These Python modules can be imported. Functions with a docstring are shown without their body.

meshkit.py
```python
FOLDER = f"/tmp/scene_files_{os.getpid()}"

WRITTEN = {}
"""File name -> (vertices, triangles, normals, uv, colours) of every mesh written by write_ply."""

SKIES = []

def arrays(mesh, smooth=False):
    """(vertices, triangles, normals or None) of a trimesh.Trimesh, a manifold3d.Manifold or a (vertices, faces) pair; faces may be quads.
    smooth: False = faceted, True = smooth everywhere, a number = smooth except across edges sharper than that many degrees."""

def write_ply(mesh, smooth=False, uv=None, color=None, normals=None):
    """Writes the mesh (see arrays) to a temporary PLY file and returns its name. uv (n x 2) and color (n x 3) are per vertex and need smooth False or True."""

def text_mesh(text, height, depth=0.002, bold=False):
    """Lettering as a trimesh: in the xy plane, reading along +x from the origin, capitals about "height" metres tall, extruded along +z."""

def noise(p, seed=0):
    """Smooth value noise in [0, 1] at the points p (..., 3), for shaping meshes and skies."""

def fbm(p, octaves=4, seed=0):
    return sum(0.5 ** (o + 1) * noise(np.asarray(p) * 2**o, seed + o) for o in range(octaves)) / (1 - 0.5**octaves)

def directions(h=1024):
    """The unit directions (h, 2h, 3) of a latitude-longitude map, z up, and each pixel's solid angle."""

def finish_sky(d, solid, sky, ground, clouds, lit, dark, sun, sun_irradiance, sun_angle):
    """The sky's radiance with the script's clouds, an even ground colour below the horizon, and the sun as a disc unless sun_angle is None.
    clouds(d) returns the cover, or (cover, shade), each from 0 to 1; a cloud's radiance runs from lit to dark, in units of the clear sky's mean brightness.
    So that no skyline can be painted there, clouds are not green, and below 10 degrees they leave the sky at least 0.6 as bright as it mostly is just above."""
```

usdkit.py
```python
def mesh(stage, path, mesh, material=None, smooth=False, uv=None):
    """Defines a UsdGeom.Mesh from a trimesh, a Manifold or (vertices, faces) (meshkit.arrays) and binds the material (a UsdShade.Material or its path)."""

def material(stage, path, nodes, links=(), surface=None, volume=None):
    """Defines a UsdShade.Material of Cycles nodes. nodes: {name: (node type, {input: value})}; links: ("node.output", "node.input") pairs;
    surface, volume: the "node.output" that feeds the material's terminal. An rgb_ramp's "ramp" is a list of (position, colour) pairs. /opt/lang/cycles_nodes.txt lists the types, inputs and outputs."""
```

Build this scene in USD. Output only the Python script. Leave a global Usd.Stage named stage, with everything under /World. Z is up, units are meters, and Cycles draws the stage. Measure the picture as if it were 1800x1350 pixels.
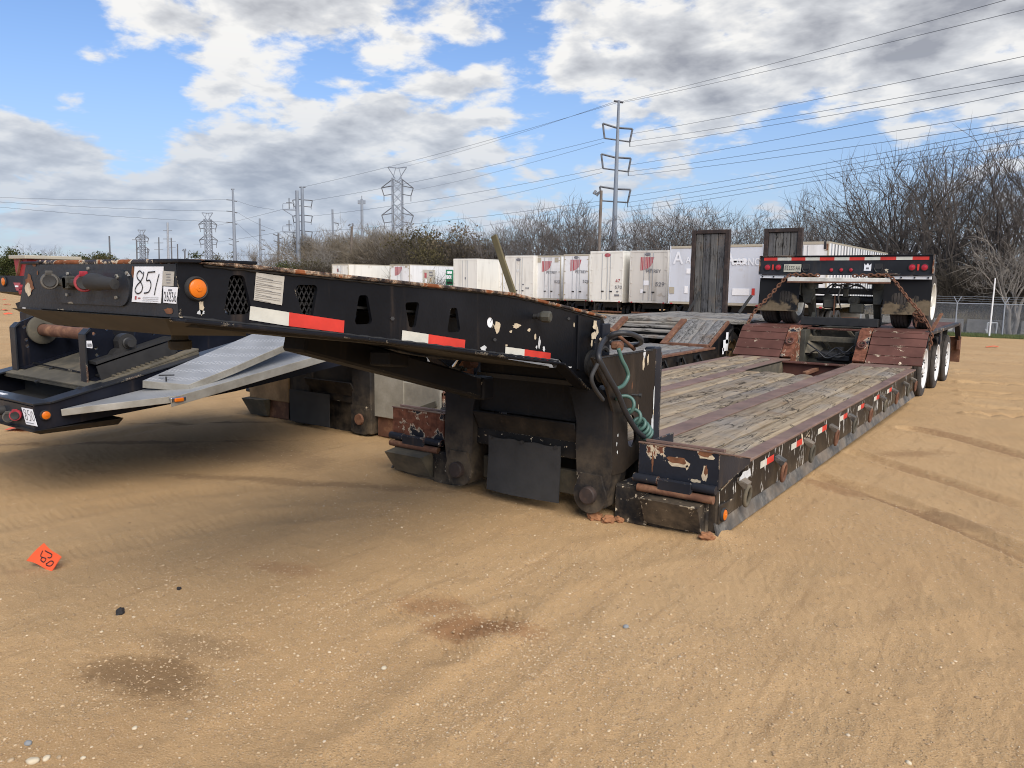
import math, random
import numpy as np, trimesh
from shapely.geometry import Polygon, Point, LineString, box as sbox
from shapely import affinity
from pxr import Usd, UsdGeom, UsdLux, UsdShade, Gf, Sdf, Vt
import usdkit, meshkit

stage = Usd.Stage.CreateInMemory()
UsdGeom.SetStageUpAxis(stage, 'Z'); UsdGeom.SetStageMetersPerUnit(stage, 1.0)
WORLD = UsdGeom.Xform.Define(stage, '/World').GetPrim()
stage.SetDefaultPrim(WORLD)
UsdGeom.Scope.Define(stage, '/World/Looks')

# ------------------------------------------------------------------ camera
F, PITCH, YAW, ROLL = 1351.87, 0.1324, 0.6177, 0.0130
CAM = np.array([1.5139, -4.1929, 1.4756])
_w = np.array([-math.sin(YAW) * math.cos(PITCH), math.cos(YAW) * math.cos(PITCH), -math.sin(PITCH)])
_r0 = np.array([math.cos(YAW), math.sin(YAW), 0.0]); _u0 = np.cross(_r0, _w)
_r = _r0 * math.cos(ROLL) + _u0 * math.sin(ROLL); _u = _u0 * math.cos(ROLL) - _r0 * math.sin(ROLL)
cam = UsdGeom.Camera.Define(stage, '/World/camera')
cam.AddTransformOp().Set(Gf.Matrix4d(*_r, 0, *_u, 0, *(-_w), 0, *CAM, 1))
cam.CreateHorizontalApertureAttr(36.0); cam.CreateVerticalApertureAttr(27.0)
cam.CreateFocalLengthAttr(36.0 * F / 1800)
cam.CreateClippingRangeAttr(Gf.Vec2f(0.05, 20000))
cam.CreateExposureAttr(EXPOSURE := 0.80)

def ray(px, py):
    d = _w * F + _r * (px - 900) - _u * (py - 675)
    return d / np.linalg.norm(d)
def on(px, py, x=None, y=None, z=None):
    d = ray(px, py)
    i, v = (0, x) if x is not None else (1, y) if y is not None else (2, z)
    return CAM + d * ((v - CAM[i]) / d[i])
def dist(px, py, D):
    d = ray(px, py)
    return CAM + d * (D / math.hypot(d[0], d[1]))

# ------------------------------------------------------------------ sky and sun
SUN_AZ_VEC, SUN_EL = np.array([0.86, -0.50]), math.radians(43)
SUN_AZ_VEC = SUN_AZ_VEC / np.linalg.norm(SUN_AZ_VEC)
SKY_STRENGTH = 0.10
def build_sky():
    N, L = {}, []
    cnt = [0]
    def nd(kind, **k):
        cnt[0] += 1; n = f's{cnt[0]}'
        ins = {}
        for a, v in k.items():
            if isinstance(v, str) and '.' in v and v.split('.')[0] in N: L.append((v, f'{n}.{a}'))
            else: ins[a] = v
        N[n] = (kind, ins); return n
    def m(t, a, b=0.0, c=0.0, clamp=False):
        return nd('math', math_type=t, value1=a, value2=b, value3=c, use_clamp=clamp) + '.value'
    def vm(t, a, b=(0, 0, 0), out='vector', **k):
        return nd('vector_math', math_type=t, vector1=a, vector2=b, **k) + '.' + out
    def ramp(f, stops): return nd('rgb_ramp', fac=f, ramp=stops) + '.color'
    def mixc(f, a, b, t='mix'): return nd('mix_color', blend_type=t, fac=f, a=a, b=b) + '.result'
    rot = math.atan2(SUN_AZ_VEC[0], SUN_AZ_VEC[1])
    sky = nd('sky_texture', sky_type='single_scattering', sun_disc=False, sun_elevation=SUN_EL, sun_rotation=rot, altitude=100.0, air_density=1.0, aerosol_density=1.0, ozone_density=1.0) + '.color'
    d = vm('normalize', nd('texture_coordinate') + '.generated')
    s = nd('separate_xyz', vector=d)
    zz = m('maximum', f'{s}.z', 0.0)
    den = m('add', zz, 0.30)
    px, py = m('divide', f'{s}.x', den), m('divide', f'{s}.y', den)
    p = nd('combine_xyz', x=px, y=py, z=m('multiply', zz, 2.2)) + '.vector'
    def noise(v, sc, det, ro, dist_=0.0):
        return nd('noise_texture', vector=v, scale=sc, detail=det, roughness=ro, distortion=dist_) + '.fac'
    big = noise(p, 0.9, 3.0, 0.5, 0.3)
    n1 = noise(p, 7.6, 9.0, 0.56, 0.12)
    so = 0.09
    p2 = vm('add', p, (-0.024, -0.017, 0.036))
    n2 = noise(p2, 7.6, 6.0, 0.53, 0.12)
    # where the weather put cloud and where it left gaps (directions over the yard)
    acc = m('multiply_add', m('subtract', big, 0.5), 0.25, -0.02)
    for (x, y, amp, wid) in CLOUD_FIELD:
        b = ray(x, y)
        q = m('subtract', vm('dot_product', d, tuple(map(float, b)), out='value'), 1.0)
        e = m('exponent', m('multiply', q, 2.0 / (wid * wid)))
        acc = m('multiply_add', e, amp * (.62 if amp > 0 else 1.6), acc)
    low = nd('map_range', range_type='smoothstep', value=f'{s}.z', from_min=0.26, from_max=0.10, to_min=0.0, to_max=0.055, clamp=True) + '.result'
    acc = m('add', acc, low)
    dens = m('add', n1, acc)
    cover = nd('map_range', range_type='smoothstep', value=dens, from_min=0.47, from_max=0.65, to_min=0.0, to_max=1.0, clamp=True) + '.result'
    thick = nd('map_range', range_type='smoothstep', value=dens, from_min=0.585, from_max=1.0, to_min=0.0, to_max=1.0, clamp=True) + '.result'
    emb = m('multiply', m('subtract', n1, n2), 2.6)
    fine = m('multiply', m('subtract', noise(p, 9.0, 6.0, 0.6), 0.5), 0.22)
    shade = m('add', m('subtract', thick, emb), fine, clamp=True)
    ccol = ramp(shade, [(0.0, CLOUD_LIT), (0.35, CLOUD_MID), (1.0, CLOUD_DARK)])
    haze = nd('map_range', range_type='smoothstep', value=f'{s}.z', from_min=0.0, from_max=0.30, to_min=1.0, to_max=0.0, clamp=True) + '.result'
    ccol = mixc(m('multiply', haze, 0.72), ccol, CLOUD_FAR)
    skyc = mixc(1.0, sky, SKY_TINT, 'multiply')
    skyc = mixc(m('multiply', haze, 0.62), skyc, CLOUD_FAR)
    col = mixc(cover, skyc, ccol)
    bg = nd('background_shader', color=col, strength=SKY_STRENGTH)
    mat = usdkit.material(stage, '/World/Looks/sky_look', N, L, surface=f'{bg}.background')
    dome = UsdLux.DomeLight.Define(stage, '/World/sky')
    UsdShade.MaterialBindingAPI.Apply(dome.GetPrim()).Bind(mat)
    dome.GetPrim().SetCustomDataByKey('kind', 'structure')
K = 5.0
CLOUD_LIT, CLOUD_MID, CLOUD_DARK, CLOUD_FAR = (1.08*K, 1.07*K, 1.05*K), (0.78*K, 0.80*K, 0.84*K), (0.40*K, 0.42*K, 0.48*K), (0.49*K, 0.60*K, 0.77*K)
SKY_TINT = (0.68, 0.79, 0.98)
CLOUD_FIELD = [  # directions over the yard (photo pixels): amount, angular width
    (470, 25, .36, .10), (280, 10, .2, .07), (620, 40, .24, .06), (140, 75, .16, .055), (370, 100, .09, .05), (20, 190, .2, .06), (160, 150, .1, .04),
    (760, 60, .05, .05), (900, 20, .10, .07), (1010, 45, .12, .03), (700, 30, .16, .06),
    (820, 190, .16, .08), (950, 150, .10, .05), (660, 230, .17, .10), (480, 280, .16, .09), (700, 170, .10, .05), (640, 330, .12, .08), (200, 400, .14, .10), (360, 180, .10, .045), (1020, 130, .12, .05), (800, 260, .10, .08),
    (1180, 60, .22, .12), (1400, 110, .26, .15), (1250, 180, .18, .08), (1620, 70, .22, .14), (1600, 160, .12, .08), (1760, 60, .18, .12), (1760, 150, .08, .05),
    (100, 300, .15, .12), (420, 350, .11, .10), (300, 340, .10, .12), (60, 240, .08, .06), (560, 360, .10, .12), (900, 330, .05, .08), (1190, 290, .06, .05), (1380, 330, .05, .05),
    (530, 140, -.13, .055), (430, 195, -.08, .035), (260, 215, -.13, .05), (250, 110, -.06, .03), (700, 110, -.12, .05), (930, 75, -.12, .04), (600, 110, -.1, .04), (800, 95, -.06, .03),
    (1000, 235, -.12, .05), (1340, 275, -.14, .06), (1480, 265, -.16, .06), (1600, 240, -.10, .05), (1700, 225, -.08, .04), (1230, 300, -.06, .04), (960, 310, -.05, .05), (920, 190, -.05, .03),
    (20, 130, -.14, .06), (60, 20, -.18, .06), (210, 150, -.14, .06), (240, 260, -.10, .05), (330, 150, -.10, .04), (90, 150, -.06, .04), (1500, 330, -.10, .06), (1250, 370, -.06, .06),
]
build_sky()
sun = UsdLux.DistantLight.Define(stage, '/World/sun')
sun.CreateIntensityAttr(0.66); sun.CreateAngleAttr(55.0); sun.CreateColorAttr(Gf.Vec3f(1.0, 0.94, 0.86)); sun.CreateNormalizeAttr(True)
_sd = np.array([*(SUN_AZ_VEC * math.cos(SUN_EL)), math.sin(SUN_EL)])
_sx = np.cross([0, 0, 1.0], _sd); _sx /= np.linalg.norm(_sx); _sy = np.cross(_sd, _sx)
sun.AddTransformOp().Set(Gf.Matrix4d(*_sx, 0, *_sy, 0, *_sd, 0, 0, 0, 50, 1))

# ------------------------------------------------------------------ helpers: names, tags, meshes
_used = {}
def path_for(name, parent=None):
    base = parent.GetPath().pathString if parent else '/World'
    k = (base, name); n = _used.get(k, 0); _used[k] = n + 1
    return f'{base}/{name}' if n == 0 else f'{base}/{name}_{n:03d}'
def tag(prim, label=None, cat=None, group=None, kind=None):
    for k, v in (('label', label), ('category', cat), ('group', group), ('kind', kind)):
        if v: prim.SetCustomDataByKey(k, v)
    return prim
def thing(name, label, cat, loc=(0, 0, 0), rz=0.0, group=None, scale=None):
    x = UsdGeom.Xform.Define(stage, path_for(name))
    x.AddTranslateOp().Set(Gf.Vec3d(*map(float, loc)))
    if rz: x.AddRotateZOp().Set(math.degrees(rz))
    if scale is not None: x.AddScaleOp().Set(Gf.Vec3f(*([float(scale)] * 3 if np.ndim(scale) == 0 else map(float, scale))))
    return tag(x.GetPrim(), label, cat, group)
def copy_of(proto, name, label, cat, loc, rz=0.0, group=None, scale=None):
    p = thing(name, label, cat, loc, rz, group, scale)
    p.GetReferences().AddInternalReference(proto.GetPath())
    p.SetInstanceable(True)
    return p
def obj(name, mesh, mat, parent=None, smooth=False, label=None, cat=None, group=None, kind=None):
    if isinstance(mesh, MB): mesh = mesh.get()
    m = usdkit.mesh(stage, path_for(name, parent), mesh, M[mat] if isinstance(mat, str) else mat, smooth=smooth)
    return tag(m.GetPrim(), label, cat, group, kind)

class MB:
    "collects pieces into one mesh"
    def __init__(s): s.v, s.f, s.n = [], [], 0
    def add(s, v, f):
        v = np.asarray(v, float); f = np.asarray(f, int)
        if f.shape[1] == 4: f = np.vstack([f[:, [0, 1, 2]], f[:, [0, 2, 3]]])
        s.v.append(v); s.f.append(f + s.n); s.n += len(v); return s
    def mesh(s, t): return s.add(t.vertices, t.faces)
    def box(s, lo, hi, b=0.0):
        lo, hi = np.minimum(lo, hi).astype(float), np.maximum(lo, hi).astype(float)
        return s.obox((lo + hi) / 2, np.eye(3), hi - lo, b)
    def obox(s, c, axes, size, b=0.0):
        c, axes, h = np.asarray(c, float), np.asarray(axes, float), np.asarray(size, float) / 2
        b = min(b, 0.45 * 2 * h.min())
        if b <= 0:
            g = np.array([[x, y, z] for x in (-1, 1) for y in (-1, 1) for z in (-1, 1)]) * h
            f = [[0, 1, 3, 2], [4, 6, 7, 5], [0, 4, 5, 1], [2, 3, 7, 6], [0, 2, 6, 4], [1, 5, 7, 3]]
            return s.add(c + g @ axes, f)
        pts = []
        for x in (-1, 1):
            for y in (-1, 1):
                for z in (-1, 1):
                    for k in range(3):
                        q = h - b; q[k] = h[k]; pts.append(q * (x, y, z))
        return s.hull(c + np.array(pts) @ axes)
    def hull(s, pts):
        t = trimesh.convex.convex_hull(np.asarray(pts, float)); return s.add(t.vertices, t.faces)
    def beam(s, p0, p1, w, h, up=(0, 0, 1), b=0.0):
        "box beam from p0 to p1, w across, h along up"
        p0, p1 = np.asarray(p0, float), np.asarray(p1, float); d = p1 - p0; L = np.linalg.norm(d); d /= L
        x = np.cross(d, up); x /= np.linalg.norm(x); z = np.cross(x, d)
        return s.obox((p0 + p1) / 2, np.array([x, d, z]), (w, L, h), b)
    def tube(s, pts, r, n=8, cap=True):
        pts = np.asarray(pts, float); r = np.broadcast_to(np.asarray(r, float), len(pts))
        t = np.gradient(pts, axis=0); t /= np.maximum(np.linalg.norm(t, axis=1, keepdims=True), 1e-12)
        a = np.array([0, 0, 1.0]) if abs(t[0][2]) < 0.9 else np.array([1.0, 0, 0])
        V = []; x = np.cross(t[0], a); x /= np.linalg.norm(x)
        ang = np.arange(n) / n * 2 * np.pi
        for i in range(len(pts)):
            x = x - t[i] * (x @ t[i]); x /= np.linalg.norm(x); y = np.cross(t[i], x)
            V.append(pts[i] + r[i] * (np.cos(ang)[:, None] * x + np.sin(ang)[:, None] * y))
        V = np.vstack(V); m = len(pts); i = np.arange(m - 1)[:, None] * n; j = np.arange(n)[None]; k = (j + 1) % n
        q = np.stack([i + j, i + k, i + n + k, i + n + j], -1).reshape(-1, 4)
        f = [np.vstack([q[:, [0, 1, 2]], q[:, [0, 2, 3]]])]
        if cap:
            j = np.arange(1, n - 1); f.append(np.stack([0 * j, j + 1, j], 1)); f.append(np.stack([0 * j, j, j + 1], 1) + (m - 1) * n)
        return s.add(V, np.vstack(f))
    def cyl(s, p0, p1, r, n=16, r1=None): return s.tube([p0, p1], [r, r if r1 is None else r1], n)
    def prism(s, poly, axis, a, b, mirror=False):
        "extrudes a polygon of (u, v) along axis from a to b; x: (y,z), y: (x,z), z: (x,y)"
        if not isinstance(poly, Polygon): poly = Polygon(poly)
        if not poly.is_valid: poly = poly.buffer(0)
        t = trimesh.creation.extrude_polygon(poly, abs(b - a), engine='earcut')
        q = np.array(t.vertices); lo = min(a, b)
        v = {'x': np.stack([q[:, 2] + lo, q[:, 0], q[:, 1]], 1), 'y': np.stack([q[:, 0], q[:, 2] + lo, q[:, 1]], 1), 'z': q + [0, 0, lo]}[axis]
        f = np.array(t.faces)
        return s.add(v, f[:, ::-1] if axis == 'y' else f)
    def lathe(s, prof, c, axis, n=24):
        "revolves (r, h) points round the axis through c"
        prof = np.asarray(prof, float); axis = np.asarray(axis, float); axis /= np.linalg.norm(axis)
        a = np.array([0, 0, 1.0]) if abs(axis[2]) < 0.9 else np.array([1.0, 0, 0])
        x = np.cross(a, axis); x /= np.linalg.norm(x); y = np.cross(axis, x); g = np.arange(n) / n * 2 * np.pi
        ring = np.cos(g)[:, None] * x + np.sin(g)[:, None] * y
        V = np.vstack([np.asarray(c) + h * axis + r * ring for r, h in prof]); m = len(prof)
        i = np.arange(m - 1)[:, None] * n; j = np.arange(n)[None]; k = (j + 1) % n
        return s.add(V, np.stack([i + j, i + n + j, i + n + k, i + k], -1).reshape(-1, 4)[:, ::-1])
    def grid(s, P):
        "quad grid from points (m, n, 3)"
        m, n = P.shape[:2]; i = np.arange(m - 1)[:, None] * n; j = np.arange(n - 1)[None]
        return s.add(P.reshape(-1, 3), np.stack([i + j, i + j + 1, i + n + j + 1, i + n + j], -1).reshape(-1, 4))
    def get(s):
        v, f = np.vstack(s.v), np.vstack(s.f); return trimesh.Trimesh(v, f, process=False)
def vec(*a): return np.array(a, float)
def bez(p, n=24):
    "smooth curve through points (Catmull-Rom)"
    p = np.asarray(p, float); p = np.vstack([2 * p[0] - p[1], p, 2 * p[-1] - p[-2]]); out = []
    for i in range(1, len(p) - 2):
        for t in np.linspace(0, 1, n, endpoint=False):
            out.append(0.5 * ((2 * p[i]) + (-p[i-1] + p[i+1]) * t + (2*p[i-1] - 5*p[i] + 4*p[i+1] - p[i+2]) * t*t + (-p[i-1] + 3*p[i] - 3*p[i+1] + p[i+2]) * t**3))
    out.append(p[-2]); return np.array(out)
# ------------------------------------------------------------------ materials
M = {}
class G:
    "small builder of a Cycles node graph"
    def __init__(s): s.N, s.L, s.c = {}, [], 0
    def nd(s, kind, **k):
        s.c += 1; n = f'n{s.c}'; ins = {}
        for a, v in k.items():
            if isinstance(v, str) and '.' in v and v.split('.')[0] in s.N: s.L.append((v, f'{n}.{a}'))
            else: ins[a] = v
        s.N[n] = (kind, ins); return n
    def pos(s, scale=(1, 1, 1), obj_space=False):
        p = (s.nd('texture_coordinate') + '.object') if obj_space else (s.nd('geometry') + '.position')
        return p if tuple(scale) == (1, 1, 1) else s.nd('mapping', vector=p, scale=scale) + '.vector'
    def noise(s, v, sc=1.0, det=4.0, ro=0.55, di=0.0): return s.nd('noise_texture', vector=v, scale=sc, detail=det, roughness=ro, distortion=di) + '.fac'
    def m(s, t, a, b=0.0, clamp=False): return s.nd('math', math_type=t, value1=a, value2=b, use_clamp=clamp) + '.value'
    def step(s, v, a, b): return s.nd('map_range', range_type='smoothstep', value=v, from_min=a, from_max=b, to_min=0.0, to_max=1.0, clamp=True) + '.result'
    def mix(s, f, a, b, t='mix'): return s.nd('mix_color', blend_type=t, fac=f, a=a, b=b) + '.result'
    def ramp(s, f, st): return s.nd('rgb_ramp', fac=f, ramp=st) + '.color'
    def z(s): return s.nd('separate_xyz', vector=s.nd('geometry') + '.position') + '.z'
    def bump(s, h, st=0.5, di=0.01): return s.nd('bump', height=h, strength=st, distance=di) + '.normal'
    def done(s, name, **k):
        b = s.nd('principled_bsdf', **k)
        M[name] = usdkit.material(stage, f'/World/Looks/{name}', s.N, s.L, surface=f'{b}.BSDF'); return M[name]

def flat(name, col, rough=0.6, metal=0.0, var=0.25, sc=6.0, **k):
    g = G(); p = g.pos(); n = g.noise(p, sc, 5.0, 0.6)
    c2 = tuple(max(0.0, c * (1 - var)) for c in col); c1 = tuple(c * (1 + var) for c in col)
    col = g.ramp(n, [(0.3, c2), (0.7, c1)])
    b = g.bump(g.noise(p, sc * 12, 3.0), 0.15, 0.004)
    return g.done(name, base_color=col, roughness=rough, metallic=metal, normal=b, **k)

def paint(name, base, chip=0.70, gap=0.05, sc=3.2, dust=0.35, dust_top=1.0, rough=0.42, streak=0.0, rust=(0.20, 0.070, 0.028), prime=(0.62, 0.52, 0.37), seed=0.0, edge=0.10):
    "worn paint: primer shows where it flaked, rust inside the flakes, road dust low down"
    g = G(); p = g.pos()
    if seed: p = g.nd('vector_math', math_type='add', vector1=p, vector2=(seed, seed * .7, seed * .3)) + '.vector'
    n = g.noise(p, sc, 9.0, 0.66, 0.2)
    var = g.noise(p, 1.7, 5.0, 0.6)
    col = g.mix(g.step(var, 0.35, 0.7), tuple(c * 0.75 for c in base), tuple(c * 1.35 + 0.002 for c in base))
    stain = g.step(g.noise(g.nd('mapping', vector=p, scale=(9, 9, 1.0)) + '.vector', 1.0, 5.0, 0.6), 0.56, 0.78)
    col = g.mix(g.m('multiply', stain, 0.45), col, (0.085, 0.060, 0.042))
    bv = g.nd('bevel', samples=4, radius=0.014) + '.bevel'; nn = g.nd('geometry') + '.normal'
    ed = g.m('subtract', 1.0, g.nd('vector_math', math_type='dot_product', vector1=bv, vector2=nn) + '.value', clamp=True)
    n = g.m('add', n, g.m('multiply', g.step(ed, 0.01, 0.2), edge))
    mk = g.step(n, chip, chip + 0.012)
    mr = g.step(n, chip + gap, chip + gap + 0.02)
    rc = g.ramp(g.noise(p, 22.0, 4.0), [(0.3, tuple(c * .55 for c in rust)), (0.7, tuple(c * 1.35 for c in rust))])
    col = g.mix(mk, col, prime); col = g.mix(mr, col, rc)
    if streak:
        st = g.step(g.noise(g.nd('mapping', vector=p, scale=(26, 26, 5.0)) + '.vector', 1.0, 6.0, 0.62), streak, streak + 0.02)
        col = g.mix(st, col, (0.55, 0.53, 0.48)); mk = g.m('maximum', mk, st)
    if dust:
        zf = g.nd('map_range', range_type='smoothstep', value=g.z(), from_min=0.0, from_max=dust_top, to_min=1.0, to_max=0.0, clamp=True) + '.result'
        dn = g.step(g.noise(p, 5.0, 7.0, 0.65), 0.30, 0.75)
        col = g.mix(g.m('multiply', g.m('multiply', zf, dn), dust), col, (0.22, 0.165, 0.105))
    ro = g.nd('map_range', value=mk, from_min=0.0, from_max=1.0, to_min=rough, to_max=0.8) + '.result'
    b = g.bump(g.m('add', g.m('multiply', mk, -0.6), g.noise(p, 55.0, 4.0)), 0.25, 0.004)
    return g.done(name, base_color=col, roughness=ro, normal=b, specular_ior_level=0.16)

def rusty(name, a, b, rough=0.8, sc=7.0, edge=None, dust=0.0):
    g = G(); p = g.pos()
    n = g.noise(p, sc, 8.0, 0.68)
    col = g.ramp(n, [(0.28, tuple(c * .6 for c in a)), (0.5, a), (0.68, b)])
    if edge:
        k = g.step(g.noise(p, 5.0, 8.0, 0.7), 0.63, 0.66); col = g.mix(k, col, edge)
    if dust:
        col = g.mix(g.m('multiply', g.step(g.noise(p, 2.5, 6.0), 0.4, 0.7), dust), col, (0.24, 0.18, 0.12))
    return g.done(name, base_color=col, roughness=rough, normal=g.bump(g.noise(p, 60.0, 5.0), 0.3, 0.004))

def wood(name, axis, a, b, dark, crack=0.5, knots=True, tint=0.0):
    g = G(); sc = {'x': (1.3, 26, 26), 'y': (26, 1.3, 26), 'z': (26, 26, 1.3)}[axis]
    p0 = g.pos(); p = g.nd('mapping', vector=p0, scale=sc) + '.vector'
    sc2 = tuple(1.0 if c < 5 else 9.0 for c in sc); q = g.nd('mapping', vector=p0, scale=sc2) + '.vector'
    grain = g.noise(p, 1.0, 8.0, 0.68, 0.6)
    patch = g.noise(p0, 1.6, 6.0, 0.6)
    col = g.ramp(grain, [(0.30, dark), (0.45, a), (0.62, b)])
    col = g.mix(g.m('multiply', g.step(patch, 0.45, 0.7), 0.5), col, tuple(np.array([0.20, 0.195, 0.19])))
    col = g.mix(g.m('multiply', g.step(g.noise(p0, 2.7, 7.0, 0.65), 0.52, 0.72), 0.55), col, (0.16, 0.10, 0.055))
    cr = g.noise(q, 1.0, 7.0, 0.6, 0.9)
    line = g.m('subtract', 1.0, g.step(g.m('absolute', g.m('subtract', cr, 0.5)), 0.0, 0.016))
    line2 = g.m('multiply', line, g.step(g.noise(p0, 3.0, 4.0), 0.42, 0.55))
    col = g.mix(g.m('multiply', line2, 0.85), col, (0.022, 0.017, 0.013))
    oi = g.nd('object_info') + '.random'
    col = g.mix(1.0, col, g.ramp(oi, [(0.0, (0.80, 0.80, 0.82)), (1.0, (1.12, 1.08, 1.0))]), 'multiply')
    h = g.m('subtract', g.m('multiply', grain, 0.7), g.m('multiply', line2, 1.3))
    return g.done(name, base_color=col, roughness=0.85, normal=g.bump(h, 0.9, 0.012), specular_ior_level=0.25)

paint('black_paint', (0.0065, 0.0068, 0.0085), chip=0.715, dust=0.35, dust_top=0.7)
paint('black_paint_chipped', (0.0065, 0.0068, 0.0085), chip=0.665, gap=0.05, sc=3.6, dust=0.45, dust_top=0.6, seed=3.3)
paint('black_paint_edge', (0.03, 0.022, 0.019), chip=0.52, gap=0.015, sc=6.0, dust=0.0, seed=9.1)
paint('yoke_brown', (0.019, 0.0145, 0.0115), chip=0.74, dust=0.3, dust_top=0.6, seed=6.1)
paint('black_paint_side', (0.0105, 0.0092, 0.0085), chip=0.67, dust=0.32, dust_top=0.35, streak=0.605, seed=5.7)
paint('nose_paint', (0.022, 0.0235, 0.027), chip=0.655, gap=0.02, sc=2.2, dust=0.0, rough=0.35, seed=14.2)
paint('dusty_black', (0.009, 0.009, 0.010), chip=0.72, dust=0.6, dust_top=0.75, rough=0.6, seed=2.0)
paint('speckled_black', (0.010, 0.010, 0.011), chip=0.63, gap=0.3, sc=22.0, dust=0.7, dust_top=0.5, rough=0.6, seed=7.0)
paint('navy_paint', (0.0055, 0.0068, 0.012), chip=0.78, dust=0.1, rough=0.35, seed=21.0)
paint('rust_box', (0.014, 0.016, 0.022), chip=0.60, gap=0.012, sc=3.4, dust=0.2, dust_top=0.4, seed=31.0, rust=(0.17, 0.065, 0.036))
paint('rust_box_heavy', (0.014, 0.016, 0.022), chip=0.435, gap=0.008, sc=3.4, dust=0.2, dust_top=0.4, seed=34.0, rust=(0.15, 0.058, 0.034))
paint('oxide_worn', (0.098, 0.042, 0.031), chip=0.64, gap=0.05, sc=6.0, dust=0.0, seed=11.0, rough=0.6)
rusty('oxide_steel', (0.150, 0.088, 0.066), (0.215, 0.134, 0.102), 0.62, 3.0, dust=0.25)
rusty('rust_steel', (0.13, 0.055, 0.028), (0.24, 0.12, 0.06), 0.85, 9.0)
rusty('rust_chain', (0.12, 0.05, 0.025), (0.22, 0.10, 0.05), 0.85, 14.0)
rusty('mud_steel', (0.075, 0.065, 0.045), (0.15, 0.12, 0.075), 0.85, 4.0)
rusty('tan_steel', (0.24, 0.145, 0.062), (0.33, 0.21, 0.10), 0.8, 5.0)
rusty('beige_panel', (0.24, 0.215, 0.165), (0.33, 0.30, 0.24), 0.8, 2.5)
rusty('worn_lip', (0.06, 0.057, 0.051), (0.15, 0.14, 0.12), 0.75, 12.0, dust=0.55)
rusty('white_rusty', (0.62, 0.60, 0.52), (0.70, 0.69, 0.64), 0.6, 6.0, edge=(0.15, 0.065, 0.03))
wood('deck_wood', 'y', (0.215, 0.168, 0.112), (0.295, 0.24, 0.17), (0.11, 0.082, 0.052))
wood('gray_wood', 'y', (0.165, 0.16, 0.15), (0.235, 0.225, 0.21), (0.09, 0.083, 0.075))
wood('gray_wood_cross', 'x', (0.20, 0.185, 0.16), (0.285, 0.265, 0.235), (0.085, 0.075, 0.06))
wood('gray_wood_upright', 'z', (0.085, 0.082, 0.079), (0.128, 0.124, 0.118), (0.045, 0.042, 0.04))
rusty('rust_dark', (0.028, 0.017, 0.013), (0.06, 0.036, 0.026), 0.75, 8.0)
flat('dark_steel', (0.016, 0.015, 0.014), 0.6, 0.0, 0.4, 9.0)
flat('shaded_underside', (0.020, 0.0165, 0.0115), 0.7, 0.0, 0.6, 5.0)  # shade put into the colour: darkened for the down-facing parts under the nose
flat('greasy_steel', (0.045, 0.042, 0.030), 0.65, 0.0, 0.5, 6.0)
flat('rubber', (0.022, 0.021, 0.020), 0.75, 0.0, 0.35, 5.0)
flat('tread_rubber', (0.040, 0.033, 0.027), 0.9, 0.0, 0.45, 7.0)
flat('hose_black', (0.016, 0.016, 0.017), 0.5)
flat('hose_green', (0.055, 0.115, 0.092), 0.45, 0.0, 0.2)
flat('chrome', (0.65, 0.66, 0.68), 0.2, 1.0, 0.05)
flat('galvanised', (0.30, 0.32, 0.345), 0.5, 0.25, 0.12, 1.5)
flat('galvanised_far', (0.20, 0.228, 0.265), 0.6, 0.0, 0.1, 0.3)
flat('pole_dark', (0.10, 0.105, 0.115), 0.6, 0.0, 0.15, 0.5)
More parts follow.
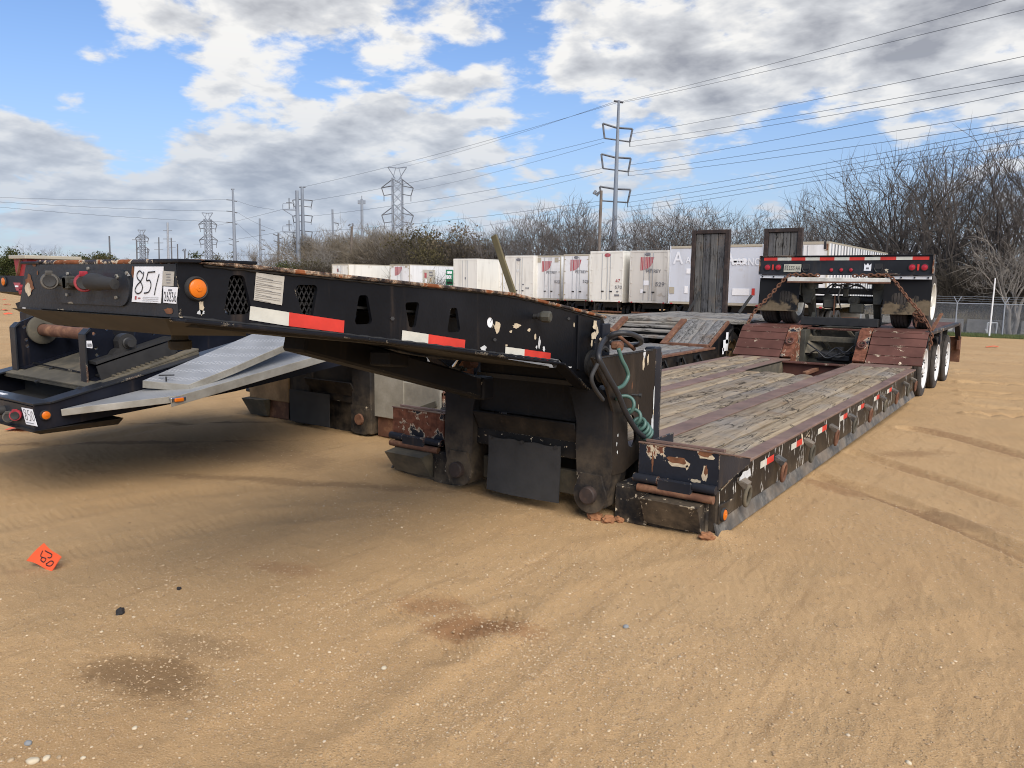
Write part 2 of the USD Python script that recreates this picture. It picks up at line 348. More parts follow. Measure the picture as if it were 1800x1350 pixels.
flat('pole_wood', (0.13, 0.105, 0.085), 0.9, 0.0, 0.3, 2.0)
flat('wire_dark', (0.05, 0.055, 0.065), 0.7)
flat('rim_white', (0.60, 0.60, 0.58), 0.5, 0.0, 0.14, 5.0)
flat('white_paint', (0.74, 0.74, 0.72), 0.45, 0.0, 0.06, 2.0)
flat('paper', (0.78, 0.78, 0.78), 0.7, 0.0, 0.04, 20.0)
flat('paper_old', (0.42, 0.39, 0.33), 0.75, 0.0, 0.12, 20.0)
flat('ink', (0.012, 0.012, 0.014), 0.6)
flat('ink_gray', (0.16, 0.16, 0.17), 0.7)
flat('tape_red', (0.55, 0.035, 0.022), 0.4, 0.0, 0.2, 8.0)
flat('tape_white', (0.55, 0.53, 0.45), 0.4, 0.0, 0.12, 10.0)
flat('lens_amber', (0.58, 0.135, 0.006), 0.25, 0.0, 0.1, 10.0)
flat('lens_red', (0.38, 0.018, 0.03), 0.25, 0.0, 0.15, 10.0)
flat('gladhand_red', (0.28, 0.02, 0.03), 0.5, 0.0, 0.3, 14.0)
flat('gladhand_gray', (0.11, 0.10, 0.085), 0.5, 0.3, 0.3, 14.0)
flat('stake_olive', (0.11, 0.088, 0.040), 0.8, 0.0, 0.25)
flat('plate_tan', (0.45, 0.43, 0.34), 0.5, 0.0, 0.05)
flat('flag_orange', (0.78, 0.095, 0.022), 0.55, 0.0, 0.08, 9.0)
flat('logo_red', (0.36, 0.075, 0.085), 0.6, 0.0, 0.15)
flat('logo_pale', (0.70, 0.715, 0.74), 0.6, 0.0, 0.03)
flat('logo_gray', (0.62, 0.62, 0.60), 0.6, 0.0, 0.03)
flat('logo_green', (0.03, 0.20, 0.10), 0.6)
flat('red_machine', (0.26, 0.02, 0.022), 0.5, 0.0, 0.2)
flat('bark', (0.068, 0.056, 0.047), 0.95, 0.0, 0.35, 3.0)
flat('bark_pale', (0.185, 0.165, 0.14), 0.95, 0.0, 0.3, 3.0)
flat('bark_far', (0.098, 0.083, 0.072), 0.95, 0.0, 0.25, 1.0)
flat('twig_warm', (0.15, 0.122, 0.085), 0.95, 0.0, 0.3, 0.4)
flat('concrete', (0.21, 0.20, 0.18), 0.9, 0.0, 0.25, 2.5)
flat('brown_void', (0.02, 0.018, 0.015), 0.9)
flat('soil_red', (0.26, 0.115, 0.05), 0.95, 0.0, 0.3, 12.0)

def box_white(name, col, grime):
    g = G(); p = g.pos()
    st = g.step(g.noise(g.nd('mapping', vector=p, scale=(2.2, 2.2, 0.25)) + '.vector', 1.0, 6.0, 0.62), 0.45, 0.8)
    c = g.mix(g.m('multiply', st, grime), col, (0.30, 0.27, 0.225))
    c = g.mix(g.m('multiply', g.step(g.noise(p, 1.2, 7.0, 0.65), 0.62, 0.68), grime * 0.6), c, (0.33, 0.25, 0.17))
    return g.done(name, base_color=c, roughness=0.45)
box_white('box_white', (0.70, 0.70, 0.69), 0.42); box_white('box_cream', (0.58, 0.55, 0.49), 0.75); box_white('box_gray', (0.54, 0.565, 0.61), 0.28)
box_white('box_ivory', (0.70, 0.68, 0.61), 0.5); box_white('trim_tan', (0.38, 0.34, 0.26), 0.4)

def diamond_plate():
    g = G(); p = g.pos()
    mp = lambda rz, s: g.nd('mapping', vector=p, rotation=(0, 0, rz), scale=s) + '.vector'
    a = g.nd('voronoi_texture', vector=mp(0.6, (66, 22, 22)), scale=1.0, randomness=0.0) + '.distance'
    b = g.nd('voronoi_texture', vector=mp(-0.95, (66, 22, 22)), scale=1.0, randomness=0.0) + '.distance'
    h = g.m('subtract', 1.0, g.step(g.m('minimum', a, b), 0.16, 0.36))
    n = g.noise(p, 3.0, 6.0, 0.6)
    col = g.ramp(n, [(0.3, (0.30, 0.30, 0.29)), (0.7, (0.43, 0.43, 0.42))])
    col = g.mix(g.m('multiply', h, 0.25), col, (0.72, 0.72, 0.72))
    g.done('diamond_plate', base_color=col, roughness=0.48, metallic=0.55, normal=g.bump(h, 0.5, 0.004))
diamond_plate()

def tarnish():
    g = G(); p = g.pos(); n = g.noise(p, 4.0, 7.0, 0.65)
    g.done('tarnished_aluminium', base_color=g.ramp(n, [(0.3, (0.22, 0.20, 0.16)), (0.7, (0.42, 0.40, 0.35))]), roughness=0.5, metallic=0.5, normal=g.bump(g.noise(p, 40.0, 4.0), 0.4, 0.004))
tarnish()

def ground_mat():
    g = G(); p = g.pos()
    xy = g.nd('mapping', vector=p, scale=(1, 1, 0.0)) + '.vector'
    n = g.noise(xy, 0.35, 7.0, 0.6); n2 = g.noise(xy, 2.4, 7.0, 0.65); n3 = g.noise(xy, 26.0, 5.0, 0.7)
    rut = g.noise(g.nd('mapping', vector=xy, rotation=(0, 0, -0.75), scale=(3.2, 0.45, 1)) + '.vector', 1.6, 7.0, 0.62)
    col = g.ramp(n, [(0.30, (0.372, 0.231, 0.107)), (0.55, (0.428, 0.273, 0.130)), (0.75, (0.466, 0.310, 0.157))])
    col = g.mix(g.m('multiply', g.step(n2, 0.48, 0.72), 0.45), col, (0.355, 0.23, 0.109))
    col = g.mix(g.m('multiply', g.step(rut, 0.54, 0.76), 0.32), col, (0.235, 0.135, 0.062))
    rut2 = g.noise(g.nd('mapping', vector=xy, rotation=(0, 0, -0.72), scale=(17.0, 1.1, 1)) + '.vector', 1.0, 6.0, 0.6)
    col = g.mix(g.m('multiply', g.m('multiply', g.step(rut2, 0.53, 0.68), g.step(n, 0.40, 0.62)), 0.36), col, (0.20, 0.115, 0.053))
    col = g.mix(g.m('multiply', g.step(g.noise(xy, 0.8, 5.0), 0.60, 0.74), 0.4), col, (0.34, 0.185, 0.082))
    pale = g.m('multiply', g.step(n3, 0.60, 0.70), 0.55)
    col = g.mix(pale, col, (0.60, 0.46, 0.29))
    col = g.mix(g.m('multiply', g.step(n3, 0.42, 0.30), 0.5), col, (0.24, 0.155, 0.08))
    vo = g.nd('voronoi_texture', vector=xy, scale=95.0)
    peb = g.m('multiply', g.m('subtract', 1.0, g.step(vo + '.distance', 0.18, 0.34)), g.step(n2, 0.42, 0.62))
    col = g.mix(g.m('multiply', peb, 0.6), col, g.ramp(g.nd('separate_xyz', vector=vo + '.color') + '.x', [(0, (0.26, 0.175, 0.10)), (0.6, (0.48, 0.35, 0.21)), (1, (0.66, 0.54, 0.38))]))
    grit = g.noise(xy, 150.0, 3.0, 0.7); col = g.mix(g.m('multiply', g.step(grit, 0.50, 0.66), 0.34), col, (0.60, 0.45, 0.28)); col = g.mix(g.m('multiply', g.step(grit, 0.47, 0.34), 0.42), col, (0.19, 0.115, 0.058))
    # stains that stay put: a damp oil patch, red clay turned up by tyres; also neck shade painted in
    for (x, y, rx, ry, ang, c, k) in SPOTS:
        mp = g.nd('mapping', mapping_type='texture', vector=xy, location=(x, y, 0), rotation=(0, 0, ang), scale=(rx, ry, 1)) + '.vector'
        d = g.nd('vector_math', math_type='length', vector1=mp) + '.value'
        d = g.m('add', d, g.m('multiply', g.m('subtract', n2, 0.5), 2.2))
        d = g.m('add', d, g.m('multiply', g.m('subtract', n3, 0.5), 1.1))
        col = g.mix(g.m('multiply', g.m('subtract', 1.0, g.step(d, 0.35, 1.15)), k), col, c)
    h = g.m('add', g.m('add', g.m('multiply', n3, 0.8), g.m('multiply', grit, 0.5)), g.m('add', g.m('multiply', peb, 0.7), g.m('multiply', n2, 0.6)))
    g.done('ground_dirt', base_color=col, roughness=0.95, normal=g.bump(h, 0.75, 0.012), specular_ior_level=0.15)
_s = lambda px, py: on(px, py, z=0.0)[:2]
SPOTS = [(*_s(270, 1195), .36, .17, .35, (0.15, 0.088, 0.042), .72), (*_s(340, 1130), .30, .12, .3, (0.19, 0.125, 0.068), .5),
         (*_s(850, 1105), .27, .14, .55, (0.235, 0.115, 0.052), .8), (*_s(760, 1065), .22, .12, .6, (0.27, 0.14, 0.065), .6),
         (*_s(1500, 865), .5, .12, -.35, (0.25, 0.135, 0.065), .55), (*_s(500, 1000), .25, .10, .3, (0.31, 0.165, 0.08), .5),
         (*_s(440, 800), 1.0, .45, .2, (0.22, 0.145, 0.08), .6), (*_s(1640, 905), .6, .1, -.35, (0.24, 0.15, 0.08), .5), (*_s(1560, 880), .9, .09, 2.42, (0.22, 0.125, 0.06), .7), (*_s(1720, 945), .7, .08, 2.4, (0.23, 0.135, 0.065), .65), (*_s(1660, 842), .9, .10, 2.36, (0.25, 0.145, 0.07), .6), (*_s(1735, 775), 1.2, .16, 2.3, (0.23, 0.13, 0.065), .65), (*_s(1600, 790), .5, .16, .9, (0.25, 0.145, 0.07), .6), (*_s(520, 850), 1.5, .10, .45, (0.21, 0.13, 0.068), .6), (*_s(230, 780), 1.3, .07, .75, (0.17, 0.105, 0.055), .7), (*_s(380, 745), .9, .06, .75, (0.16, 0.10, 0.05), .7)]  # the broad first patch on this line paints soft neck shade onto the dirt
ground_mat()
g = G(); p = g.pos(); n = g.noise(p, 1.2, 6.0)
g.done('grass_dry', base_color=g.ramp(g.nd('object_info') + '.random', [(0, (0.23, 0.18, 0.105)), (1, (0.34, 0.28, 0.17))]), roughness=0.9)
g = G(); g.done('grass_green', base_color=g.ramp(g.noise(g.pos(), 0.8, 5.0), [(0.3, (0.06, 0.085, 0.022)), (0.7, (0.13, 0.145, 0.05))]), roughness=0.9)
g = G(); g.done('pebble_look', base_color=g.ramp(g.nd('object_info') + '.random', [(0, (0.26, 0.17, 0.09)), (0.55, (0.40, 0.275, 0.15)), (0.9, (0.49, 0.36, 0.215)), (0.98, (0.60, 0.48, 0.32)), (1, (0.35, 0.29, 0.22))]), roughness=0.8, normal=g.bump(g.noise(g.pos(), 300.0, 3.0), 0.3, 0.002))
def leaf_mat(name, a, b, ts):
    g = G(); c = g.ramp(g.noise(g.pos(), ts, 4.0), [(0.35, a), (0.65, b)])
    d = g.nd('diffuse_bsdf', color=c); t = g.nd('translucent_bsdf', color=c)
    mx = g.nd('mix_closure', fac=0.25, closure1=f'{d}.BSDF', closure2=f'{t}.BSDF')
    M[name] = usdkit.material(stage, f'/World/Looks/{name}', g.N, g.L, surface=f'{mx}.closure')
leaf_mat('leaf_evergreen', (0.035, 0.045, 0.018), (0.085, 0.09, 0.035), 0.5)
leaf_mat('leaf_olive', (0.066, 0.058, 0.030), (0.128, 0.106, 0.054), 0.4)
leaf_mat('leaf_tan', (0.11, 0.086, 0.056), (0.18, 0.142, 0.092), 0.4)
leaf_mat('brush_brown', (0.056, 0.047, 0.037), (0.098, 0.083, 0.065), 0.6)

g = G(); p = g.pos(); n = g.noise(p, 3.6, 7.0, 0.6)
zf = g.nd('map_range', range_type='smoothstep', value=g.z(), from_min=1.02, from_max=1.50, to_min=0.22, to_max=-0.10, clamp=True) + '.result'
mk = g.step(g.m('add', n, zf), 0.58, 0.68)
g.done('flap_dirty', base_color=g.mix(g.m('multiply', mk, 0.85), (0.011, 0.011, 0.012), g.ramp(g.noise(p, 20.0, 4.0), [(0.3, (0.13, 0.095, 0.055)), (0.7, (0.20, 0.15, 0.092))])), roughness=0.75, normal=g.bump(n, 0.3, 0.01), specular_ior_level=0.2)
# ------------------------------------------------------------------ ground
RNG = np.random.default_rng(11)
def base_z(x, y):
    "the yard falls gently away from the camera"
    y = np.asarray(y, float); t = np.clip((y - 1.0) / 58.0, 0, 1)
    fall = -0.0135 * 58 * np.where(t < 1, t, 1)
    k = np.clip((np.asarray(x, float) + 14.0) / 9.0, 0, 1)
    return fall - 0.0125 * np.clip(y - 12.0, 0, 45) * k * k * (3 - 2 * k)
def seg_dist(x, y, pts):
    best = np.full(x.shape, 1e9); side = np.zeros(x.shape); along = np.zeros(x.shape); s0 = 0.0
    for a, b in zip(pts[:-1], pts[1:]):
        d = b - a; L = np.hypot(*d); t = np.clip(((x - a[0]) * d[0] + (y - a[1]) * d[1]) / L**2, 0, 1)
        qx, qy = x - a[0] - t * d[0], y - a[1] - t * d[1]
        r = np.hypot(qx, qy); k = r < best
        best = np.where(k, r, best); side = np.where(k, np.sign(d[0] * qy - d[1] * qx) * r, side); along = np.where(k, s0 + t * L, along); s0 += L
    return best, side, along
RUTS = []   # (polyline, half width, depth, tread)
def rut(pix, w, dep, tread=0.0): RUTS.append((np.array([on(*p, z=0.0)[:2] for p in pix]), w, dep, tread))
rut([(-80, 1010), (150, 965), (420, 915), (650, 900)], .13, .008, .0022)
rut([(-80, 940), (100, 905), (330, 868), (560, 850)], .13, .008, .0022)
rut([(-60, 800), (160, 775), (300, 750), (430, 735)], .10, .018)
rut([(420, 1310), (640, 1190), (860, 1060), (1010, 985), (1180, 960)], .16, .007)
rut([(620, 1350), (800, 1230), (950, 1130), (1040, 1040)], .10, .006)
rut([(780, 1140), (905, 1075)], .11, .011, .010)
rut([(690, 1085), (800, 1045)], .09, .009, .009)
rut([(1430, 835), (1540, 868), (1680, 925), (1830, 990)], .10, .028)
rut([(1500, 790), (1640, 835), (1830, 900)], .09, .022, .002)
rut([(1600, 745), (1700, 765), (1830, 800)], .12, .028, .003)
rut([(1700, 700), (1830, 720)], .10, .022)
rut([(1300, 1350), (1420, 1230), (1560, 1160), (1820, 1090)], .16, .005)
rut([(1640, 980), (1700, 1060), (1800, 1150)], .12, .006)
for k in range(9):
    y = 600 + 14 * k + 3 * (k % 3); rut([(1690 + 3 * k, y), (1840, y + 5 + (k % 4) * 2)], .16 - .008 * k, .05)
HEAPS = [(on(1252, 942, z=0.0)[:2], .13, .05), (on(1190, 925, z=0.0)[:2], .12, .03), (on(1065, 905, z=0.0)[:2], .10, .035), (on(1320, 915, z=0.0)[:2], .10, .015), (on(700, 830, z=0.0)[:2], .14, .03), (on(850, 1120, z=0.0)[:2], .10, .02)]
def ground_z(x, y, detail=True):
    x, y = np.asarray(x, float), np.asarray(y, float)
    z = base_z(x, y)
    p = np.stack([x, y, 0 * x], -1)
    z = z + 0.05 * (meshkit.fbm(p * 0.22, 3, 5) - 0.5)
    for (c, r, h) in HEAPS:
        z = z + h * np.exp(-((x - c[0])**2 + (y - c[1])**2) / r**2)
    if detail:
        near = np.exp(-((x - CAM[0])**2 + (y - CAM[1])**2) / 40.0**2)
        for pts, w, dep, tread in RUTS:
            m = (x > pts[:, 0].min() - 1) & (x < pts[:, 0].max() + 1) & (y > pts[:, 1].min() - 1) & (y < pts[:, 1].max() + 1)
            if not m.any(): continue
            r, s, t = seg_dist(x[m], y[m], pts)
            wob = 1 + 0.5 * (meshkit.noise(np.stack([x[m] * 3, y[m] * 3, 0 * x[m]], -1), 3) - 0.5)
            prof = -dep * np.exp(-(r / (w * wob))**4) + 0.6 * dep * np.exp(-((r - 1.35 * w) / (0.4 * w))**2)
            if tread: prof = prof + tread * np.exp(-(r / w)**4) * (np.sin(t * 2 * np.pi / 0.045 + 6 * np.abs(s)) > 0.1)
            z[m] += prof
        z = z + near * (0.010 * (meshkit.fbm(p * 1.6, 4, 9) - 0.5) + 0.009 * (meshkit.fbm(p * 9.0, 3, 21) - 0.5) + 0.006 * (meshkit.noise(p * 55.0, 4) - 0.5))
        # fine wheel lines drawn along the traffic
        q = np.stack([(x * 0.83 - y * 0.56) * 0.6, (x * 0.56 + y * 0.83) * 9.0, 0 * x], -1)
        z = z + near * 0.006 * (meshkit.fbm(q, 3, 31) - 0.5)
    return z
def build_ground():
    look = math.atan2(_w[1], _w[0])
    a_f = np.radians(np.arange(-41, 41.001, 0.115)); a_c = np.radians(np.arange(44, 316, 4.0))
    ang = look + np.concatenate([a_f, a_c])
    rad = [0.0]; r = 1.2
    while r < 90: rad.append(r); r *= 1.0085
    while r < 6000: rad.append(r); r *= 1.09
    rad = np.array(rad)
    A, R = np.meshgrid(ang, rad); X, Y = CAM[0] + R * np.cos(A), CAM[1] + R * np.sin(A)
    Z = ground_z(X.ravel(), Y.ravel()).reshape(X.shape)
    m, n = X.shape; V = np.stack([X, Y, Z], -1).reshape(-1, 3)
    i = np.arange(m - 1)[:, None] * n; j = np.arange(n)[None]; k = (j + 1) % n
    q = np.stack([i + j, i + n + j, i + n + k, i + k], -1).reshape(-1, 4)
    obj('ground', (V, q), 'ground_dirt', smooth=True, kind='structure', label='tan dirt and gravel yard with tyre ruts')
build_ground()
def gz(x, y): return float(ground_z(np.array([x]), np.array([y]))[0])

def pebbles():
    "loose gravel lying on the yard"
    rng = np.random.default_rng(5); P = []
    fields = [((on(1150, 1130, z=0.)[:2]), .45, 2600), (on(1010, 1230, z=0.)[:2], .45, 2600), (on(760, 1010, z=0.)[:2], .7, 1800), (on(880, 960, z=0.)[:2], .8, 1500), (on(300, 1150, z=0.)[:2], .55, 1700), (on(180, 1300, z=0.)[:2], .30, 700),
              (on(640, 1240, z=0.)[:2], .35, 1000), (on(1420, 940, z=0.)[:2], .7, 1300), (on(1700, 960, z=0.)[:2], .9, 1200), (on(1450, 1200, z=0.)[:2], .6, 900), (on(1650, 1150, z=0.)[:2], .8, 900), (on(520, 1040, z=0.)[:2], .8, 1400), (on(100, 1060, z=0.)[:2], .6, 600)]
    for c, s, n in fields:
        for j in range(4): P.append(np.asarray(c) + rng.normal(0, s * .7, 2) + rng.normal(0, s * (.35 + .2 * j), (n // 2, 2)) * [1, .8])
    P.append(CAM[:2] + np.stack([rng.uniform(1.2, 9, 8000) * 1.0, rng.uniform(-.8, .8, 8000)], 1) @ np.array([[_w[0], _w[1]], [_r0[0] * 4.2, _r0[1] * 4.2]]))
    P = np.vstack(P)
    d = (P - CAM[:2]) @ (_w[:2] / np.linalg.norm(_w[:2])); l = (P - CAM[:2]) @ _r0[:2]
    P = P[(d > 1.0) & (np.abs(l) < 0.72 * d + 0.2)]
    P = P[~((P[:, 0] > -2.62) & (P[:, 0] < 0.02) & (P[:, 1] > -.1) & (P[:, 1] < 9))]
    Z = ground_z(P[:, 0], P[:, 1]); n = len(P)
    size = np.clip(rng.lognormal(math.log(0.0024), 0.42, n), .0014, .0075)
    inst = UsdGeom.PointInstancer.Define(stage, '/World/gravel')
    protos = []
    for k in range(4):
        t = trimesh.creation.icosphere(1); v = np.array(t.vertices); r2 = np.random.default_rng(k)
        v = v * (1 + 0.25 * (meshkit.noise(v * 1.7 + k * 9, k)[:, None] - 0.5)) * [1, .75 + .1 * k, .55]
        pm = usdkit.mesh(stage, f'/World/gravel/protos/stone_{k + 1:03d}', (v, t.faces), M['pebble_look'], smooth=True); protos.append(pm.GetPath())
    inst.CreatePrototypesRel().SetTargets(protos)
    inst.CreateProtoIndicesAttr(Vt.IntArray.FromNumpy(rng.integers(0, 4, n).astype(np.int32)))
    inst.CreatePositionsAttr(Vt.Vec3fArray.FromNumpy(np.stack([P[:, 0], P[:, 1], Z + size * .2], 1).astype(np.float32)))
    inst.CreateScalesAttr(Vt.Vec3fArray.FromNumpy((size[:, None] * rng.uniform(.75, 1.25, (n, 3))).astype(np.float32)))
    q = rng.uniform(0, 2 * np.pi, n); inst.CreateOrientationsAttr(Vt.QuathArray([Gf.Quath(float(math.cos(a / 2)), 0, 0, float(math.sin(a / 2))) for a in q]))
    tag(inst.GetPrim(), 'loose pale gravel scattered over the dirt yard', None, None, 'stuff')
pebbles()
def stone(px, py, s, seed, look, label, cat='stone', group=None, name='stone', flatn=.6):
    c = on(px, py, z=0.0); c = on(px, py, z=gz(c[0], c[1]))
    rough = name != 'stone'; t = trimesh.creation.icosphere(3 if rough else 2); v = np.array(t.vertices)
    v = v * (1 + (1.1 if rough else 0.5) * (meshkit.fbm(v * (2.2 if rough else 1.1) + seed * 7, 4 if rough else 2, seed)[:, None] - 0.5)) * [1, .8, flatn] * s
    a = seed * 1.3; Rm = np.array([[math.cos(a), math.sin(a), 0], [-math.sin(a), math.cos(a), 0], [0, 0, 1]])
    obj(name, (v @ Rm + [c[0], c[1], gz(c[0], c[1]) + s * flatn * .45], t.faces), look, smooth=True, label=label, cat=cat, group=group)
flat('stone_cream', (0.50, 0.42, 0.29), 0.8, 0.0, 0.15, 30.0); flat('stone_tan', (0.36, 0.265, 0.16), 0.8, 0.0, 0.2, 30.0); flat('stone_blue', (0.20, 0.205, 0.20), 0.8, 0.0, 0.2, 30.0)
flat('clod_black', (0.018, 0.016, 0.015), 0.85, 0.0, 0.4, 40.0)
for k, (px, py, s, lk, lb) in enumerate([(57, 1340, .018, 'stone_cream', 'largest pale cream stone in the bottom left corner'), (82, 1335, .013, 'stone_cream', 'smaller cream stone right beside the largest one'), (50, 1308, .013, 'stone_blue', 'flat blue grey stone among the pebbles at bottom left'),
        (20, 1338, .010, 'stone_tan', 'tan stone at the very bottom left corner edge'), (104, 1332, .009, 'stone_tan', 'small tan stone right of the pale pair at bottom left'), (146, 1334, .008, 'stone_cream', 'small cream stone standing apart at bottom left'),
        (237, 1281, .010, 'stone_cream', 'cream stone lying below the dark damp patch'), (333, 1252, .009, 'stone_tan', 'tan stone on the lower right rim of the damp patch'), (675, 1176, .012, 'stone_cream', 'lone cream stone in the open dirt left of the tread marks'),
        (530, 1198, .010, 'stone_tan', 'flat tan stone right of the damp patch'), (1100, 1103, .014, 'stone_blue', 'blue grey stone in the gravelly patch below the trailer'), (1597, 1342, .010, 'stone_cream', 'cream stone at the bottom edge on the right')]):
    stone(px, py, s, k + 3, lk, lb)
stone(212, 1078, .022, 31, 'clod_black', 'black lump of rubber on the dirt below the orange flag', 'lump', name='black_lump', flatn=.8)
stone(315, 1036, .011, 32, 'clod_black', 'tiny black crumb right of the black lump', 'lump', name='black_lump', flatn=.8)
for k, (px, py, s) in enumerate([(1046, 908, .05), (1070, 911, .045), (1088, 915, .035), (1242, 938, .045)]):
    stone(px, py, s, 41 + k, 'soil_red', ['red clay clod in front of the right hook arm', 'middle red clay clod under the right arm pin', 'smaller red clay clod right of the arm pin', 'red clay clod at the front corner of the bed'][k], 'clod', name='clay_clod', flatn=.55)

def digit_strokes(parent, strokes, origin, ex, ey, nrm, w, look='ink', name='lettering', off=0.0015):
    "hand writing: thin raised ribbons; strokes in (u, v) metres on the plane"
    b = MB(); ex, ey, nrm = (np.asarray(a, float) for a in (ex, ey, nrm))
    for st in strokes:
        c = bez(st, 5) if len(st) > 2 else np.asarray(st, float)
        P = np.asarray(origin) + c[:, :1] * ex + c[:, 1:] * ey + nrm * off
        t = np.gradient(c, axis=0); t /= np.maximum(np.linalg.norm(t, axis=1, keepdims=True), 1e-9)
        sd = (-t[:, 1:] * ex + t[:, :1] * ey) * w / 2
        b.grid(np.stack([P - sd, P + sd], 1)); 
    return obj(name, b, look, parent)
def text(parent, s, h, origin, ex, ey, look='ink', name='lettering', bold=False, depth=.001, wfac=1.0, fit=None):
    t = meshkit.text_mesh(s, h, depth, bold); v = np.array(t.vertices); v[:, 0] -= v[:, 0].min()
    if fit: wfac = fit / v[:, 0].max()
    ex, ey = np.asarray(ex, float), np.asarray(ey, float)
    V = np.asarray(origin) + v[:, :1] * wfac * ex + v[:, 1:2] * ey + v[:, 2:3] * np.cross(ex, ey)
    return obj(name, (V, t.faces), look, parent)
def flag(px, py, s, label, rot, marks):
    c = on(px, py, z=0.0); z0 = gz(c[0], c[1])
    t = thing('marker_flag', label, 'flag', (c[0], c[1], z0 + .006), rot)
    u = np.linspace(-.5, .5, 9); U, Vv = np.meshgrid(u, u, indexing='ij')
    Z = .012 + .005 * np.sin(5 * U + 1) + .004 * np.cos(6 * Vv + .5) + .006 * (U - Vv)
    P = np.stack([U * s, Vv * s * .85, np.maximum(Z * s / .12, .002)], -1)
    b = MB(); b.grid(P); b.grid(P[::-1] + [0, 0, -.0015]); obj('cloth', b, 'flag_orange', t, smooth=True)
    if marks:
        b = MB()
        for st in marks:
            c2 = bez(st, 6); zz = (.012 + .005 * np.sin(5 * c2[:, 0] + 1) + .004 * np.cos(6 * c2[:, 1] + .5) + .006 * (c2[:, 0] - c2[:, 1])) * s / .12 + .0015
            Q = np.stack([c2[:, 0] * s, c2[:, 1] * s * .85, zz], 1); tt = np.gradient(Q[:, :2], axis=0); tt /= np.linalg.norm(tt, axis=1, keepdims=True); sd = np.stack([-tt[:, 1], tt[:, 0], 0 * tt[:, 0]], 1) * .0022
            b.grid(np.stack([Q - sd, Q + sd], 1))
        obj('pen_mark', b, 'ink', t)
    return t
def standing_flag():
    A, B, C, D = on(46, 982, z=.03), on(77, 951, z=.125), on(108, 977, z=.07), on(90, 999, z=.012)
    z0 = gz(D[0], D[1]); o = np.array([D[0], D[1], z0]); t = thing('marker_flag', 'orange marker flag with black pen marks lying on open dirt at left', 'flag', tuple(o))
    def P(u, v):
        u, v = np.asarray(u)[..., None], np.asarray(v)[..., None]; q = (A * (1 - u) + D * u) * (1 - v) + (B * (1 - u) + C * u) * v - o
        return q + np.concatenate([0 * u, 0 * u, .006 * np.sin(5 * u + 3 * v) + z0 - .008], -1)
    u = np.linspace(0, 1, 10); U_, V_ = np.meshgrid(u, u, indexing='ij'); Q = P(U_, V_); b = MB(); b.grid(Q); b.grid(Q[::-1] + [0, .0015, -.0015]); obj('cloth', b, 'flag_orange', t, smooth=True)
    b = MB(); n_ = np.cross(D - A, B - A); n_ /= np.linalg.norm(n_)
    for st in [[(.25, .80), (.55, .86), (.62, .70), (.52, .62)], [(.20, .72), (.32, .45), (.50, .52), (.55, .30), (.42, .30), (.38, .46)], [(.66, .30), (.72, .55), (.86, .52), (.84, .30), (.70, .24), (.64, .34)]]:
        c = bez(st, 6); R_ = P(c[:, 0], c[:, 1]) + n_ * .002; tt = np.gradient(R_, axis=0); tt /= np.linalg.norm(tt, axis=1, keepdims=True); sd = np.cross(tt, n_) * .0028; b.grid(np.stack([R_ - sd, R_ + sd], 1))
    obj('pen_mark', b, 'ink', t); obj('wire_stem', MB().tube([P(np.array(1.0), np.array(0.0)).ravel(), P(np.array(1.0), np.array(.0)).ravel() + (D - C) * .6 + [0, 0, .01]], .002, 5), 'dark_steel', t)
standing_flag()
flag(45, 757, .26, 'crumpled orange flag under the low neck of the left lowboy', .5, None)
flag(1746, 585, .35, 'tiny orange flag far off by the grass strip on the right', .2, None)
for k, (px, py) in enumerate([(8, 541), (12, 531), (7, 521), (13, 548)]):
    flag(px, py, .34, ['orange flag on the far dirt at the left edge', 'second orange flag on the far dirt at the left edge, just behind', 'hindmost orange flag on the far dirt at the left edge', 'nearest of the orange flags on the far dirt at left edge'][k], k, None)
# ------------------------------------------------------------------ shared trailer pieces
def plank(name, parent, mat, lo, hi, axis=1, seed=0, wear=.012, n=44, m=7):
    "one weathered board: rounded, chewed edges and an uneven top"
    lo, hi = np.array(lo, float), np.array(hi, float); rng = np.random.default_rng(seed)
    L0, L1 = lo[axis], hi[axis]; o = 1 - axis if axis < 2 else 0
    t = np.linspace(L0, L1, n); t[1:-1] += rng.uniform(-.3, .3, n - 2) * (L1 - L0) / n
    w = np.linspace(0, 1, m); T, Wd = np.meshgrid(t, w, indexing='ij')
    x = lo[o] + (hi[o] - lo[o]) * Wd
    p = np.stack([T * (2.5 if axis < 2 else 2.5), x * 9, np.full_like(T, seed * 3.7)], -1)
    nz = meshkit.fbm(p, 4, seed); e = np.minimum(Wd, 1 - Wd)
    endw = np.exp(-np.minimum(T - L0, L1 - T) / .05)
    th = hi[2] if axis < 2 else hi[1]
    top = th - wear * (1.2 * (nz - .35)) - wear * 1.3 * np.exp(-e / .07) * (.5 + meshkit.noise(p * 2.2, seed + 3)) - endw * wear * 1.2 * nz
    edge = (meshkit.fbm(np.stack([T[:, 0] * 3.3, T[:, 0] * 0 + seed, T[:, 0] * 0], -1), 4, seed + 8) - .5) * wear * 1.6
    x = x + (Wd < .01) * edge[:, None] + (Wd > .99) * np.roll(edge, 7)[:, None]
    bot = np.full_like(top, lo[2] if axis < 2 else lo[1])
    def pt(a, h):
        P = np.zeros(a.shape + (3,)); P[..., axis] = T[:, :a.shape[1]] if a.shape == T.shape else T[:, :1]; P[..., o] = a; P[..., 2 if axis < 2 else 1] = h; return P
    b = MB(); Pt, Pb = pt(x, top), pt(x, bot)
    ring = np.concatenate([Pt, Pb[:, ::-1]], 1); ring = np.concatenate([ring, ring[:, :1]], 1); b.grid(ring)
    for k, s in ((0, 1), (-1, -1)): b.grid(np.stack([Pt[k], Pb[k]]))
    t_ = b.get(); trimesh.repair.fix_normals(t_) if False else None
    return obj(name, t_, mat, parent)

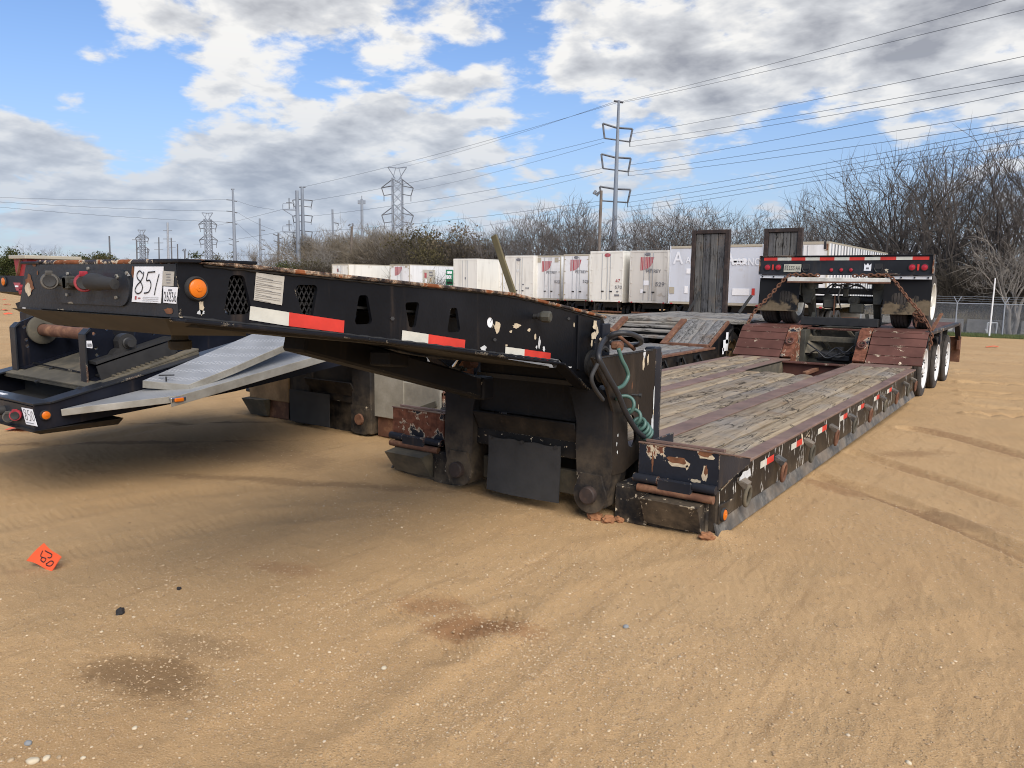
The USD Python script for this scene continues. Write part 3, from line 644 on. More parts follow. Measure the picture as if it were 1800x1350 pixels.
def web_hole(y, z, kind, s=.052):
    "rounded triangular lightening hole"
    if kind == 'round': return Point(y, z).buffer(s * .55)
    up = kind == 'up'
    t = Polygon([(-.85, -1), (.85, -1), (.3, 1.05), (-.3, 1.05)] if up else [(-.85, 1), (.85, 1), (.25, -1.05), (-.25, -1.05)])
    return affinity.translate(affinity.scale(t, s * .62, s * .72, origin=(0, 0)).buffer(s * .28), y, z)

def tyre_wheel(parent, c, axis, R, w, rim_r, rim_mat, groove=True, name='wheel', dish=.07, n=48):
    "tyre with tread grooves and shoulder, rim dished inward; axis points outward"
    c, axis = np.asarray(c, float), np.asarray(axis, float)
    prof = [(rim_r * 1.02, w * .46), (rim_r * 1.12, w * .5), (R * .82, w * .5), (R * .94, w * .465), (R * .985, w * .40)]
    g = [.30, .27, .10, .07, -.07, -.10, -.27, -.30]
    for k, h in enumerate(g): prof.append((R * (1.0 if k % 2 == 0 else 1.0), w * h)) if not groove else prof.extend([(R * 1.0, w * (h + (.012 if k % 2 == 0 else -.012))), (R * (1.0 - .02), w * h)][:: 1 if k % 2 == 0 else -1])
    prof += [(R * .985, -w * .40), (R * .94, -w * .465), (R * .82, -w * .5), (rim_r * 1.12, -w * .5), (rim_r * 1.02, -w * .46)]
    ty = obj(name, MB().lathe(prof, c, axis, n), 'tread_rubber', parent, smooth=25)
    rp = [(rim_r * 1.06, w * .47), (rim_r * 1.04, w * .49), (rim_r * .98, w * .47), (rim_r * .95, w * .40), (rim_r * .90, w * .40 - dish), (rim_r * .55, w * .40 - dish * 1.6), (rim_r * .33, w * .40 - dish * 1.4), (rim_r * .30, w * .40), (rim_r * .28, w * .44), (0.001, w * .44)]
    b = MB().lathe(rp, c, axis, n)
    obj('rim', b, rim_mat, ty, smooth=30)
    a = np.array([0, 0, 1.0]); x = np.cross(a, axis); x /= np.linalg.norm(x); y = np.cross(axis, x); b = MB()
    for k in range(10):
        t = k * 2 * np.pi / 10; q = c + rim_r * .44 * (math.cos(t) * x + math.sin(t) * y) + axis * (w * .40 - dish * 1.55)
        b.cyl(q, q + axis * .03, .016, 6)
    obj('lug_nut', b, 'dark_steel', ty)
    return ty

def chain(parent, pts, link, r, mat, name='chain'):
    b = MB(); P = bez(pts, 40); s = np.concatenate([[0], np.cumsum(np.linalg.norm(np.diff(P, axis=0), axis=1))])
    step = link * .72; k = 0
    for d in np.arange(0, s[-1], step):
        i = np.searchsorted(s, d) ; i = min(max(i, 1), len(P) - 1); f = (d - s[i-1]) / max(s[i] - s[i-1], 1e-9)
        c = P[i-1] * (1 - f) + P[i] * f; t = P[i] - P[i-1]; t /= np.linalg.norm(t)
        a = np.array([0, 0, 1.0]) if abs(t[2]) < .9 else np.array([1.0, 0, 0]); x = np.cross(t, a); x /= np.linalg.norm(x); y = np.cross(t, x)
        side = x if k % 2 else y; k += 1
        g = np.linspace(0, 2 * np.pi, 13); oval = c + np.outer(np.cos(g) * link * .5, t) + np.outer(np.sin(g) * link * .28, side)
        b.tube(oval, r, 5, cap=False)
    return obj(name, b, mat, parent)

def gladhand(parent, c, nrm, side, mat, s=1.0, name='gladhand'):
    "air coupling: round body with sealing face turned sideways and a neck back to the plate"
    c, nrm, side = (np.asarray(a, float) for a in (c, nrm, side)); b = MB()
    b.lathe([(0.001, 0), (.030 * s, 0), (.033 * s, .006 * s), (.033 * s, .02 * s), (.024 * s, .03 * s), (.020 * s, .055 * s)], c + side * .03 * s, -side, 20)
    b.lathe([(.018 * s, 0), (.020 * s, .03 * s), (.026 * s, .05 * s), (.026 * s, .06 * s)], c - side * .01 * s + nrm * .0, -nrm, 14)
    b.obox(c + side * .028 * s + np.cross(nrm, side) * .035 * s, np.array([side, nrm, np.cross(side, nrm)]), (.012 * s, .03 * s, .022 * s), .003)
    g = obj(name, b, mat, parent, smooth=35)
    obj('seal', MB().lathe([(0.001, 0.001), (.012 * s, .001), (.022 * s, .004 * s), (.024 * s, 0)], c + side * .0335 * s, side, 16), 'rubber', g, smooth=30)
    return g

def round_lamp(parent, c, nrm, r, lens, name):
    c, nrm = np.asarray(c, float), np.asarray(nrm, float)
    g = obj(name, MB().lathe([(r * 1.28, 0), (r * 1.28, .008), (r * 1.15, .016), (r * 1.0, .012)], c, nrm, 28), 'rubber', parent, smooth=40)
    obj('lens', MB().lathe([(r * 1.0, .008), (r * .96, .017), (r * .7, .021), (r * .35, .022), (r * .30, .0245), (.001, .025)], c, nrm, 28), lens, g, smooth=40)
    return g

# ------------------------------------------------------------------ the lowboy trailer in front (lot tag 851)
LB = thing('lowboy_trailer', 'nearest detachable neck lowboy, worn black, tag 851 on its raised nose, brown plank deck', 'trailer')
XR, XL, XC = -.80, -1.80, -1.30
# --- neck
web_pts = [(-2.79, 1.525), (-.946, 1.403), (.03, 1.255), (.075, 1.20), (.075, .90), (-.02, .80), (-.20, .862), (-.461, 1.037), (-2.0, 1.245), (-2.79, 1.346)]
hp = lambda px, py: on(px, py, x=XR)[1:]
holes = [(418, 519, 'up', .066), (540, 530, 'down', .062), (639, 545, 'up', .058), (725, 553, 'down', .054), (798, 563, 'up', .056), (862, 567, 'round', .05)]
wp = Polygon(web_pts)
for px, py, k, s in holes: wp = wp.difference(web_hole(*hp(px, py), k, s))
obj('neck_side_plate', MB().prism(wp, 'x', XR - .014, XR), 'black_paint_chipped', LB)
obj('neck_side_plate', MB().prism(wp, 'x', XL, XL + .014), 'black_paint', LB)
for k, (px, py, kd, s) in enumerate(holes[:2]):        # expanded metal behind the first two holes
    y, z = hp(px, py); b = MB()
    for q in np.arange(-.12, .13, .022):
        for sg in (-1, 1): b.beam((XR - .02, y + q - .035 * sg, z - .065), (XR - .02, y + q + .035 * sg, z + .065), .003, .0045, up=(1, 0, 0))
    obj('hole_mesh', b, 'dark_steel', LB)
b = MB(); b.box((XL + .03, -2.6, 1.36), (XL + .04, .0, 1.38)); b.beam((XC, -2.5, 1.40), (XC, -.3, 1.24), .9, .01)
obj('neck_inner_floor', b, 'dark_steel', LB)
def strip(pts, x0, x1, th, name, mat, bev=.003):
    for a, c in zip(pts[:-1], pts[1:]):
        y0, z0 = a; y1, z1 = c; b = MB(); b.beam(((x0 + x1) / 2, y0, z0), ((x0 + x1) / 2, y1, z1), abs(x1 - x0), th, b=bev); obj(name, b, mat, LB)
top_edge = [(-2.72, 1.522), (-1.9, 1.468), (-.946, 1.405), (-.45, 1.332), (.045, 1.257)]
for x0, x1 in ((-1.0, -.782), (-1.818, -1.60)):
    b = MB()
    for a, c in zip(top_edge[:-1], top_edge[1:]): b.beam(((x0 + x1) / 2, a[0], a[1] + .006), ((x0 + x1) / 2, c[0], c[1] + .006), x1 - x0, .016, b=.004)
    obj('neck_top_flange', b, 'black_paint_edge', LB)
obj('neck_top_sheet', MB().beam((XC, -2.70, 1.512), (XC, -.946, 1.398), .602, .008), 'dusty_black', LB)
obj('neck_rear_slope', MB().beam((XC, -.94, 1.40), (XC, .045, 1.25), .602, .008), 'dusty_black', LB)
fl = [(-2.80, 1.345), (-2.0, 1.243), (-.485, 1.022), (-.2, .845)]
b = MB()
for a, c in zip(fl[:-1], fl[1:]): b.beam((-.80, a[0], a[1] - .006), (-.80, c[0], c[1] - .006), .095, .014, b=.004)
obj('neck_bottom_flange', b, 'black_paint_chipped', LB)
b = MB()
for a, c in zip(fl[:-1], fl[1:]): b.beam((-1.80, a[0], a[1] - .006), (-1.80, c[0], c[1] - .006), .095, .014, b=.004)
obj('neck_bottom_flange', b, 'black_paint', LB)
b = MB(); b.beam((XC, -2.72, 1.325), (XC, -1.7, 1.20), .98, .03); b.beam((XC, -1.7, 1.20), (XC, -.5, .99), .90, .014)
obj('neck_belly_plate', b, 'shaded_underside', LB)
# approach chin under the nose, corners cut back
P = np.array([(-1.96, -2.82, 1.343), (-.835, -2.82, 1.343), (-.80, -2.74, 1.338), (-.80, -2.55, 1.318), (-1.985, -2.74, 1.338), (-1.985, -2.55, 1.318), (-1.86, -2.70, 1.275), (-1.0, -2.70, 1.275), (-.86, -2.5, 1.27), (-1.90, -2.5, 1.27)])
obj('nose_chin', MB().hull(P), 'shaded_underside', LB)
# front face
ff = Polygon([(-1.868, 1.518), (-.806, 1.518), (-.806, 1.346), (-1.955, 1.346)])
obj('nose_plate', MB().prism(ff, 'y', -2.792, -2.772), 'nose_paint', LB)
obj('nose_top_bar', MB().tube([(-1.80, -2.775, 1.524), (-.90, -2.775, 1.524)], .011, 10), 'black_paint_edge', LB, smooth=40)
b = MB(); b.box((-1.90, -2.80, 1.519), (-1.74, -2.60, 1.530), .003); obj('nose_corner_cap', b, 'black_paint', LB)
b = MB(); b.box((-.93, -2.80, 1.522), (-.782, -2.50, 1.534), .003); obj('nose_corner_cap', b, 'black_paint', LB)
sl = affinity.translate(LineString([(-1.555, 1.436), (-1.145, 1.436)]).buffer(.062), 0, 0)
obj('connector_plate', MB().prism(sl, 'y', -2.800, -2.7925), 'nose_paint', LB)
b = MB()
for px, py in ((156, 472), (120, 481), (206, 485), (224, 480), (119, 518), (205, 523), (207, 487)):
    q = on(px, py, y=-2.801); b.cyl(q, q + [0, -.006, 0], .006, 8)
obj('bolt', b, 'tarnished_aluminium', LB)
fn = lambda px, py, d=0.: on(px, py, y=-2.80 - d)
q = fn(88, 494, .03); gladhand(LB, q, (0, -1, 0), (.88, -.45, 0), 'gladhand_gray', .95)
q = fn(122, 497, .02); b = MB(); b.cyl(q + [0, .03, 0], q + [0, -.02, 0], .02, 10); b.cyl(q + [-.05, 0, 0], q + [.05, 0, 0], .014, 10); b.obox(q, np.eye(3), (.035, .04, .05), .006); obj('air_valve', b, 'greasy_steel', LB, smooth=30)
q = fn(148, 497, .03); gladhand(LB, q, (0, -1, 0), (.88, -.45, 0), 'gladhand_red', 1.0)
q = fn(177, 495, .02); pl = obj('power_socket', MB().lathe([(.022, 0), (.028, .0), (.030, .012), (.029, .05), (.024, .065), (.021, .11), (.018, .135), (.001, .137)], q + [-.004, -.035, 0], (1, .12, -.05), 22), 'rubber', LB, smooth=35)
ax = np.array((1, .12, -.05)); ax /= np.linalg.norm(ax); fc = q + [-.004, -.035, 0] + ax * .006
obj('socket_face', MB().lathe([(0.001, 0), (.024, 0), (.025, -.004)], fc, -ax, 18), 'dark_steel', pl)
b = MB(); x2 = np.cross(ax, (0, 0, 1)); x2 /= np.linalg.norm(x2); y2 = np.cross(x2, ax)
for k in range(7):
    rr, t = (0, 0) if k == 6 else (.014, k * np.pi / 3); c2 = fc + rr * (math.cos(t) * x2 + math.sin(t) * y2); b.cyl(c2, c2 - ax * .008, .0024, 6)
obj('socket_pin', b, 'chrome', pl)
# tags on the nose
def card(parent, quad, nrm, mat, name, th=.002):
    q = np.array(quad); n = np.asarray(nrm, float); b = MB(); b.grid(np.stack([np.stack([q[0], q[1]]), np.stack([q[3], q[2]])]) + n * th); b.add(np.vstack([q, q + n * th]), [[0, 1, 5, 4], [1, 2, 6, 5], [2, 3, 7, 6], [3, 0, 4, 7]])
    return obj(name, b, mat, parent)
ny = np.array([0, -1.0, 0]); yv = -2.7935
t851 = card(LB, [on(237.5, 468.5, y=yv), on(288, 468.5, y=yv), on(283, 533, y=yv), on(232.5, 530.5, y=yv)], ny, 'paper', 'lot_tag')
o = on(232.5, 530.5, y=yv - .0022); ex = on(283, 533, y=yv - .0022) - o; ey = on(237.5, 468.5, y=yv - .0022) - o
W8, H8 = np.linalg.norm(ex), np.linalg.norm(ey); ex /= W8; ey /= H8
U = lambda s: [(u * W8, v * H8) for u, v in s]
digit_strokes(t851, [U([(.30, .80), (.18, .88), (.10, .78), (.14, .66), (.24, .58), (.33, .44), (.30, .30), (.18, .24), (.08, .32), (.12, .46), (.24, .58), (.32, .72), (.33, .86)]),
                     U([(.72, .86), (.48, .84)]), U([(.48, .84), (.45, .62), (.56, .62), (.62, .48), (.56, .30), (.40, .26)]), U([(.86, .80), (.80, .50), (.76, .22)])], o, ex, ey, ny, .0046)
b = MB()
for r_ in range(3):
    for c_ in range(5): b.obox(o + ex * W8 * (.42 + .11 * c_) + ey * H8 * (.05 + .05 * r_) + ny * .0012, np.array([ex, ey, ny]), (W8 * .10, .0007, .0006))
obj('print_line', b, 'ink_gray', t851); b = MB(); b.obox(o + ex * W8 * .12 + ey * H8 * .12 + ny * .001, np.array([ex, ey, ny]), (.010, .012, .0006)); b.obox(o + ex * W8 * .24 + ey * H8 * .115 + ny * .001, np.array([ex, ey, ny]), (.016, .004, .0006)); obj('print_mark', b, 'logo_red', t851)
tg = card(LB, [on(288, 503.5, y=yv), on(313, 505, y=yv), on(310, 534, y=yv), on(288, 532, y=yv)], ny, 'paper', 'number_tag')
o = on(289.2, 529, y=yv - .0022); e2 = on(310, 530.5, y=yv - .0022) - o; w2 = np.linalg.norm(e2); text(tg, '26236', .030, o, e2 / w2, (0, 0, 1), 'ink', depth=.0008, fit=w2)
obj('print_mark', MB().obox(on(299, 510, y=yv - .0026), np.eye(3), (.022, .0008, .006)), 'ink_gray', tg)
cd = card(LB, [on(287, 476, y=yv), on(306.5, 477.5, y=yv), on(305, 503, y=yv), on(286, 502, y=yv)], ny, 'paper_old', 'small_plate')
b = MB()
for k in range(4): b.obox(on(296, 482 + 5 * k, y=yv - .0024), np.eye(3), (.028 - .006 * (k % 2), .0006, .0022))
obj('print_line', b, 'ink_gray', cd)
# right side of the neck: lamp, sticker, tapes, gauge, knob
nx = np.array([1.0, 0, 0]); X1 = XR + .0015
round_lamp(LB, on(343.5, 507, x=XR), nx, .031, 'lens_amber', 'side_lamp')
st = card(LB, [on(450, 479, x=X1), on(499.5, 486, x=X1), on(495, 536.5, x=X1), on(446, 527.5, x=X1)], nx, 'paper_old', 'data_sticker')
b = MB()
for k in range(13):
    a = on(451 - k * .25, 486 + 3.3 * k, x=X1 + .003); c = on((496 if k % 3 else 480) - k * .3, 492.5 + 3.3 * k, x=X1 + .003); b.beam(a, c, .0005, .0022 if k in (0, 4, 7) else .0012, up=(1, 0, 0))
obj('print_line', b, 'ink_gray', st)
def tape(corners, mats, names=('reflective_strip', 'reflective_strip')):
    for (a, b_), mt in zip(((0, 1), (1, 2)), mats):
        t, u = corners; card(LB, [on(*t[a], x=X1), on(*t[b_], x=X1), on(*u[b_], x=X1), on(*u[a], x=X1)], nx, mt, 'reflective_strip', .0012)
tape((((440, 538), (508, 549), (605, 563.5)), ((438, 562), (507, 573), (604, 585))), ('tape_white', 'tape_red'))
tape((((707, 580.5), (753, 587.5), (817.5, 597.5)), ((706, 600), (752, 606.5), (816.5, 614.5))), ('tape_white', 'tape_red'))
tape((((888.5, 609.5), (922, 614), (968, 620.5)), ((887.5, 625.5), (921, 630), (966.5, 636.5))), ('tape_white', 'tape_red'))
q = on(861, 565, x=XR - .01); gg = obj('pressure_gauge', MB().lathe([(.036, -.03), (.036, .0), (.033, .008), (.030, .006)], q, nx, 24), 'chrome', LB, smooth=40)
obj('dial', MB().lathe([(.031, .004), (.001, .005)], q, nx, 24), 'paper', gg); b = MB(); b.obox(q + [.0065, .004, .006], np.array([[1, 0, 0], [0, .6, .8], [0, -.8, .6]]), (.001, .024, .003)); obj('needle', b, 'ink', gg)
q = on(938, 556, x=XR); kn = obj('air_fitting', MB().lathe([(.014, 0), (.014, .03), (.022, .03), (.022, .045), (.014, .045)], q, (1, 0.2, 0), 12), 'dark_steel', LB, smooth=30)
obj('fitting_cap', MB().lathe([(.012, .04), (.027, .045), (.031, .055), (.031, .095), (.022, .10), (.001, .098)], q, (1, .2, 0), 8), 'greasy_steel', kn)
b = MB(); b.cyl(on(975, 643, x=XR - .001), on(975, 643, x=XR + .02), .012, 8)
for px, py in ((1020, 668), (1000, 560), (870, 597), (690, 560)): b.cyl(on(px, py, x=XR - .001), on(px, py, x=XR + .008), .009, 6)
obj('bolt', b, 'dark_steel', LB)
b = MB(); b.beam((XR + .006, -.272, .965), (XR + .006, -.272, 1.285), .03, .012, up=(1, 0, 0), b=.003); obj('web_stiffener', b, 'black_paint', LB)
b = MB(); b.beam((XR + .006, -.06, .93), (XR + .006, -.06, 1.25), .06, .02, up=(1, 0, 0), b=.003); b.box((XR, -.02, .98), (XR + .03, .075, 1.225), .004); obj('pivot_bracket', b, 'rust_box', LB)
# kingpin
kp = on(328, 575, y=-2.35); kx, ky = XC - .05, -2.46
obj('kingpin', MB().lathe([(.001, -.105), (.040, -.105), (.045, -.095), (.045, -.072), (.032, -.066), (.032, -.03), (.046, -.026), (.046, .0), (.06, .005), (.06, .02)], (kx, ky, 1.295), (0, 0, 1), 20), 'shaded_underside', LB, smooth=35)
# support arm under the neck
b = MB(); b.beam((-1.40, -1.85, 1.20), (-1.40, -.50, .828), .17, .125, b=.012); b.box((-1.50, -.53, .758), (-1.30, -.42, .895), .01)
obj('support_arm', b, 'dusty_black', LB)
b = MB(); b.beam((-1.15, -1.55, 1.10), (-1.62, -.75, .98), .10, .07, b=.008); obj('support_brace', b, 'dusty_black', LB)
q = on(812, 632, y=-.55); b = MB(); b.cyl(q + [-.06, 0, -.05], q + [.02, 0, .05], .018, 10); obj('chrome_rod', b, 'chrome', LB, smooth=40)
q = on(806, 648, y=-.55); b = MB(); b.cyl(q + [-.06, 0, 0], q + [.03, 0, 0], .02, 10); b.cyl(q + [.03, 0, 0], q + [.06, 0, 0], .012, 8); obj('latch_knob', b, 'greasy_steel', LB, smooth=40)
q = on(830, 640, y=-.45); b = MB(); b.cyl(q + [-.02, -.03, 0], q + [-.02, .05, 0], .03, 12); b.box(q + [-.14, .02, -.12], q + [-.02, .04, .05]); obj('lock_bracket', b, 'rust_steel', LB)
# --- the yoke: two hook arms, side plates, cross plates, rubber flap
arm = Polygon([(-.02, .84), (-.125, .80), (-.13, .60), (-.115, .30), (-.13, .16), (-.10, .085), (-.03, .06), (.06, .09), (.10, .17), (.12, .3), (.40, .38), (.44, .84)])
for s, xc in ((1, XC + .525), (-1, XC - .525)):
    prof = [(xc - s * .175, .83), (xc + s * .06, .83), (xc + s * .13, .74), (xc + s * .14, .35), (xc + s * .125, .245), (xc + s * .10, .10), (xc + s * .02, .055), (xc - s * .07, .075), (xc - s * .10, .15), (xc - s * .10, .24), (xc - s * .115, .44), (xc - s * .115, .62), (xc - s * .14, .72)]
    a = obj('hook_arm', MB().prism(Polygon(prof), 'y', -.11, .10), 'dusty_black', LB)
    pb = Polygon([(xc - s * .095, .235), (xc + s * .115, .235), (xc + s * .115, .15)]); 
    eye = Point(xc + s * .0, .168).buffer(.114).union(Polygon([(xc - .11, .17), (xc + .11, .17), (xc + .075, .30), (xc - .075, .30)]))
    obj('eye_plate', MB().prism(eye, 'y', -.128, -.111), 'dusty_black', a)
    pin = MB().lathe([(.001, .035), (.048, .034), (.055, .026), (.055, -.02)], (xc, -.135, .172), (0, -1, 0), 22); obj('hook_pin', pin, 'rust_dark', a, smooth=35)
    side = Polygon([(-.385, 1.052), (.385, 1.052), (.50, 1.05), (.535, .42), (.27, .355), (.05, .30), (-.10, .31), (-.105, .70), (-.20, .86)])
    side = side.difference(affinity.translate(LineString([(.0, .60), (.02, .50)]).buffer(.055), .13, 0))
    sp = obj('yoke_side_plate', MB().prism(side, 'x', xc + s * .125, xc + s * .14), 'yoke_brown' if s > 0 else 'black_paint', LB)
    b = MB(); b.box((xc + s * .06, .45, .43), (xc + s * .142, .55, 1.06), .01); b.box((xc + s * .11, .555, .40), (xc + s * .135, .575, 1.02), .004); obj('yoke_rear_post', b, 'rust_box', LB)
    pv = MB().lathe([(.085, 0), (.085, .02), (.060, .022), (.060, .05), (.036, .052), (.036, .078), (.02, .082), (.02, .09), (.001, .09)], (XR if s > 0 else XL, -.105, .985), (s, 0, 0), 24); obj('pivot_pin', pv, 'dark_steel', LB, smooth=35)
    pr = MB(); g_ = np.linspace(-.3, 3.6, 26); ring = np.stack([np.full(26, xc + s * .07), -.13 - .0 * g_ + .085 * np.cos(g_ + 1.2), .99 + .10 * np.sin(g_ + 1.2)], 1); pr.tube(ring, .014, 6); obj('grease_line', pr, 'rubber', LB, smooth=40)
b = MB(); b.obox((XC, -.085, .535), np.array([[1, 0, 0], [0, math.cos(.5), math.sin(.5)], [0, -math.sin(.5), math.cos(.5)]]), (.80, .014, .15)); obj('yoke_apron', b, 'dusty_black', LB)
b = MB(); b.box((XC - .40, -.045, .60), (XC + .40, -.03, .93)); obj('yoke_back_plate', b, 'dusty_black', LB)
b = MB(); b.box((XC - .42, -.06, .36), (XC + .42, .0, .475), .006); obj('yoke_cross_bar', b, 'speckled_black', LB)
b = MB(); b.box((XC - .42, .02, .10), (XC + .42, .07, .26), .006); obj('bed_cross_bar', b, 'mud_steel', LB)
b = MB(); b.box((XC - .42, -.06, .83), (XC + .42, .44, .86)); b.box((XC - .42, .3, .3), (XC + .42, .34, .85)); obj('yoke_bulkhead', b, 'dark_steel', LB)
u = np.linspace(0, 1, 15); v = np.linspace(0, 1, 13); Uu, Vv = np.meshgrid(u, v, indexing='ij')
yy = -.118 - .028 * Vv**2 * np.sin(3.1 * Uu + .4) - .012 * Vv * Uu
zz = .445 - .372 * Vv - .012 * np.abs(np.sin(Uu * np.pi * 3)) * (Vv < .1)
Pf = np.stack([XC - .272 + .572 * Uu + .004 * np.sin(5 * Vv), yy, zz], -1); b = MB(); b.grid(Pf); b.grid(Pf[::-1] + [0, .009, 0])
fp = obj('rubber_flap', b, 'rubber', LB, smooth=True); b = MB()
for k in range(3): q = np.array([XC - .25 + .26 * k, -.117, .435]); b.cyl(q, q + [0, -.012, 0], .012, 8)
obj('bolt', b, 'dark_steel', fp)
# hoses
def hose(name, pts, r, mat, parent=LB, n=8): return obj(name, MB().tube(bez(pts, 12), r, n), mat, parent, smooth=True)
hx = XC + .525 + .20
Hq = lambda px, py, x: on(px, py, x=x)
hose('power_cable', [Hq(1082, 590, -.75), Hq(1062, 598, -.70), Hq(1052, 625, -.62), Hq(1065, 655, -.60), Hq(1085, 690, -.59), Hq(1100, 725, -.58), Hq(1118, 755, -.565), Hq(1132, 768, -.555)], .017, 'hose_black')
hose('air_hose_black', [Hq(1050, 640, -.60), Hq(1040, 663, -.60), Hq(1045, 682, -.60), Hq(1060, 703, -.61)], .012, 'rubber')
hose('loose_cable', [Hq(1064, 597, -.72), Hq(1080, 587, -.66), Hq(1105, 586, -.60), Hq(1124, 594, -.62), Hq(1127, 602, -.75), Hq(1115, 607, -.85), Hq(1095, 606, -.88), Hq(1075, 603, -.85)], .017, 'hose_black')
hose('rust_rod', [Hq(1045, 560, -.95), Hq(1080, 585, -.9), Hq(1115, 614, -.85)], .014, 'rust_steel')
b = MB(); q = Hq(1085, 607, -.66); b.obox(q, np.eye(3), (.06, .08, .05), .012); b.cyl(q + [0, .02, 0], Hq(1090, 612, -.62), .02, 10); obj('hose_fitting', b, 'rust_steel', LB, smooth=30)
pts = [Hq(1087, 613, -.61), Hq(1093, 632, -.60), Hq(1101, 648, -.59), Hq(1104, 662, -.585), Hq(1096, 677, -.585), Hq(1083, 684, -.59)]
hose('green_air_hose', pts, .0125, 'hose_green')
c0, c1 = Hq(1090, 690, -.60), Hq(1138, 765, -.565); ax = c1 - c0; La = np.linalg.norm(ax); ax /= La; e1 = np.cross(ax, (1, 0, 0)); e1 /= np.linalg.norm(e1); e2 = np.cross(ax, e1)
t = np.linspace(0, 1, 190); ph = 2 * np.pi * (3.6 * t + 5.4 * np.clip(t - .55, 0, 1)**1.6 * 1.9); rad = .036 + .004 * np.sin(9 * t)
coil = c0 + np.outer(t**.8 * La, ax) + (rad * np.cos(ph))[:, None] * e1 + (rad * np.sin(ph))[:, None] * e2
obj('coiled_air_hose', MB().tube(coil, .0115, 7), 'hose_green', LB, smooth=True)
q = Hq(1135, 664, -.645); pl = card(LB, [Hq(1135, 657, -.645), Hq(1143, 655, -.645), Hq(1143, 678, -.645), Hq(1134, 680, -.645)], nx, 'paper_old', 'builder_plate')
b = MB(); q = Hq(1108, 694, -.645); b.cyl(q, q + [.05, .02, 0], .008, 8); b.cyl(q + [.05, .02, 0], q + [.065, .025, 0], .014, 8); obj('hose_hook', b, 'dark_steel', LB)
# stake leaning on the neck
a, c = on(904, 520, x=-1.45), on(868, 414, x=-1.62); b = MB(); b.beam(a, c, .045, .018, up=(0, 1, 0), b=.003); obj('stake', b, 'stake_olive', LB, label='olive flat bar stake leaning up from the neck')
# flaked paint with a shape of its own, and weld seams
def flake(parent, centre, ex, ey, w, h, seed, look='flake_cream', off=.0008):
    r = np.random.default_rng(seed); n = 15; a = np.linspace(0, 2 * np.pi, n, endpoint=False); rad = 1 + .55 * (r.random(n) - .6)
    c = np.asarray(centre, float); ex, ey = np.asarray(ex, float), np.asarray(ey, float); nr = np.cross(ex, ey)
    P = c + nr * off + (np.cos(a) * rad * w / 2)[:, None] * ex + (np.sin(a) * rad * h / 2)[:, None] * ey
    b = MB(); V = np.vstack([P, c + nr * off]); b.add(V, [[i, (i + 1) % n, n] for i in range(n)]); return obj('paint_flake', b, look, parent)
flat('flake_cream', (0.50, 0.41, 0.28), 0.8, 0.0, 0.25, 40.0); flat('flake_white', (0.52, 0.52, 0.50), 0.8, 0.0, 0.2, 40.0); flat('flake_rust', (0.17, 0.068, 0.028), 0.85, 0.0, 0.3, 30.0)
ey_, ez_ = (0, 1.0, 0), (0, 0, 1.0)
for k, (px, py, w, h, lk) in enumerate([(874, 575, .05, .06, 'flake_cream'), (908, 573, .07, .025, 'flake_cream'), (898, 583, .025, .015, 'flake_cream'), (930, 580, .03, .018, 'flake_cream'), (941, 592, .02, .03, 'flake_cream'), (948, 602, .025, .06, 'flake_white'), (956, 613, .025, .03, 'flake_white'), (943, 610, .018, .02, 'flake_white'),
        (354, 541, .018, .05, 'flake_cream'), (352, 549, .03, .015, 'flake_white'), (850, 612, .05, .035, 'flake_white'), (845, 618, .04, .015, 'flake_white'), (890, 607, .02, .012, 'flake_cream'), (1009, 571, .015, .03, 'flake_cream'), (1000, 646, .06, .012, 'flake_white')]): flake(LB, on(px, py, x=XR), ey_, ez_, w, h, 500 + k, lk)
for k, (px, py, w, h, lk) in enumerate([(1046, 572, .05, .06, 'flake_cream'), (1044, 590, .06, .05, 'flake_cream'), (1050, 582, .03, .05, 'flake_cream'), (1040, 603, .02, .05, 'flake_cream'), (1055, 596, .03, .02, 'flake_cream')]): flake(LB, on(px, py, x=XR + .031), ey_, ez_, w, h, 530 + k, lk)
for k, (px, py, w, h, lk) in enumerate([(1133, 622, .04, .05, 'flake_white'), (1131, 640, .03, .10, 'flake_cream'), (1139, 632, .03, .07, 'flake_cream'), (1103, 663, .012, .04, 'flake_cream'), (1111, 678, .01, .05, 'flake_rust'), (1122, 718, .01, .06, 'flake_cream'), (1098, 640, .01, .012, 'flake_white'), (1086, 765, .012, .02, 'flake_white'), (1084, 780, .012, .03, 'flake_white'), (1085, 795, .015, .02, 'flake_white'), (1150, 700, .03, .20, 'flake_white'), (1147, 745, .04, .12, 'flake_white'), (1149, 725, .02, .05, 'flake_cream')]): flake(LB, on(px, py, x=XC + .525 + .1405), ey_, ez_, w, h, 550 + k, lk)
ex_ = (1.0, 0, 0)
q = on(50, 503, y=-2.793); flake(LB, on(52, 500, y=-2.793), ex_, ez_, .085, .075, 580, 'flake_rust'); flake(LB, on(50, 508, y=-2.793), ex_, ez_, .06, .05, 581, 'flake_cream', .0012)
for k, (px, py, w, h, lk) in enumerate([(60, 465, .03, .02, 'flake_rust'), (222, 482, .05, .018, 'flake_white'), (234, 478, .02, .04, 'flake_rust'), (296, 546, .05, .02, 'flake_rust'), (66, 480, .012, .02, 'flake_rust')]): flake(LB, on(px, py, y=-2.793), ex_, ez_, w, h, 590 + k, lk)
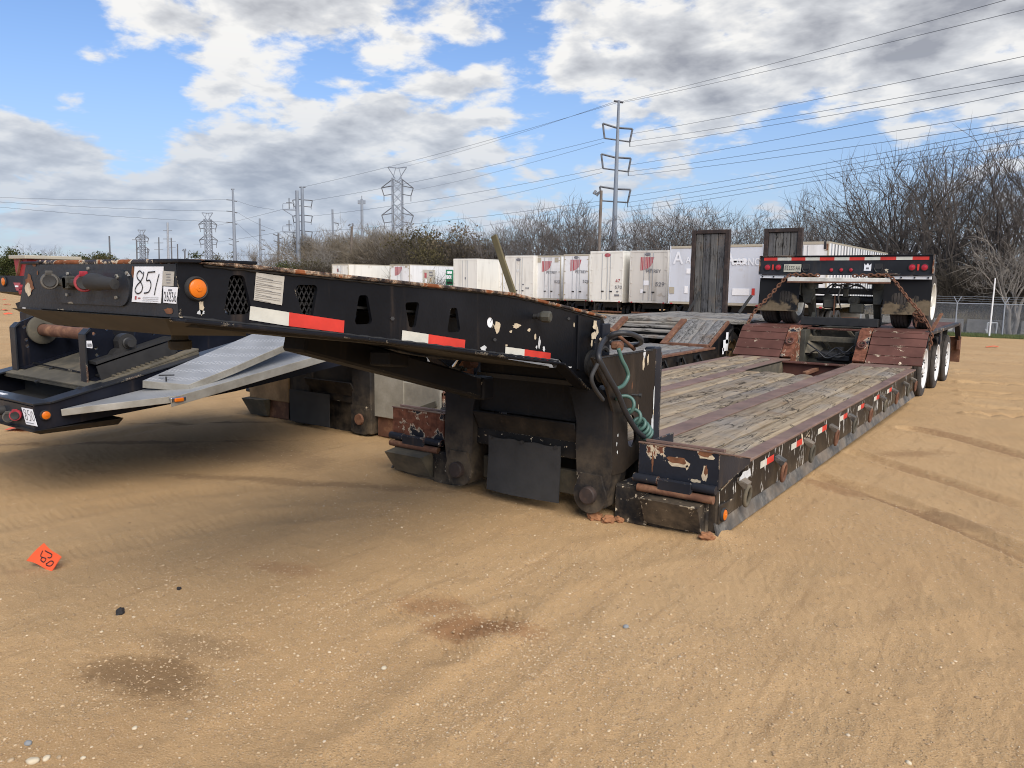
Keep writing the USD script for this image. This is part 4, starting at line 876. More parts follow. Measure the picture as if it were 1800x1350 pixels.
for k, (px, py, w, h, lk, of) in enumerate([(1192, 812, .13, .06, 'flake_cream', .0008), (1190, 809, .115, .045, 'flake_rust', .0014), (1240, 800, .12, .05, 'flake_cream', .0008), (1240, 797, .11, .042, 'flake_rust', .0014), (1240, 834, .04, .10, 'flake_cream', .0008), (1241, 828, .025, .06, 'flake_rust', .0014), (1222, 845, .07, .02, 'flake_cream', .0008), (1146, 788, .02, .05, 'flake_cream', .0008), (1147, 810, .012, .12, 'flake_rust', .0008), (1160, 783, .05, .012, 'flake_cream', .0008), (1208, 822, .02, .03, 'flake_cream', .0008)]): flake(LB, on(px, py, y=.0158), ex_, ez_, w, h, 620 + k, lk, of)
flake(LB, on(1310, 836, x=-.0015), ey_, ez_, .20, .075, 640, 'flake_white', .002)
def weld(pts, r=.0055):
    P = bez(pts, 30); rr = r * (1 + .35 * np.sin(np.arange(len(P)) * 1.9)); obj('weld_bead', MB().tube(P, rr, 5), 'dark_steel', LB, smooth=True)
weld([(XR + .002, -2.78, 1.347), (XR + .002, -2.0, 1.247), (XR + .002, -1.2, 1.133), (XR + .002, -.485, 1.030)]); weld([(XR + .002, -2.70, 1.515), (XR + .002, -1.9, 1.462), (XR + .002, -.946, 1.397), (XR + .002, .0, 1.253)]); weld([(XR + .001, -.255, .96), (XR + .001, -.255, 1.28)]); weld([(XC + .666, -.36, 1.045), (XC + .666, .0, 1.045), (XC + .666, .4, 1.045)], .004)
# --- bed front: two hinge boxes, pipes, wedges
for s in (1, -1):
    mx = (lambda x: x) if s > 0 else (lambda x: -2.6 - x)
    mt = 'rust_box' if s > 0 else 'rust_box_heavy'
    b = MB(); b.box((mx(-.52), .016, .30), (mx(-.01), .03, .515), .004); obj('hinge_box_face', b, mt, LB)
    P = [(mx(-.01), .016, .30), (mx(-.01), .016, .515), (mx(-.002), .55, .385), (mx(-.002), .55, .36), (mx(-.03), .03, .30), (mx(-.03), .03, .515), (mx(-.03), .55, .36)]
    obj('hinge_box_cheek', MB().hull(P), mt, LB)
    b = MB(); b.beam((mx(-.262), .012, .517), (mx(-.262), .56, .392), .52, .010, b=.002); b.beam((mx(-.26), .09, .516), (mx(-.26), .12, .512), .50, .018, b=.003); obj('hinge_box_lid', b, 'oxide_steel', LB)
    b = MB(); b.box((mx(-.52), .03, .30), (mx(-.505), .5, .50)); obj('hinge_box_side', b, mt, LB)
    for x0, x1 in ((-.53, -.37), (-.15, -.012)): obj('hinge_pipe', MB().cyl((mx(x0), -.012, .302), (mx(x1), -.012, .302), .026, 14), 'rust_box', LB, smooth=35)
    b = MB(); b.box((mx(-.37), -.04, .225), (mx(-.15), -.012, .325), .008); obj('hinge_strap', b, 'rust_box', LB)
    b = MB(); b.cyl((mx(-.50), -.02, .245), (mx(-.02), -.02, .245), .024, 14); obj('hinge_pipe', b, 'rust_steel', LB, smooth=35)
    w = Polygon([(-.11, .205), (-.005, .215), (.02, .05), (-.035, .038)]) if s > 0 else Polygon([(-.15, .205), (-.02, .22), (.02, .05), (-.03, .04)])
    obj('wedge_block', MB().prism(w, 'x', mx(-.44), mx(-.08)), 'speckled_black' if s > 0 else 'mud_steel', LB)
    b = MB(); b.box((mx(-.66), -.02, .0), (mx(-.44), .30, .24), .012); b.box((mx(-.44), .0, .0), (mx(-.06), .4, .235), .01); obj('bed_nose_block', b, 'speckled_black', LB)
    b = MB(); b.box((mx(-.08), .02, .03), (mx(-.015), .06, .29), .006); obj('corner_post', b, 'black_paint_chipped', LB)
# --- bed: rails, strips, planks
DZ, YE = .388, 7.2
for s in (1, -1):
    mx = (lambda x: x) if s > 0 else (lambda x: -2.6 - x)
    b = MB(); b.box((mx(-.105), .54, .368), (mx(0.0), YE, DZ), .004); obj('edge_rail', b, 'oxide_steel', LB)
    P = Polygon([(0.03, .03), (0.03, .27), (.555, .366), (YE, .366), (YE, .06), (.1, .06)])
    obj('side_web', MB().prism(P, 'x', mx(-.02), mx(-.035)), 'black_paint_side', LB)
    b = MB(); b.hull([(mx(-.019), .02, .10), (mx(.012), .0, .018), (mx(-.0), .0, .012), (mx(-.03), .02, .095), (mx(-.019), YE + .02, .10), (mx(.012), YE + .02, .022), (mx(-.0), YE + .02, .016), (mx(-.03), YE + .02, .095)]); obj('bottom_flange', b, 'worn_lip', LB)
    b = MB(); b.box((mx(-.87), .42, .366), (mx(-.70), 7.55, DZ - .003), .003); obj('deck_strip', b, 'oxide_steel', LB)
    b = MB(); b.box((mx(-.80), .42, .04), (mx(-.785), 7.3, .366)); obj('main_beam', b, 'dark_steel', LB)
b = MB(); b.box((-2.5, .35, .05), (-.1, .38, .37)); b.box((-1.73, 5.6, .05), (-.87, 5.62, .33)); b.box((-2.5, .4, .05), (-.1, 7.2, .065))
obj('under_floor', b, 'dark_steel', LB)
pk = 0
def planks(x0, x1, n, y0, y1, z0=.31, split=True):
    global pk
    w = (x1 - x0) / n
    for k in range(n):
        cuts = [y0, y1] if not split else [y0, y0 + (y1 - y0) * (.42 + .12 * ((k * 7) % 3)), y1]
        for a, c in zip(cuts[:-1], cuts[1:]):
            pk += 1
            plank('deck_plank', LB, 'deck_wood', (x0 + w * k + .006, a + .004, z0), (x0 + w * (k + 1) - .006, c - .004 + .05 * ((k % 2) - .5) * (c == y1), DZ + .014 - .004 * (pk % 3)), 1, pk, .013)
planks(-.695, -.108, 3, .50, 7.22); planks(-1.725, -.875, 4, .42, 5.55); planks(-2.492, -1.905, 3, .50, 7.5)
# open bay behind the planks
b = MB(); b.box((-1.745, 5.56, .12), (-1.73, 7.22, .385)); b.box((-.87, 5.56, .12), (-.855, 7.22, .385)); obj('bay_wall', b, 'mud_steel', LB)
b = MB(); b.box((-1.73, 7.19, .16), (-.87, 7.22, .36), .004); b.box((-1.73, 7.12, .362), (-.87, 7.24, .386), .004); obj('bay_end_beam', b, 'oxide_worn', LB)
b = MB(); b.beam((-1.35, 6.9, .25), (-1.25, 7.2, .30), .06, .05, b=.006); b.box((-1.7, 6.3, .14), (-.9, 6.36, .20)); b.box((-1.73, 5.6, .10), (-.87, 7.2, .115)); obj('bay_bracket', b, 'rust_steel', LB)
# --- D-rings and tapes on the right side
def oval_ring(c, side, up, nrm, a, b_, r): 
    g_ = np.linspace(0, 2 * np.pi, 25); return np.asarray(c) + np.outer(np.cos(g_) * a, side) + np.outer(np.sin(g_) * b_, up)
for k, (px, py) in enumerate([(1307, 868), (1371, 832), (1422, 795), (1465, 772), (1497.5, 747), (1526, 727), (1552, 712), (1573, 697), (1593, 686), (1611, 678)]):
    q = on(px, py, x=.012); y = q[1]; 
    if y > 7.1: y = 7.02
    tilt = [.3, .12, .2, .1, .25, .15, .2, .1, .2, .1][k]
    b = MB(); b.hull([(-.02, y - .04, .298), (-.02, y + .055, .298), (.044, y - .03, .268), (.044, y + .045, .268), (-.02, y - .04, .275), (-.02, y + .055, .275), (.035, y - .018, .225), (.035, y + .03, .225), (.022, y - .018, .225), (.022, y + .03, .225)])
    br = obj('ring_bracket', b, 'worn_lip', LB)
    rr = oval_ring((.034, y + .008, .185), np.array([.35 * tilt, 1.0, 0]), np.array([.10, .25 * (tilt - .15), 1.0]), None, .036, .062, .012)
    obj('lashing_ring', MB().tube(rr, .0125, 8, cap=False), 'rust_steel' if k % 2 else 'mud_steel', br, smooth=True)
for k, (ya, px, py) in enumerate([(0, 1335, 838)] + [(0, *p) for p in [(1389.8, 797), (1436.6, 770), (1475.3, 745), (1507.1, 725), (1535.4, 708), (1558.4, 694)]]):
    y = on(px, py, x=-.02)[1]
    for j, mt in enumerate(('tape_white', 'tape_red')):
        a, c = y + .0 + .135 * j, y + .135 * (j + 1) + (.02 if j else 0)
        card(LB, [(-.0185, a, .318), (-.0185, c, .318), (-.0185, c, .272), (-.0185, a, .272)], nx, mt, 'reflective_strip', .0012)
q = on(1272, 901, x=.0); round_lamp(LB, (-.005, q[1], .135), nx, .032, 'lens_amber', 'side_lamp'); b = MB(); b.box((-.02, q[1] - .055, .085), (-.006, q[1] + .055, .20), .003); b.box((-.02, q[1] + .06, .11), (-.012, q[1] + .20, .19), .002); obj('lamp_bracket', b, 'black_paint', LB)
# --- ramps over the wheels
prof = [(7.20, .37), (7.56, .395), (7.68, .50), (7.80, .635), (7.90, .745), (7.98, .815), (8.10, .842)]
for s in (1, -1):
    mx = (lambda x: x) if s > 0 else (lambda x: -2.6 - x)
    for a, c in zip(prof[1:-1], prof[2:]):
        b = MB(); x0, x1 = mx(-.70), mx(.02); b.beam(((x0 + x1) / 2, a[0] + .004, a[1] + .004), ((x0 + x1) / 2, c[0] - .002, c[1] - .002), abs(x1 - x0), .02, b=.003); obj('ramp_plate', b, 'oxide_worn', LB)
    x0, x1 = mx(-.875), mx(-.712)
    cur = [(7.42, .36)] + prof[1:-1] + [(8.1, .835)]
    b = MB()
    for a, c in zip(cur[1:-1], cur[2:]): b.beam(((x0 + x1) / 2, a[0], a[1] + .014), ((x0 + x1) / 2, c[0], c[1] + .014), abs(x1 - x0), .03, b=.004)
    b.prism(Polygon([(7.5, .10), (7.56, .37), *prof[2:], (8.15, .10)]), 'x', mx(-.875), mx(-.86))
    rb = obj('ramp_beam', b, 'rust_box_heavy', LB)
    gq = np.linspace(0, 2 * np.pi, 25); tdir = np.array([0, .66, .75]); q = np.array([(x0 + x1) / 2, 7.735, .640])
    obj('tie_ring', MB().tube(q + np.outer(np.cos(gq) * .052, (1, 0, 0)) + np.outer(np.sin(gq) * .058, tdir), .013, 7, cap=False), 'oxide_worn', rb, smooth=True)
    obj('ring_bar', MB().beam(q + [-.05, 0, 0], q + [.05, 0, 0], .02, .02), 'oxide_worn', rb)
    b = MB(); b.box((mx(-.70), 7.2, .366), (mx(-.10), 7.57, .392), .003); obj('ramp_foot', b, 'oxide_steel', LB)
# --- rear frame, deck over the tandem, bay between
b = MB()
for x0, x1 in ((-.88, .04), (-2.64, -1.72)): b.box((x0, 8.08, .825), (x1, 11.85, .845), .003)
obj('rear_deck', b, 'oxide_worn', LB)
b = MB()
for x in (-.9, -1.7): b.box((x - .05, 8.0, .30), (x + .05, 11.3, .80), .006)
obj('rear_beam', b, 'greasy_steel', LB)
for q0, q1 in (((-1.65, 8.9, .60), (-.95, 8.98, .82)), ((-1.65, 8.2, .62), (-.95, 8.27, .70)), ((-1.65, 9.5, .3), (-.95, 9.55, .80))): obj('rear_crossmember', MB().box(q0, q1, .004), 'mud_steel', LB)
b = MB(); b.box((-1.7, 8.25, .80), (-.9, 8.42, .825), .004); obj('rear_cross_plate', b, 'oxide_worn', LB)
b = MB(); b.hull([(-1.70, 8.0, .45), (-1.70, 8.3, .75), (-1.66, 8.0, .45), (-1.66, 8.3, .75), (-1.45, 8.3, .5), (-1.45, 8.33, .5), (-1.5, 8.2, .44)]); b.beam((-1.6, 8.4, .78), (-1.35, 8.4, .48), .05, .04); b.beam((-1.15, 8.5, .80), (-1.0, 8.5, .62), .05, .04); obj('gusset', b, 'mud_steel', LB)
b = MB(); b.cyl((-1.5, 8.3, .40), (-1.05, 8.3, .40), .09, 16); b.cyl((-1.15, 8.1, .42), (-1.15, 8.1, .56), .05, 12); b.box((-1.25, 8.0, .36), (-1.0, 8.15, .43), .01); obj('air_tank', b, 'dark_steel', LB, smooth=35)
for k, pts in enumerate([[(-1.6, 8.0, .42), (-1.45, 7.9, .50), (-1.3, 7.9, .40), (-1.1, 7.95, .48), (-.95, 8.05, .42)], [(-1.5, 8.05, .38), (-1.35, 7.95, .42), (-1.2, 8.0, .55), (-1.05, 7.9, .5), (-.95, 8.0, .6)], [(-1.65, 8.1, .6), (-1.4, 8.0, .47), (-1.15, 7.92, .42), (-.95, 8.1, .5)]]): hose('brake_hose', pts, .011, 'hose_black')
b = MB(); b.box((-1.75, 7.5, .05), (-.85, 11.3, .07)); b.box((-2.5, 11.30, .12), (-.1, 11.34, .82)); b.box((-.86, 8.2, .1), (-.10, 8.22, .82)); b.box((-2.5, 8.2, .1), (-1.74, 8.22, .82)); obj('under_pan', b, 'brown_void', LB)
for k, (px, py) in enumerate(((1625.5, 648), (1647.5, 638), (1665.5, 631))):
    R = .42; y = on(px, py, x=-.035)[1]; zc = on(px, py, x=-.035)[2]
    w1 = tyre_wheel(LB, (-.15, y, zc), (1, 0, 0), R, .235,   .275, 'rim_white', dish=.015)
    tag(w1.GetPrim() if hasattr(w1, 'GetPrim') else w1, ['foremost of the three white rimmed wheels', 'middle one of the three white rimmed wheels', 'hindmost of the three white rimmed wheels'][k])
    tyre_wheel(LB, (-.43, y, zc), (1, 0, 0), R, .235,   .275, 'rim_white', dish=.015, name='inner_wheel', n=28)
    tyre_wheel(LB, (-2.45, y, zc), (-1, 0, 0), R, .235,   .275, 'rim_white', dish=.015, name='far_wheel', n=28)
    b = MB(); b.cyl((-2.4, y, zc), (-.2, y, zc), .06, 12); obj('axle', b, 'greasy_steel', LB, smooth=35)
# fender end, torn mud guard and brackets at the right rear
b = MB(); b.box((-.04, 8.05, .80), (.045, 11.8, .85), .006); b.box((-.02, 8.06, .62), (.012, 8.30, .80), .006); b.box((-.01, 9.34, .60), (.02, 9.52, .80), .006); b.hull([(-.03, 11.6, .84), (.05, 11.6, .84), (.05, 11.9, .83), (-.03, 11.9, .83), (-.03, 12.0, .55), (.05, 12.0, .55), (-.03, 11.92, .55), (.05, 11.92, .55)]); obj('fender_rail', b, 'rust_box', LB)
b = MB(); b.box((-.32, 11.98, .12), (.06, 12.0, .58)); obj('rear_mud_flap', b, 'rust_steel', LB)
b = MB(); b.cyl((.03, 11.75, .78), (.03, 12.0, .45), .02, 8); b.box((.0, 11.86, .35), (.06, 11.97, .52), .01); obj('flap_bracket', b, 'rust_steel', LB)

# --- flipped fourth axle standing on the rear deck
FA = thing('flip_axle', 'folded flip axle with striped bumper and chained mud flaps on the nearest lowboy', 'axle', (0, 0, 0))
yb = 8.58
BZ0, BZ1 = 1.655, 1.945
b = MB(); b.box((-2.60, yb, BZ0), (-.06, yb + .012, BZ1)); b.box((-2.60, yb - .02, BZ1 - .012), (-.06, yb + .10, BZ1), .003); b.box((-2.60, yb - .03, BZ0 - .012), (-.06, yb + .10, BZ0 + .006), .003)
bp = obj('bumper', b, 'nose_paint', FA)
for x in (-2.60, -.075):
    obj('bumper_end', MB().prism(Polygon([(yb - .03, BZ0 - .01), (yb - .02, BZ1), (yb + .11, BZ1), (yb + .16, BZ0 - .01)]), 'x', x, x + .015), 'rust_box', FA)
def bpt(px, py, d=0.0): return on(px, py, y=yb - d)
n_ = 14
for k in range(11):
    x0 = -2.53 + k * (2.40 / 11); mt = 'tape_red' if k % 2 == 0 else 'tape_white'
    card(FA, [(x0, yb - .002, 1.915), (x0 + 2.4 / 11, yb - .002, 1.915), (x0 + 2.4 / 11, yb - .002, 1.868), (x0, yb - .002, 1.868)], ny, mt, 'reflective_strip', .0015)
for px, nm in ((1349.5, 0), (1368.5, 0), (1603.5, 0), (1625.5, 0)): round_lamp(FA, bpt(px, 470), ny, .044, 'lens_red', 'tail_lamp')
for px in (1461.5, 1479, 1496): round_lamp(FA, bpt(px, 474.5), ny, .026, 'lens_red', 'marker_lamp')
for px in (1358.5, 1614): q = bpt(px, 470); obj('marker_strip', MB().box(q + [-.014, -.008, -.045], q + [.014, 0, .045], .003), 'tape_red', FA)
q = bpt(1378, 471.5); lp = obj('licence_plate', MB().box(q + [0, -.008, -.062], q + [.27, -.002, .065], .002), 'plate_tan', FA); text(lp, '81133 AA', .062, q + [.015, -.0095, -.028], (1, 0, 0), (0, 0, 1), 'ink', fit=.24)
b = MB(); b.box(q + [.02, -.0095, .045], q + [.08, -.0085, .055]); b.box(q + [.19, -.0095, -.052], q + [.24, -.0085, -.042]); obj('plate_print', b, 'ink_gray', lp)
q = bpt(1519, 469); dc = obj('white_decal', MB().prism(Polygon([(q[0], q[2] - .06), (q[0] + .10, q[2] - .06), (q[0] + .10, q[2] + .05), (q[0] + .075, q[2] + .02), (q[0] + .05, q[2] + .055), (q[0] + .025, q[2] + .02), (q[0], q[2] + .05)]), 'y', yb - .003, yb - .001), 'paper', FA); obj('decal_mark', MB().box(q + [.03, -.005, -.035], q + [.07, -.004, -.01]), 'ink_gray', dc)
for px in (1417, 1544.5):
    q = bpt(px, 469.5); b = MB(); b.box(q + [-.055, -.006, -.035], q + [.055, 0, .05], .003); g_ = np.linspace(np.pi, 2 * np.pi, 14); b.tube(np.stack([q[0] + .055 * np.cos(g_), np.full(14, yb - .015), q[2] - .01 + .07 * np.sin(g_)], 1), .009, 6); obj('tie_loop', b, 'dark_steel', FA)
for s in (1, -1):
    mx = (lambda x: x) if s > 0 else (lambda x: -2.66 - x)
    u = np.linspace(0, 1, 9); Uu, Vv = np.meshgrid(u, u, indexing='ij'); Pf = np.stack([mx(-.71) + (mx(-.07) - mx(-.71)) * Uu, yb + .05 - .05 * Vv**2 + .012 * np.sin(4 * Uu), 1.635 - .575 * Vv], -1)
    b = MB(); b.grid(Pf); b.grid(Pf[::-1] + [0, .008, 0]); mf = obj('mud_flap', b, 'flap_dirty', FA, smooth=True)
    b = MB(); b.box((mx(-.70), yb - .0, 1.585), (mx(-.075), yb + .02, 1.63), .002); hb = obj('flap_bar', b, 'white_paint', FA)
    b = MB()
    for k in range(4): q = np.array([mx(-.66 + .18 * k), yb, 1.608]); b.cyl(q, q + [0, -.01, 0], .013, 8)
    obj('bolt', b, 'dark_steel', hb)
    zc = .845 + .41
    for j, xx in enumerate((-.20, -.50)): tyre_wheel(FA, (mx(xx), 9.02, zc), (s if j == 0 else -s, 0, 0), .41, .24, .265, 'white_rusty', dish=.05, name='wheel', n=36)
    b = MB(); b.box((mx(-.78), 8.85, 1.30), (mx(-.66), 9.2, 1.62), .02); b.hull([(mx(-.90), 8.8, 1.42), (mx(-.70), 8.8, 1.42), (mx(-.90), 8.9, 1.60), (mx(-.70), 8.9, 1.60), (mx(-.86), 8.72, 1.20), (mx(-.76), 8.72, 1.20), (mx(-.86), 9.0, 1.15), (mx(-.76), 9.0, 1.15)]); b.cyl((mx(-.82), 8.9, 1.42), (mx(-.82), 8.9, 1.60), .11, 16); obj('air_spring', b, 'greasy_steel', FA, smooth=30)
    b = MB(); b.beam((mx(-.84), 8.86, 1.30), (mx(-.84), 9.1, .86), .10, .14, b=.02); b.beam((mx(-.94), 8.7, 1.05), (mx(-.90), 8.7, .85), .03, .05); obj('trailing_arm', b, 'greasy_steel', FA)
    b = MB(); b.hull([(mx(-.95), yb + .02, 1.66), (mx(-.70), yb + .02, 1.66), (mx(-.95), yb + .04, 1.66), (mx(-.70), yb + .04, 1.66), (mx(-1.0), 8.9, 1.50), (mx(-.8), 8.9, 1.50)]); obj('bumper_bracket', b, 'mud_steel', FA)
b = MB(); b.cyl((-2.2, 9.02, 1.255), (-.45, 9.02, 1.255), .065, 14); b.box((-1.95, 8.95, 1.34), (-.70, 9.08, 1.44), .012); b.box((-1.9, 8.6, .85), (-.75, 8.72, .98), .01); obj('axle_beam', b, 'dark_steel', FA, smooth=30)
obj('brake_chamber', MB().cyl((-1.55, 8.85, 1.28), (-1.55, 8.75, 1.28), .07, 14), 'greasy_steel', FA, smooth=30); b = MB(); b.cyl((-1.15, 8.85, 1.25), (-1.15, 8.72, 1.25), .075, 14); b.cyl((-1.15, 8.72, 1.25), (-1.15, 8.70, 1.25), .03, 8); b.box((-1.6, 8.7, 1.12), (-1.42, 8.85, 1.26), .02); b.box((-1.2, 8.7, 1.05), (-1.0, 8.85, 1.2), .02); b.box((-1.32, 8.75, 1.3), (-1.25, 8.85, 1.5), .01); obj('brake_fittings', b, 'greasy_steel', FA, smooth=30, kind='stuff')
for k, pts in enumerate([[(-1.6, 8.75, 1.4), (-1.45, 8.68, 1.50), (-1.25, 8.7, 1.44), (-1.1, 8.7, 1.5), (-.95, 8.75, 1.4)], [(-1.5, 8.74, 1.42), (-1.38, 8.66, 1.54), (-1.2, 8.70, 1.5), (-1.02, 8.7, 1.46)], [(-1.33, 8.7, 1.50), (-1.36, 8.66, 1.3), (-1.32, 8.7, 1.12)], [(-1.2, 8.7, 1.5), (-1.42, 8.66, 1.47), (-1.6, 8.72, 1.3)]]): hose('brake_hose', pts, .012, 'hose_black' if k != 2 else 'gladhand_gray', FA)
b = MB(); b.box((-1.3, 8.68, .93), (-1.05, 8.72, .99), .006); b.cyl((-1.42, 8.68, 1.32), (-1.42, 8.68, 1.02), .012, 6); obj('linkage', b, 'rust_steel', FA)
a, c = on(1384, 497, y=8.46), on(1565, 501, y=8.46); cb = obj('tie_bar', MB().box((a[0], 8.44, 1.535), (c[0], 8.50, 1.60), .008), 'white_rusty', FA); obj('bar_lip', MB().box((a[0], 8.42, 1.515), (c[0], 8.50, 1.537), .004), 'rust_steel', cb)
zl = 1.61
chain(FA, [(a[0] + .45, 8.47, zl + .02), (a[0] + .2, 8.46, zl + .03), (a[0] - .0, 8.45, zl), (a[0] - .22, 8.35, 1.32), (a[0] - .42, 8.22, 1.05), (-2.59, 8.12, .86)], .075, .0105, 'rust_chain')
chain(FA, [(c[0] - .5, 8.47, zl + .02), (c[0] - .2, 8.46, zl + .03), (c[0], 8.45, zl), (c[0] + .25, 8.33, 1.33), (c[0] + .48, 8.22, 1.08), (.03, 8.1, .84), (.035, 8.1, .60)], .075, .0105, 'rust_chain')
chain(FA, [(-.20, 8.28, 1.10), (-.19, 8.27, 1.03), (-.19, 8.27, .93)], .075, .0105, 'rust_chain', 'chain_tail'); chain(FA, [(-.13, 8.26, 1.0), (-.22, 8.26, 1.09), (-.13, 8.27, 1.08)], .075, .0105, 'rust_chain', 'chain_knot')
b = MB(); b.beam((.03, 8.15, .86), (.11, 8.4, 1.10), .04, .02); obj('binder_handle', b, 'rust_steel', FA)
# ------------------------------------------------------------------ second lowboy (lot tag 850), neck lowered, winch on top
L2 = thing('lowboy_trailer', 'second lowboy with winch and tread plate fenders on its lowered neck, tag 850', 'trailer')
CX2, NR, NL = -4.44, -3.68, -5.20
rz = lambda y: .668 + .0 * y if y < -1.95 else .668 + .205 * (y + 1.95)
for x0, x1 in ((NR - .015, NR), (NL, NL + .015)):
    obj('neck_side_plate', MB().prism(Polygon([(-2.05, .505), (-2.05, .665), (-1.95, .668), (-.2, rz(-.2)), (.8, rz(.8)), (.8, .75), (-.6, .60), (-1.6, .535)]), 'x', x0, x1), 'navy_paint', L2)
for x0, x1 in ((NR - .13, NR + .012), (NL - .012, NL + .13)):
    b = MB()
    for a, c in ((-2.06, -1.95), (-1.95, .75)): b.beam(((x0 + x1) / 2, a, rz(a) + .006), ((x0 + x1) / 2, c, rz(c) + .006), x1 - x0, .014, b=.003)
    obj('neck_rail_top', b, 'nose_paint', L2)
b = MB(); b.prism(Polygon([(NL + .01, .505), (NR - .01, .505), (NR - .01, .655), (NL + .01, .655)]), 'y', -2.052, -2.035); obj('nose_plate', b, 'nose_paint', L2)
b = MB(); b.box((NL + .12, -2.06, .664), (NR - .12, -1.93, .680), .004); obj('nose_top_plate', b, 'nose_paint', L2)
P = np.array([(NL - .03, -2.09, .507), (NR + .03, -2.09, .507), (NL - .03, -1.5, .505), (NR + .02, -1.5, .515), (NL + .05, -2.0, .468), (NR - .06, -2.0, .468), (NL + .05, -1.5, .46), (NR - .06, -1.5, .46)]); obj('nose_chin', MB().hull(P), 'dusty_black', L2)
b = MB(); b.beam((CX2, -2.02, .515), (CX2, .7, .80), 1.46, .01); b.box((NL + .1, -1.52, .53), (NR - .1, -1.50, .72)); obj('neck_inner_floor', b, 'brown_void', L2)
f2 = lambda px, py, d=0.: on(px, py, y=-2.052 - d)
t850 = card(L2, [f2(38, 716), f2(57, 719.5), f2(66, 749.5), f2(46.5, 745.5)], ny, 'paper', 'lot_tag')
o = f2(46.5, 745.5, .003); ex = f2(66, 749.5, .003) - o; ey = f2(38, 716, .003) - o; W8, H8 = np.linalg.norm(ex), np.linalg.norm(ey); ex /= W8; ey /= H8
digit_strokes(t850, [U([(.30, .86), (.16, .90), (.10, .76), (.24, .62), (.30, .42), (.18, .28), (.08, .42), (.24, .62), (.30, .86)]), U([(.62, .88), (.46, .86)]), U([(.46, .86), (.44, .64), (.58, .62), (.62, .46), (.54, .30), (.42, .28)]), U([(.84, .86), (.74, .74), (.74, .44), (.82, .30), (.92, .46), (.92, .72), (.84, .86)])], o, ex, ey, ny, .0042)
obj('print_line', MB().obox(o + ex * W8 * .4 + ey * H8 * .12 + ny * .001, np.array([ex, ey, ny]), (W8 * .7, .004, .0006)), 'ink_gray', t850)
q = f2(79, 728.5); round_lamp(L2, (NR, -1.99, .598), nx, .026, 'lens_amber', 'side_lamp')
q = f2(17, 732, .02); gladhand(L2, q, (0, -1, 0), (.8, -.6, 0), 'gladhand_gray', 1.1); q = f2(29, 729, .02); gladhand(L2, q, (0, -1, 0), (.8, -.6, 0), 'gladhand_red', 1.1)
q = f2(4, 721, .01); obj('power_socket', MB().lathe([(.001, .03), (.025, .03), (.030, .02), (.030, -.01)], q, ny, 18), 'rubber', L2, smooth=35)
b = MB(); rng = np.random.default_rng(3)
for k in range(7): b.box((-4.40 + .028 * k, -2.02 + .0 * k, .6808), (-4.385 + .028 * k + rng.uniform(0, .008), -1.985, .682))
obj('worn_decal', b, 'paper', L2)
b = MB(); q = on(102, 677, z=.62); b.lathe([(.012, -.03), (.022, -.03), (.026, .0), (.018, .02), (.018, .04)], q, (1, -.3, .2), 14); obj('hose_coupling', b, 'gladhand_gray', L2, smooth=35)
b = MB(); q = on(92, 671, z=.60); b.beam(q + [-.05, 0, 0], q + [.02, .01, .0], .006, .006); obj('loose_pin', b, 'tape_white', L2)
# winch
sl_ = .26; pz = lambda y: .738 + sl_ * (y + 1.62)
b = MB(); b.beam((CX2 - .0, -1.66, pz(-1.66)), (CX2, -.85, pz(-.85)), 1.36, .016, b=.003); b.beam((CX2, -1.655, pz(-1.655) - .02), (CX2, -.86, pz(-.86) - .02), 1.38, .02)
obj('winch_base', b, 'mud_steel', L2)
for k, x in enumerate((-3.95, -5.03)):
    P = Polygon([(-1.60, pz(-1.60)), (-1.60, 1.08), (-1.565, 1.115), (-1.44, 1.165), (-1.395, 1.08), (-1.36, .99), (-1.25, .98), (-1.22, 1.18), (-1.00, 1.19), (-.84, pz(-.84)), (-1.2, pz(-1.2))])
    for yy, zz in ((-1.53, 1.08), (-1.52, .98), (-1.515, .93), (-1.44, 1.11), (-1.12, 1.13), (-1.10, 1.06), (-1.04, 1.0)): P = P.difference(Point(yy, zz).buffer(.0125))
    obj('winch_side_plate', MB().prism(P, 'x', x - .008, x + .008), 'navy_paint', L2)
    b = MB(); b.box((x - .045, -1.612, pz(-1.6)), (x + .045, -1.60, 1.08), .002); b.hull([(x - .045, -1.612, 1.08), (x + .045, -1.612, 1.08), (x - .045, -1.60, 1.08), (x + .045, -1.6, 1.08), (x - .045, -1.575, 1.118), (x + .045, -1.575, 1.118), (x - .045, -1.565, 1.11), (x + .045, -1.565, 1.11)]); obj('winch_end_flange', b, 'nose_paint', L2)
    b = MB(); b.beam((x + .05, -1.58, pz(-1.58) + .01), (x + .05, -.86, pz(-.86) + .01), .09, .014); obj('winch_foot', b, 'navy_paint', L2)
q = np.array([-3.937, -1.36, 1.0]); tgw = card(L2, [on(152.5, 599, y=-1.614), on(161.5, 599, y=-1.614), on(162.5, 612, y=-1.614), on(153, 611.5, y=-1.614)], ny, 'paper', 'number_tag'); b = MB()
for k in range(5): a = on(154.3 + 1.55 * k, 607, y=-1.617); b.box(a + [-.003, -.0006, -.010], a + [.003, 0, .012])
obj('print_line', b, 'ink', tgw)
dr = MB().lathe([(.001, -1.07), (.045, -1.07), (.047, -.82), (.043, -.55), (.047, -.3), (.047, -.02)], (-3.95, -1.42, 1.055), (1, 0, 0), 22); obj('winch_drum', dr, 'rust_steel', L2, smooth=35)
obj('drum_flange', MB().lathe([(.05, .035), (.10, .03), (.112, .02), (.112, 0), (.06, -.01), (.04, -.01)], (-4.98, -1.42, 1.055), (1, 0, 0), 32), 'mud_steel', L2, smooth=35)
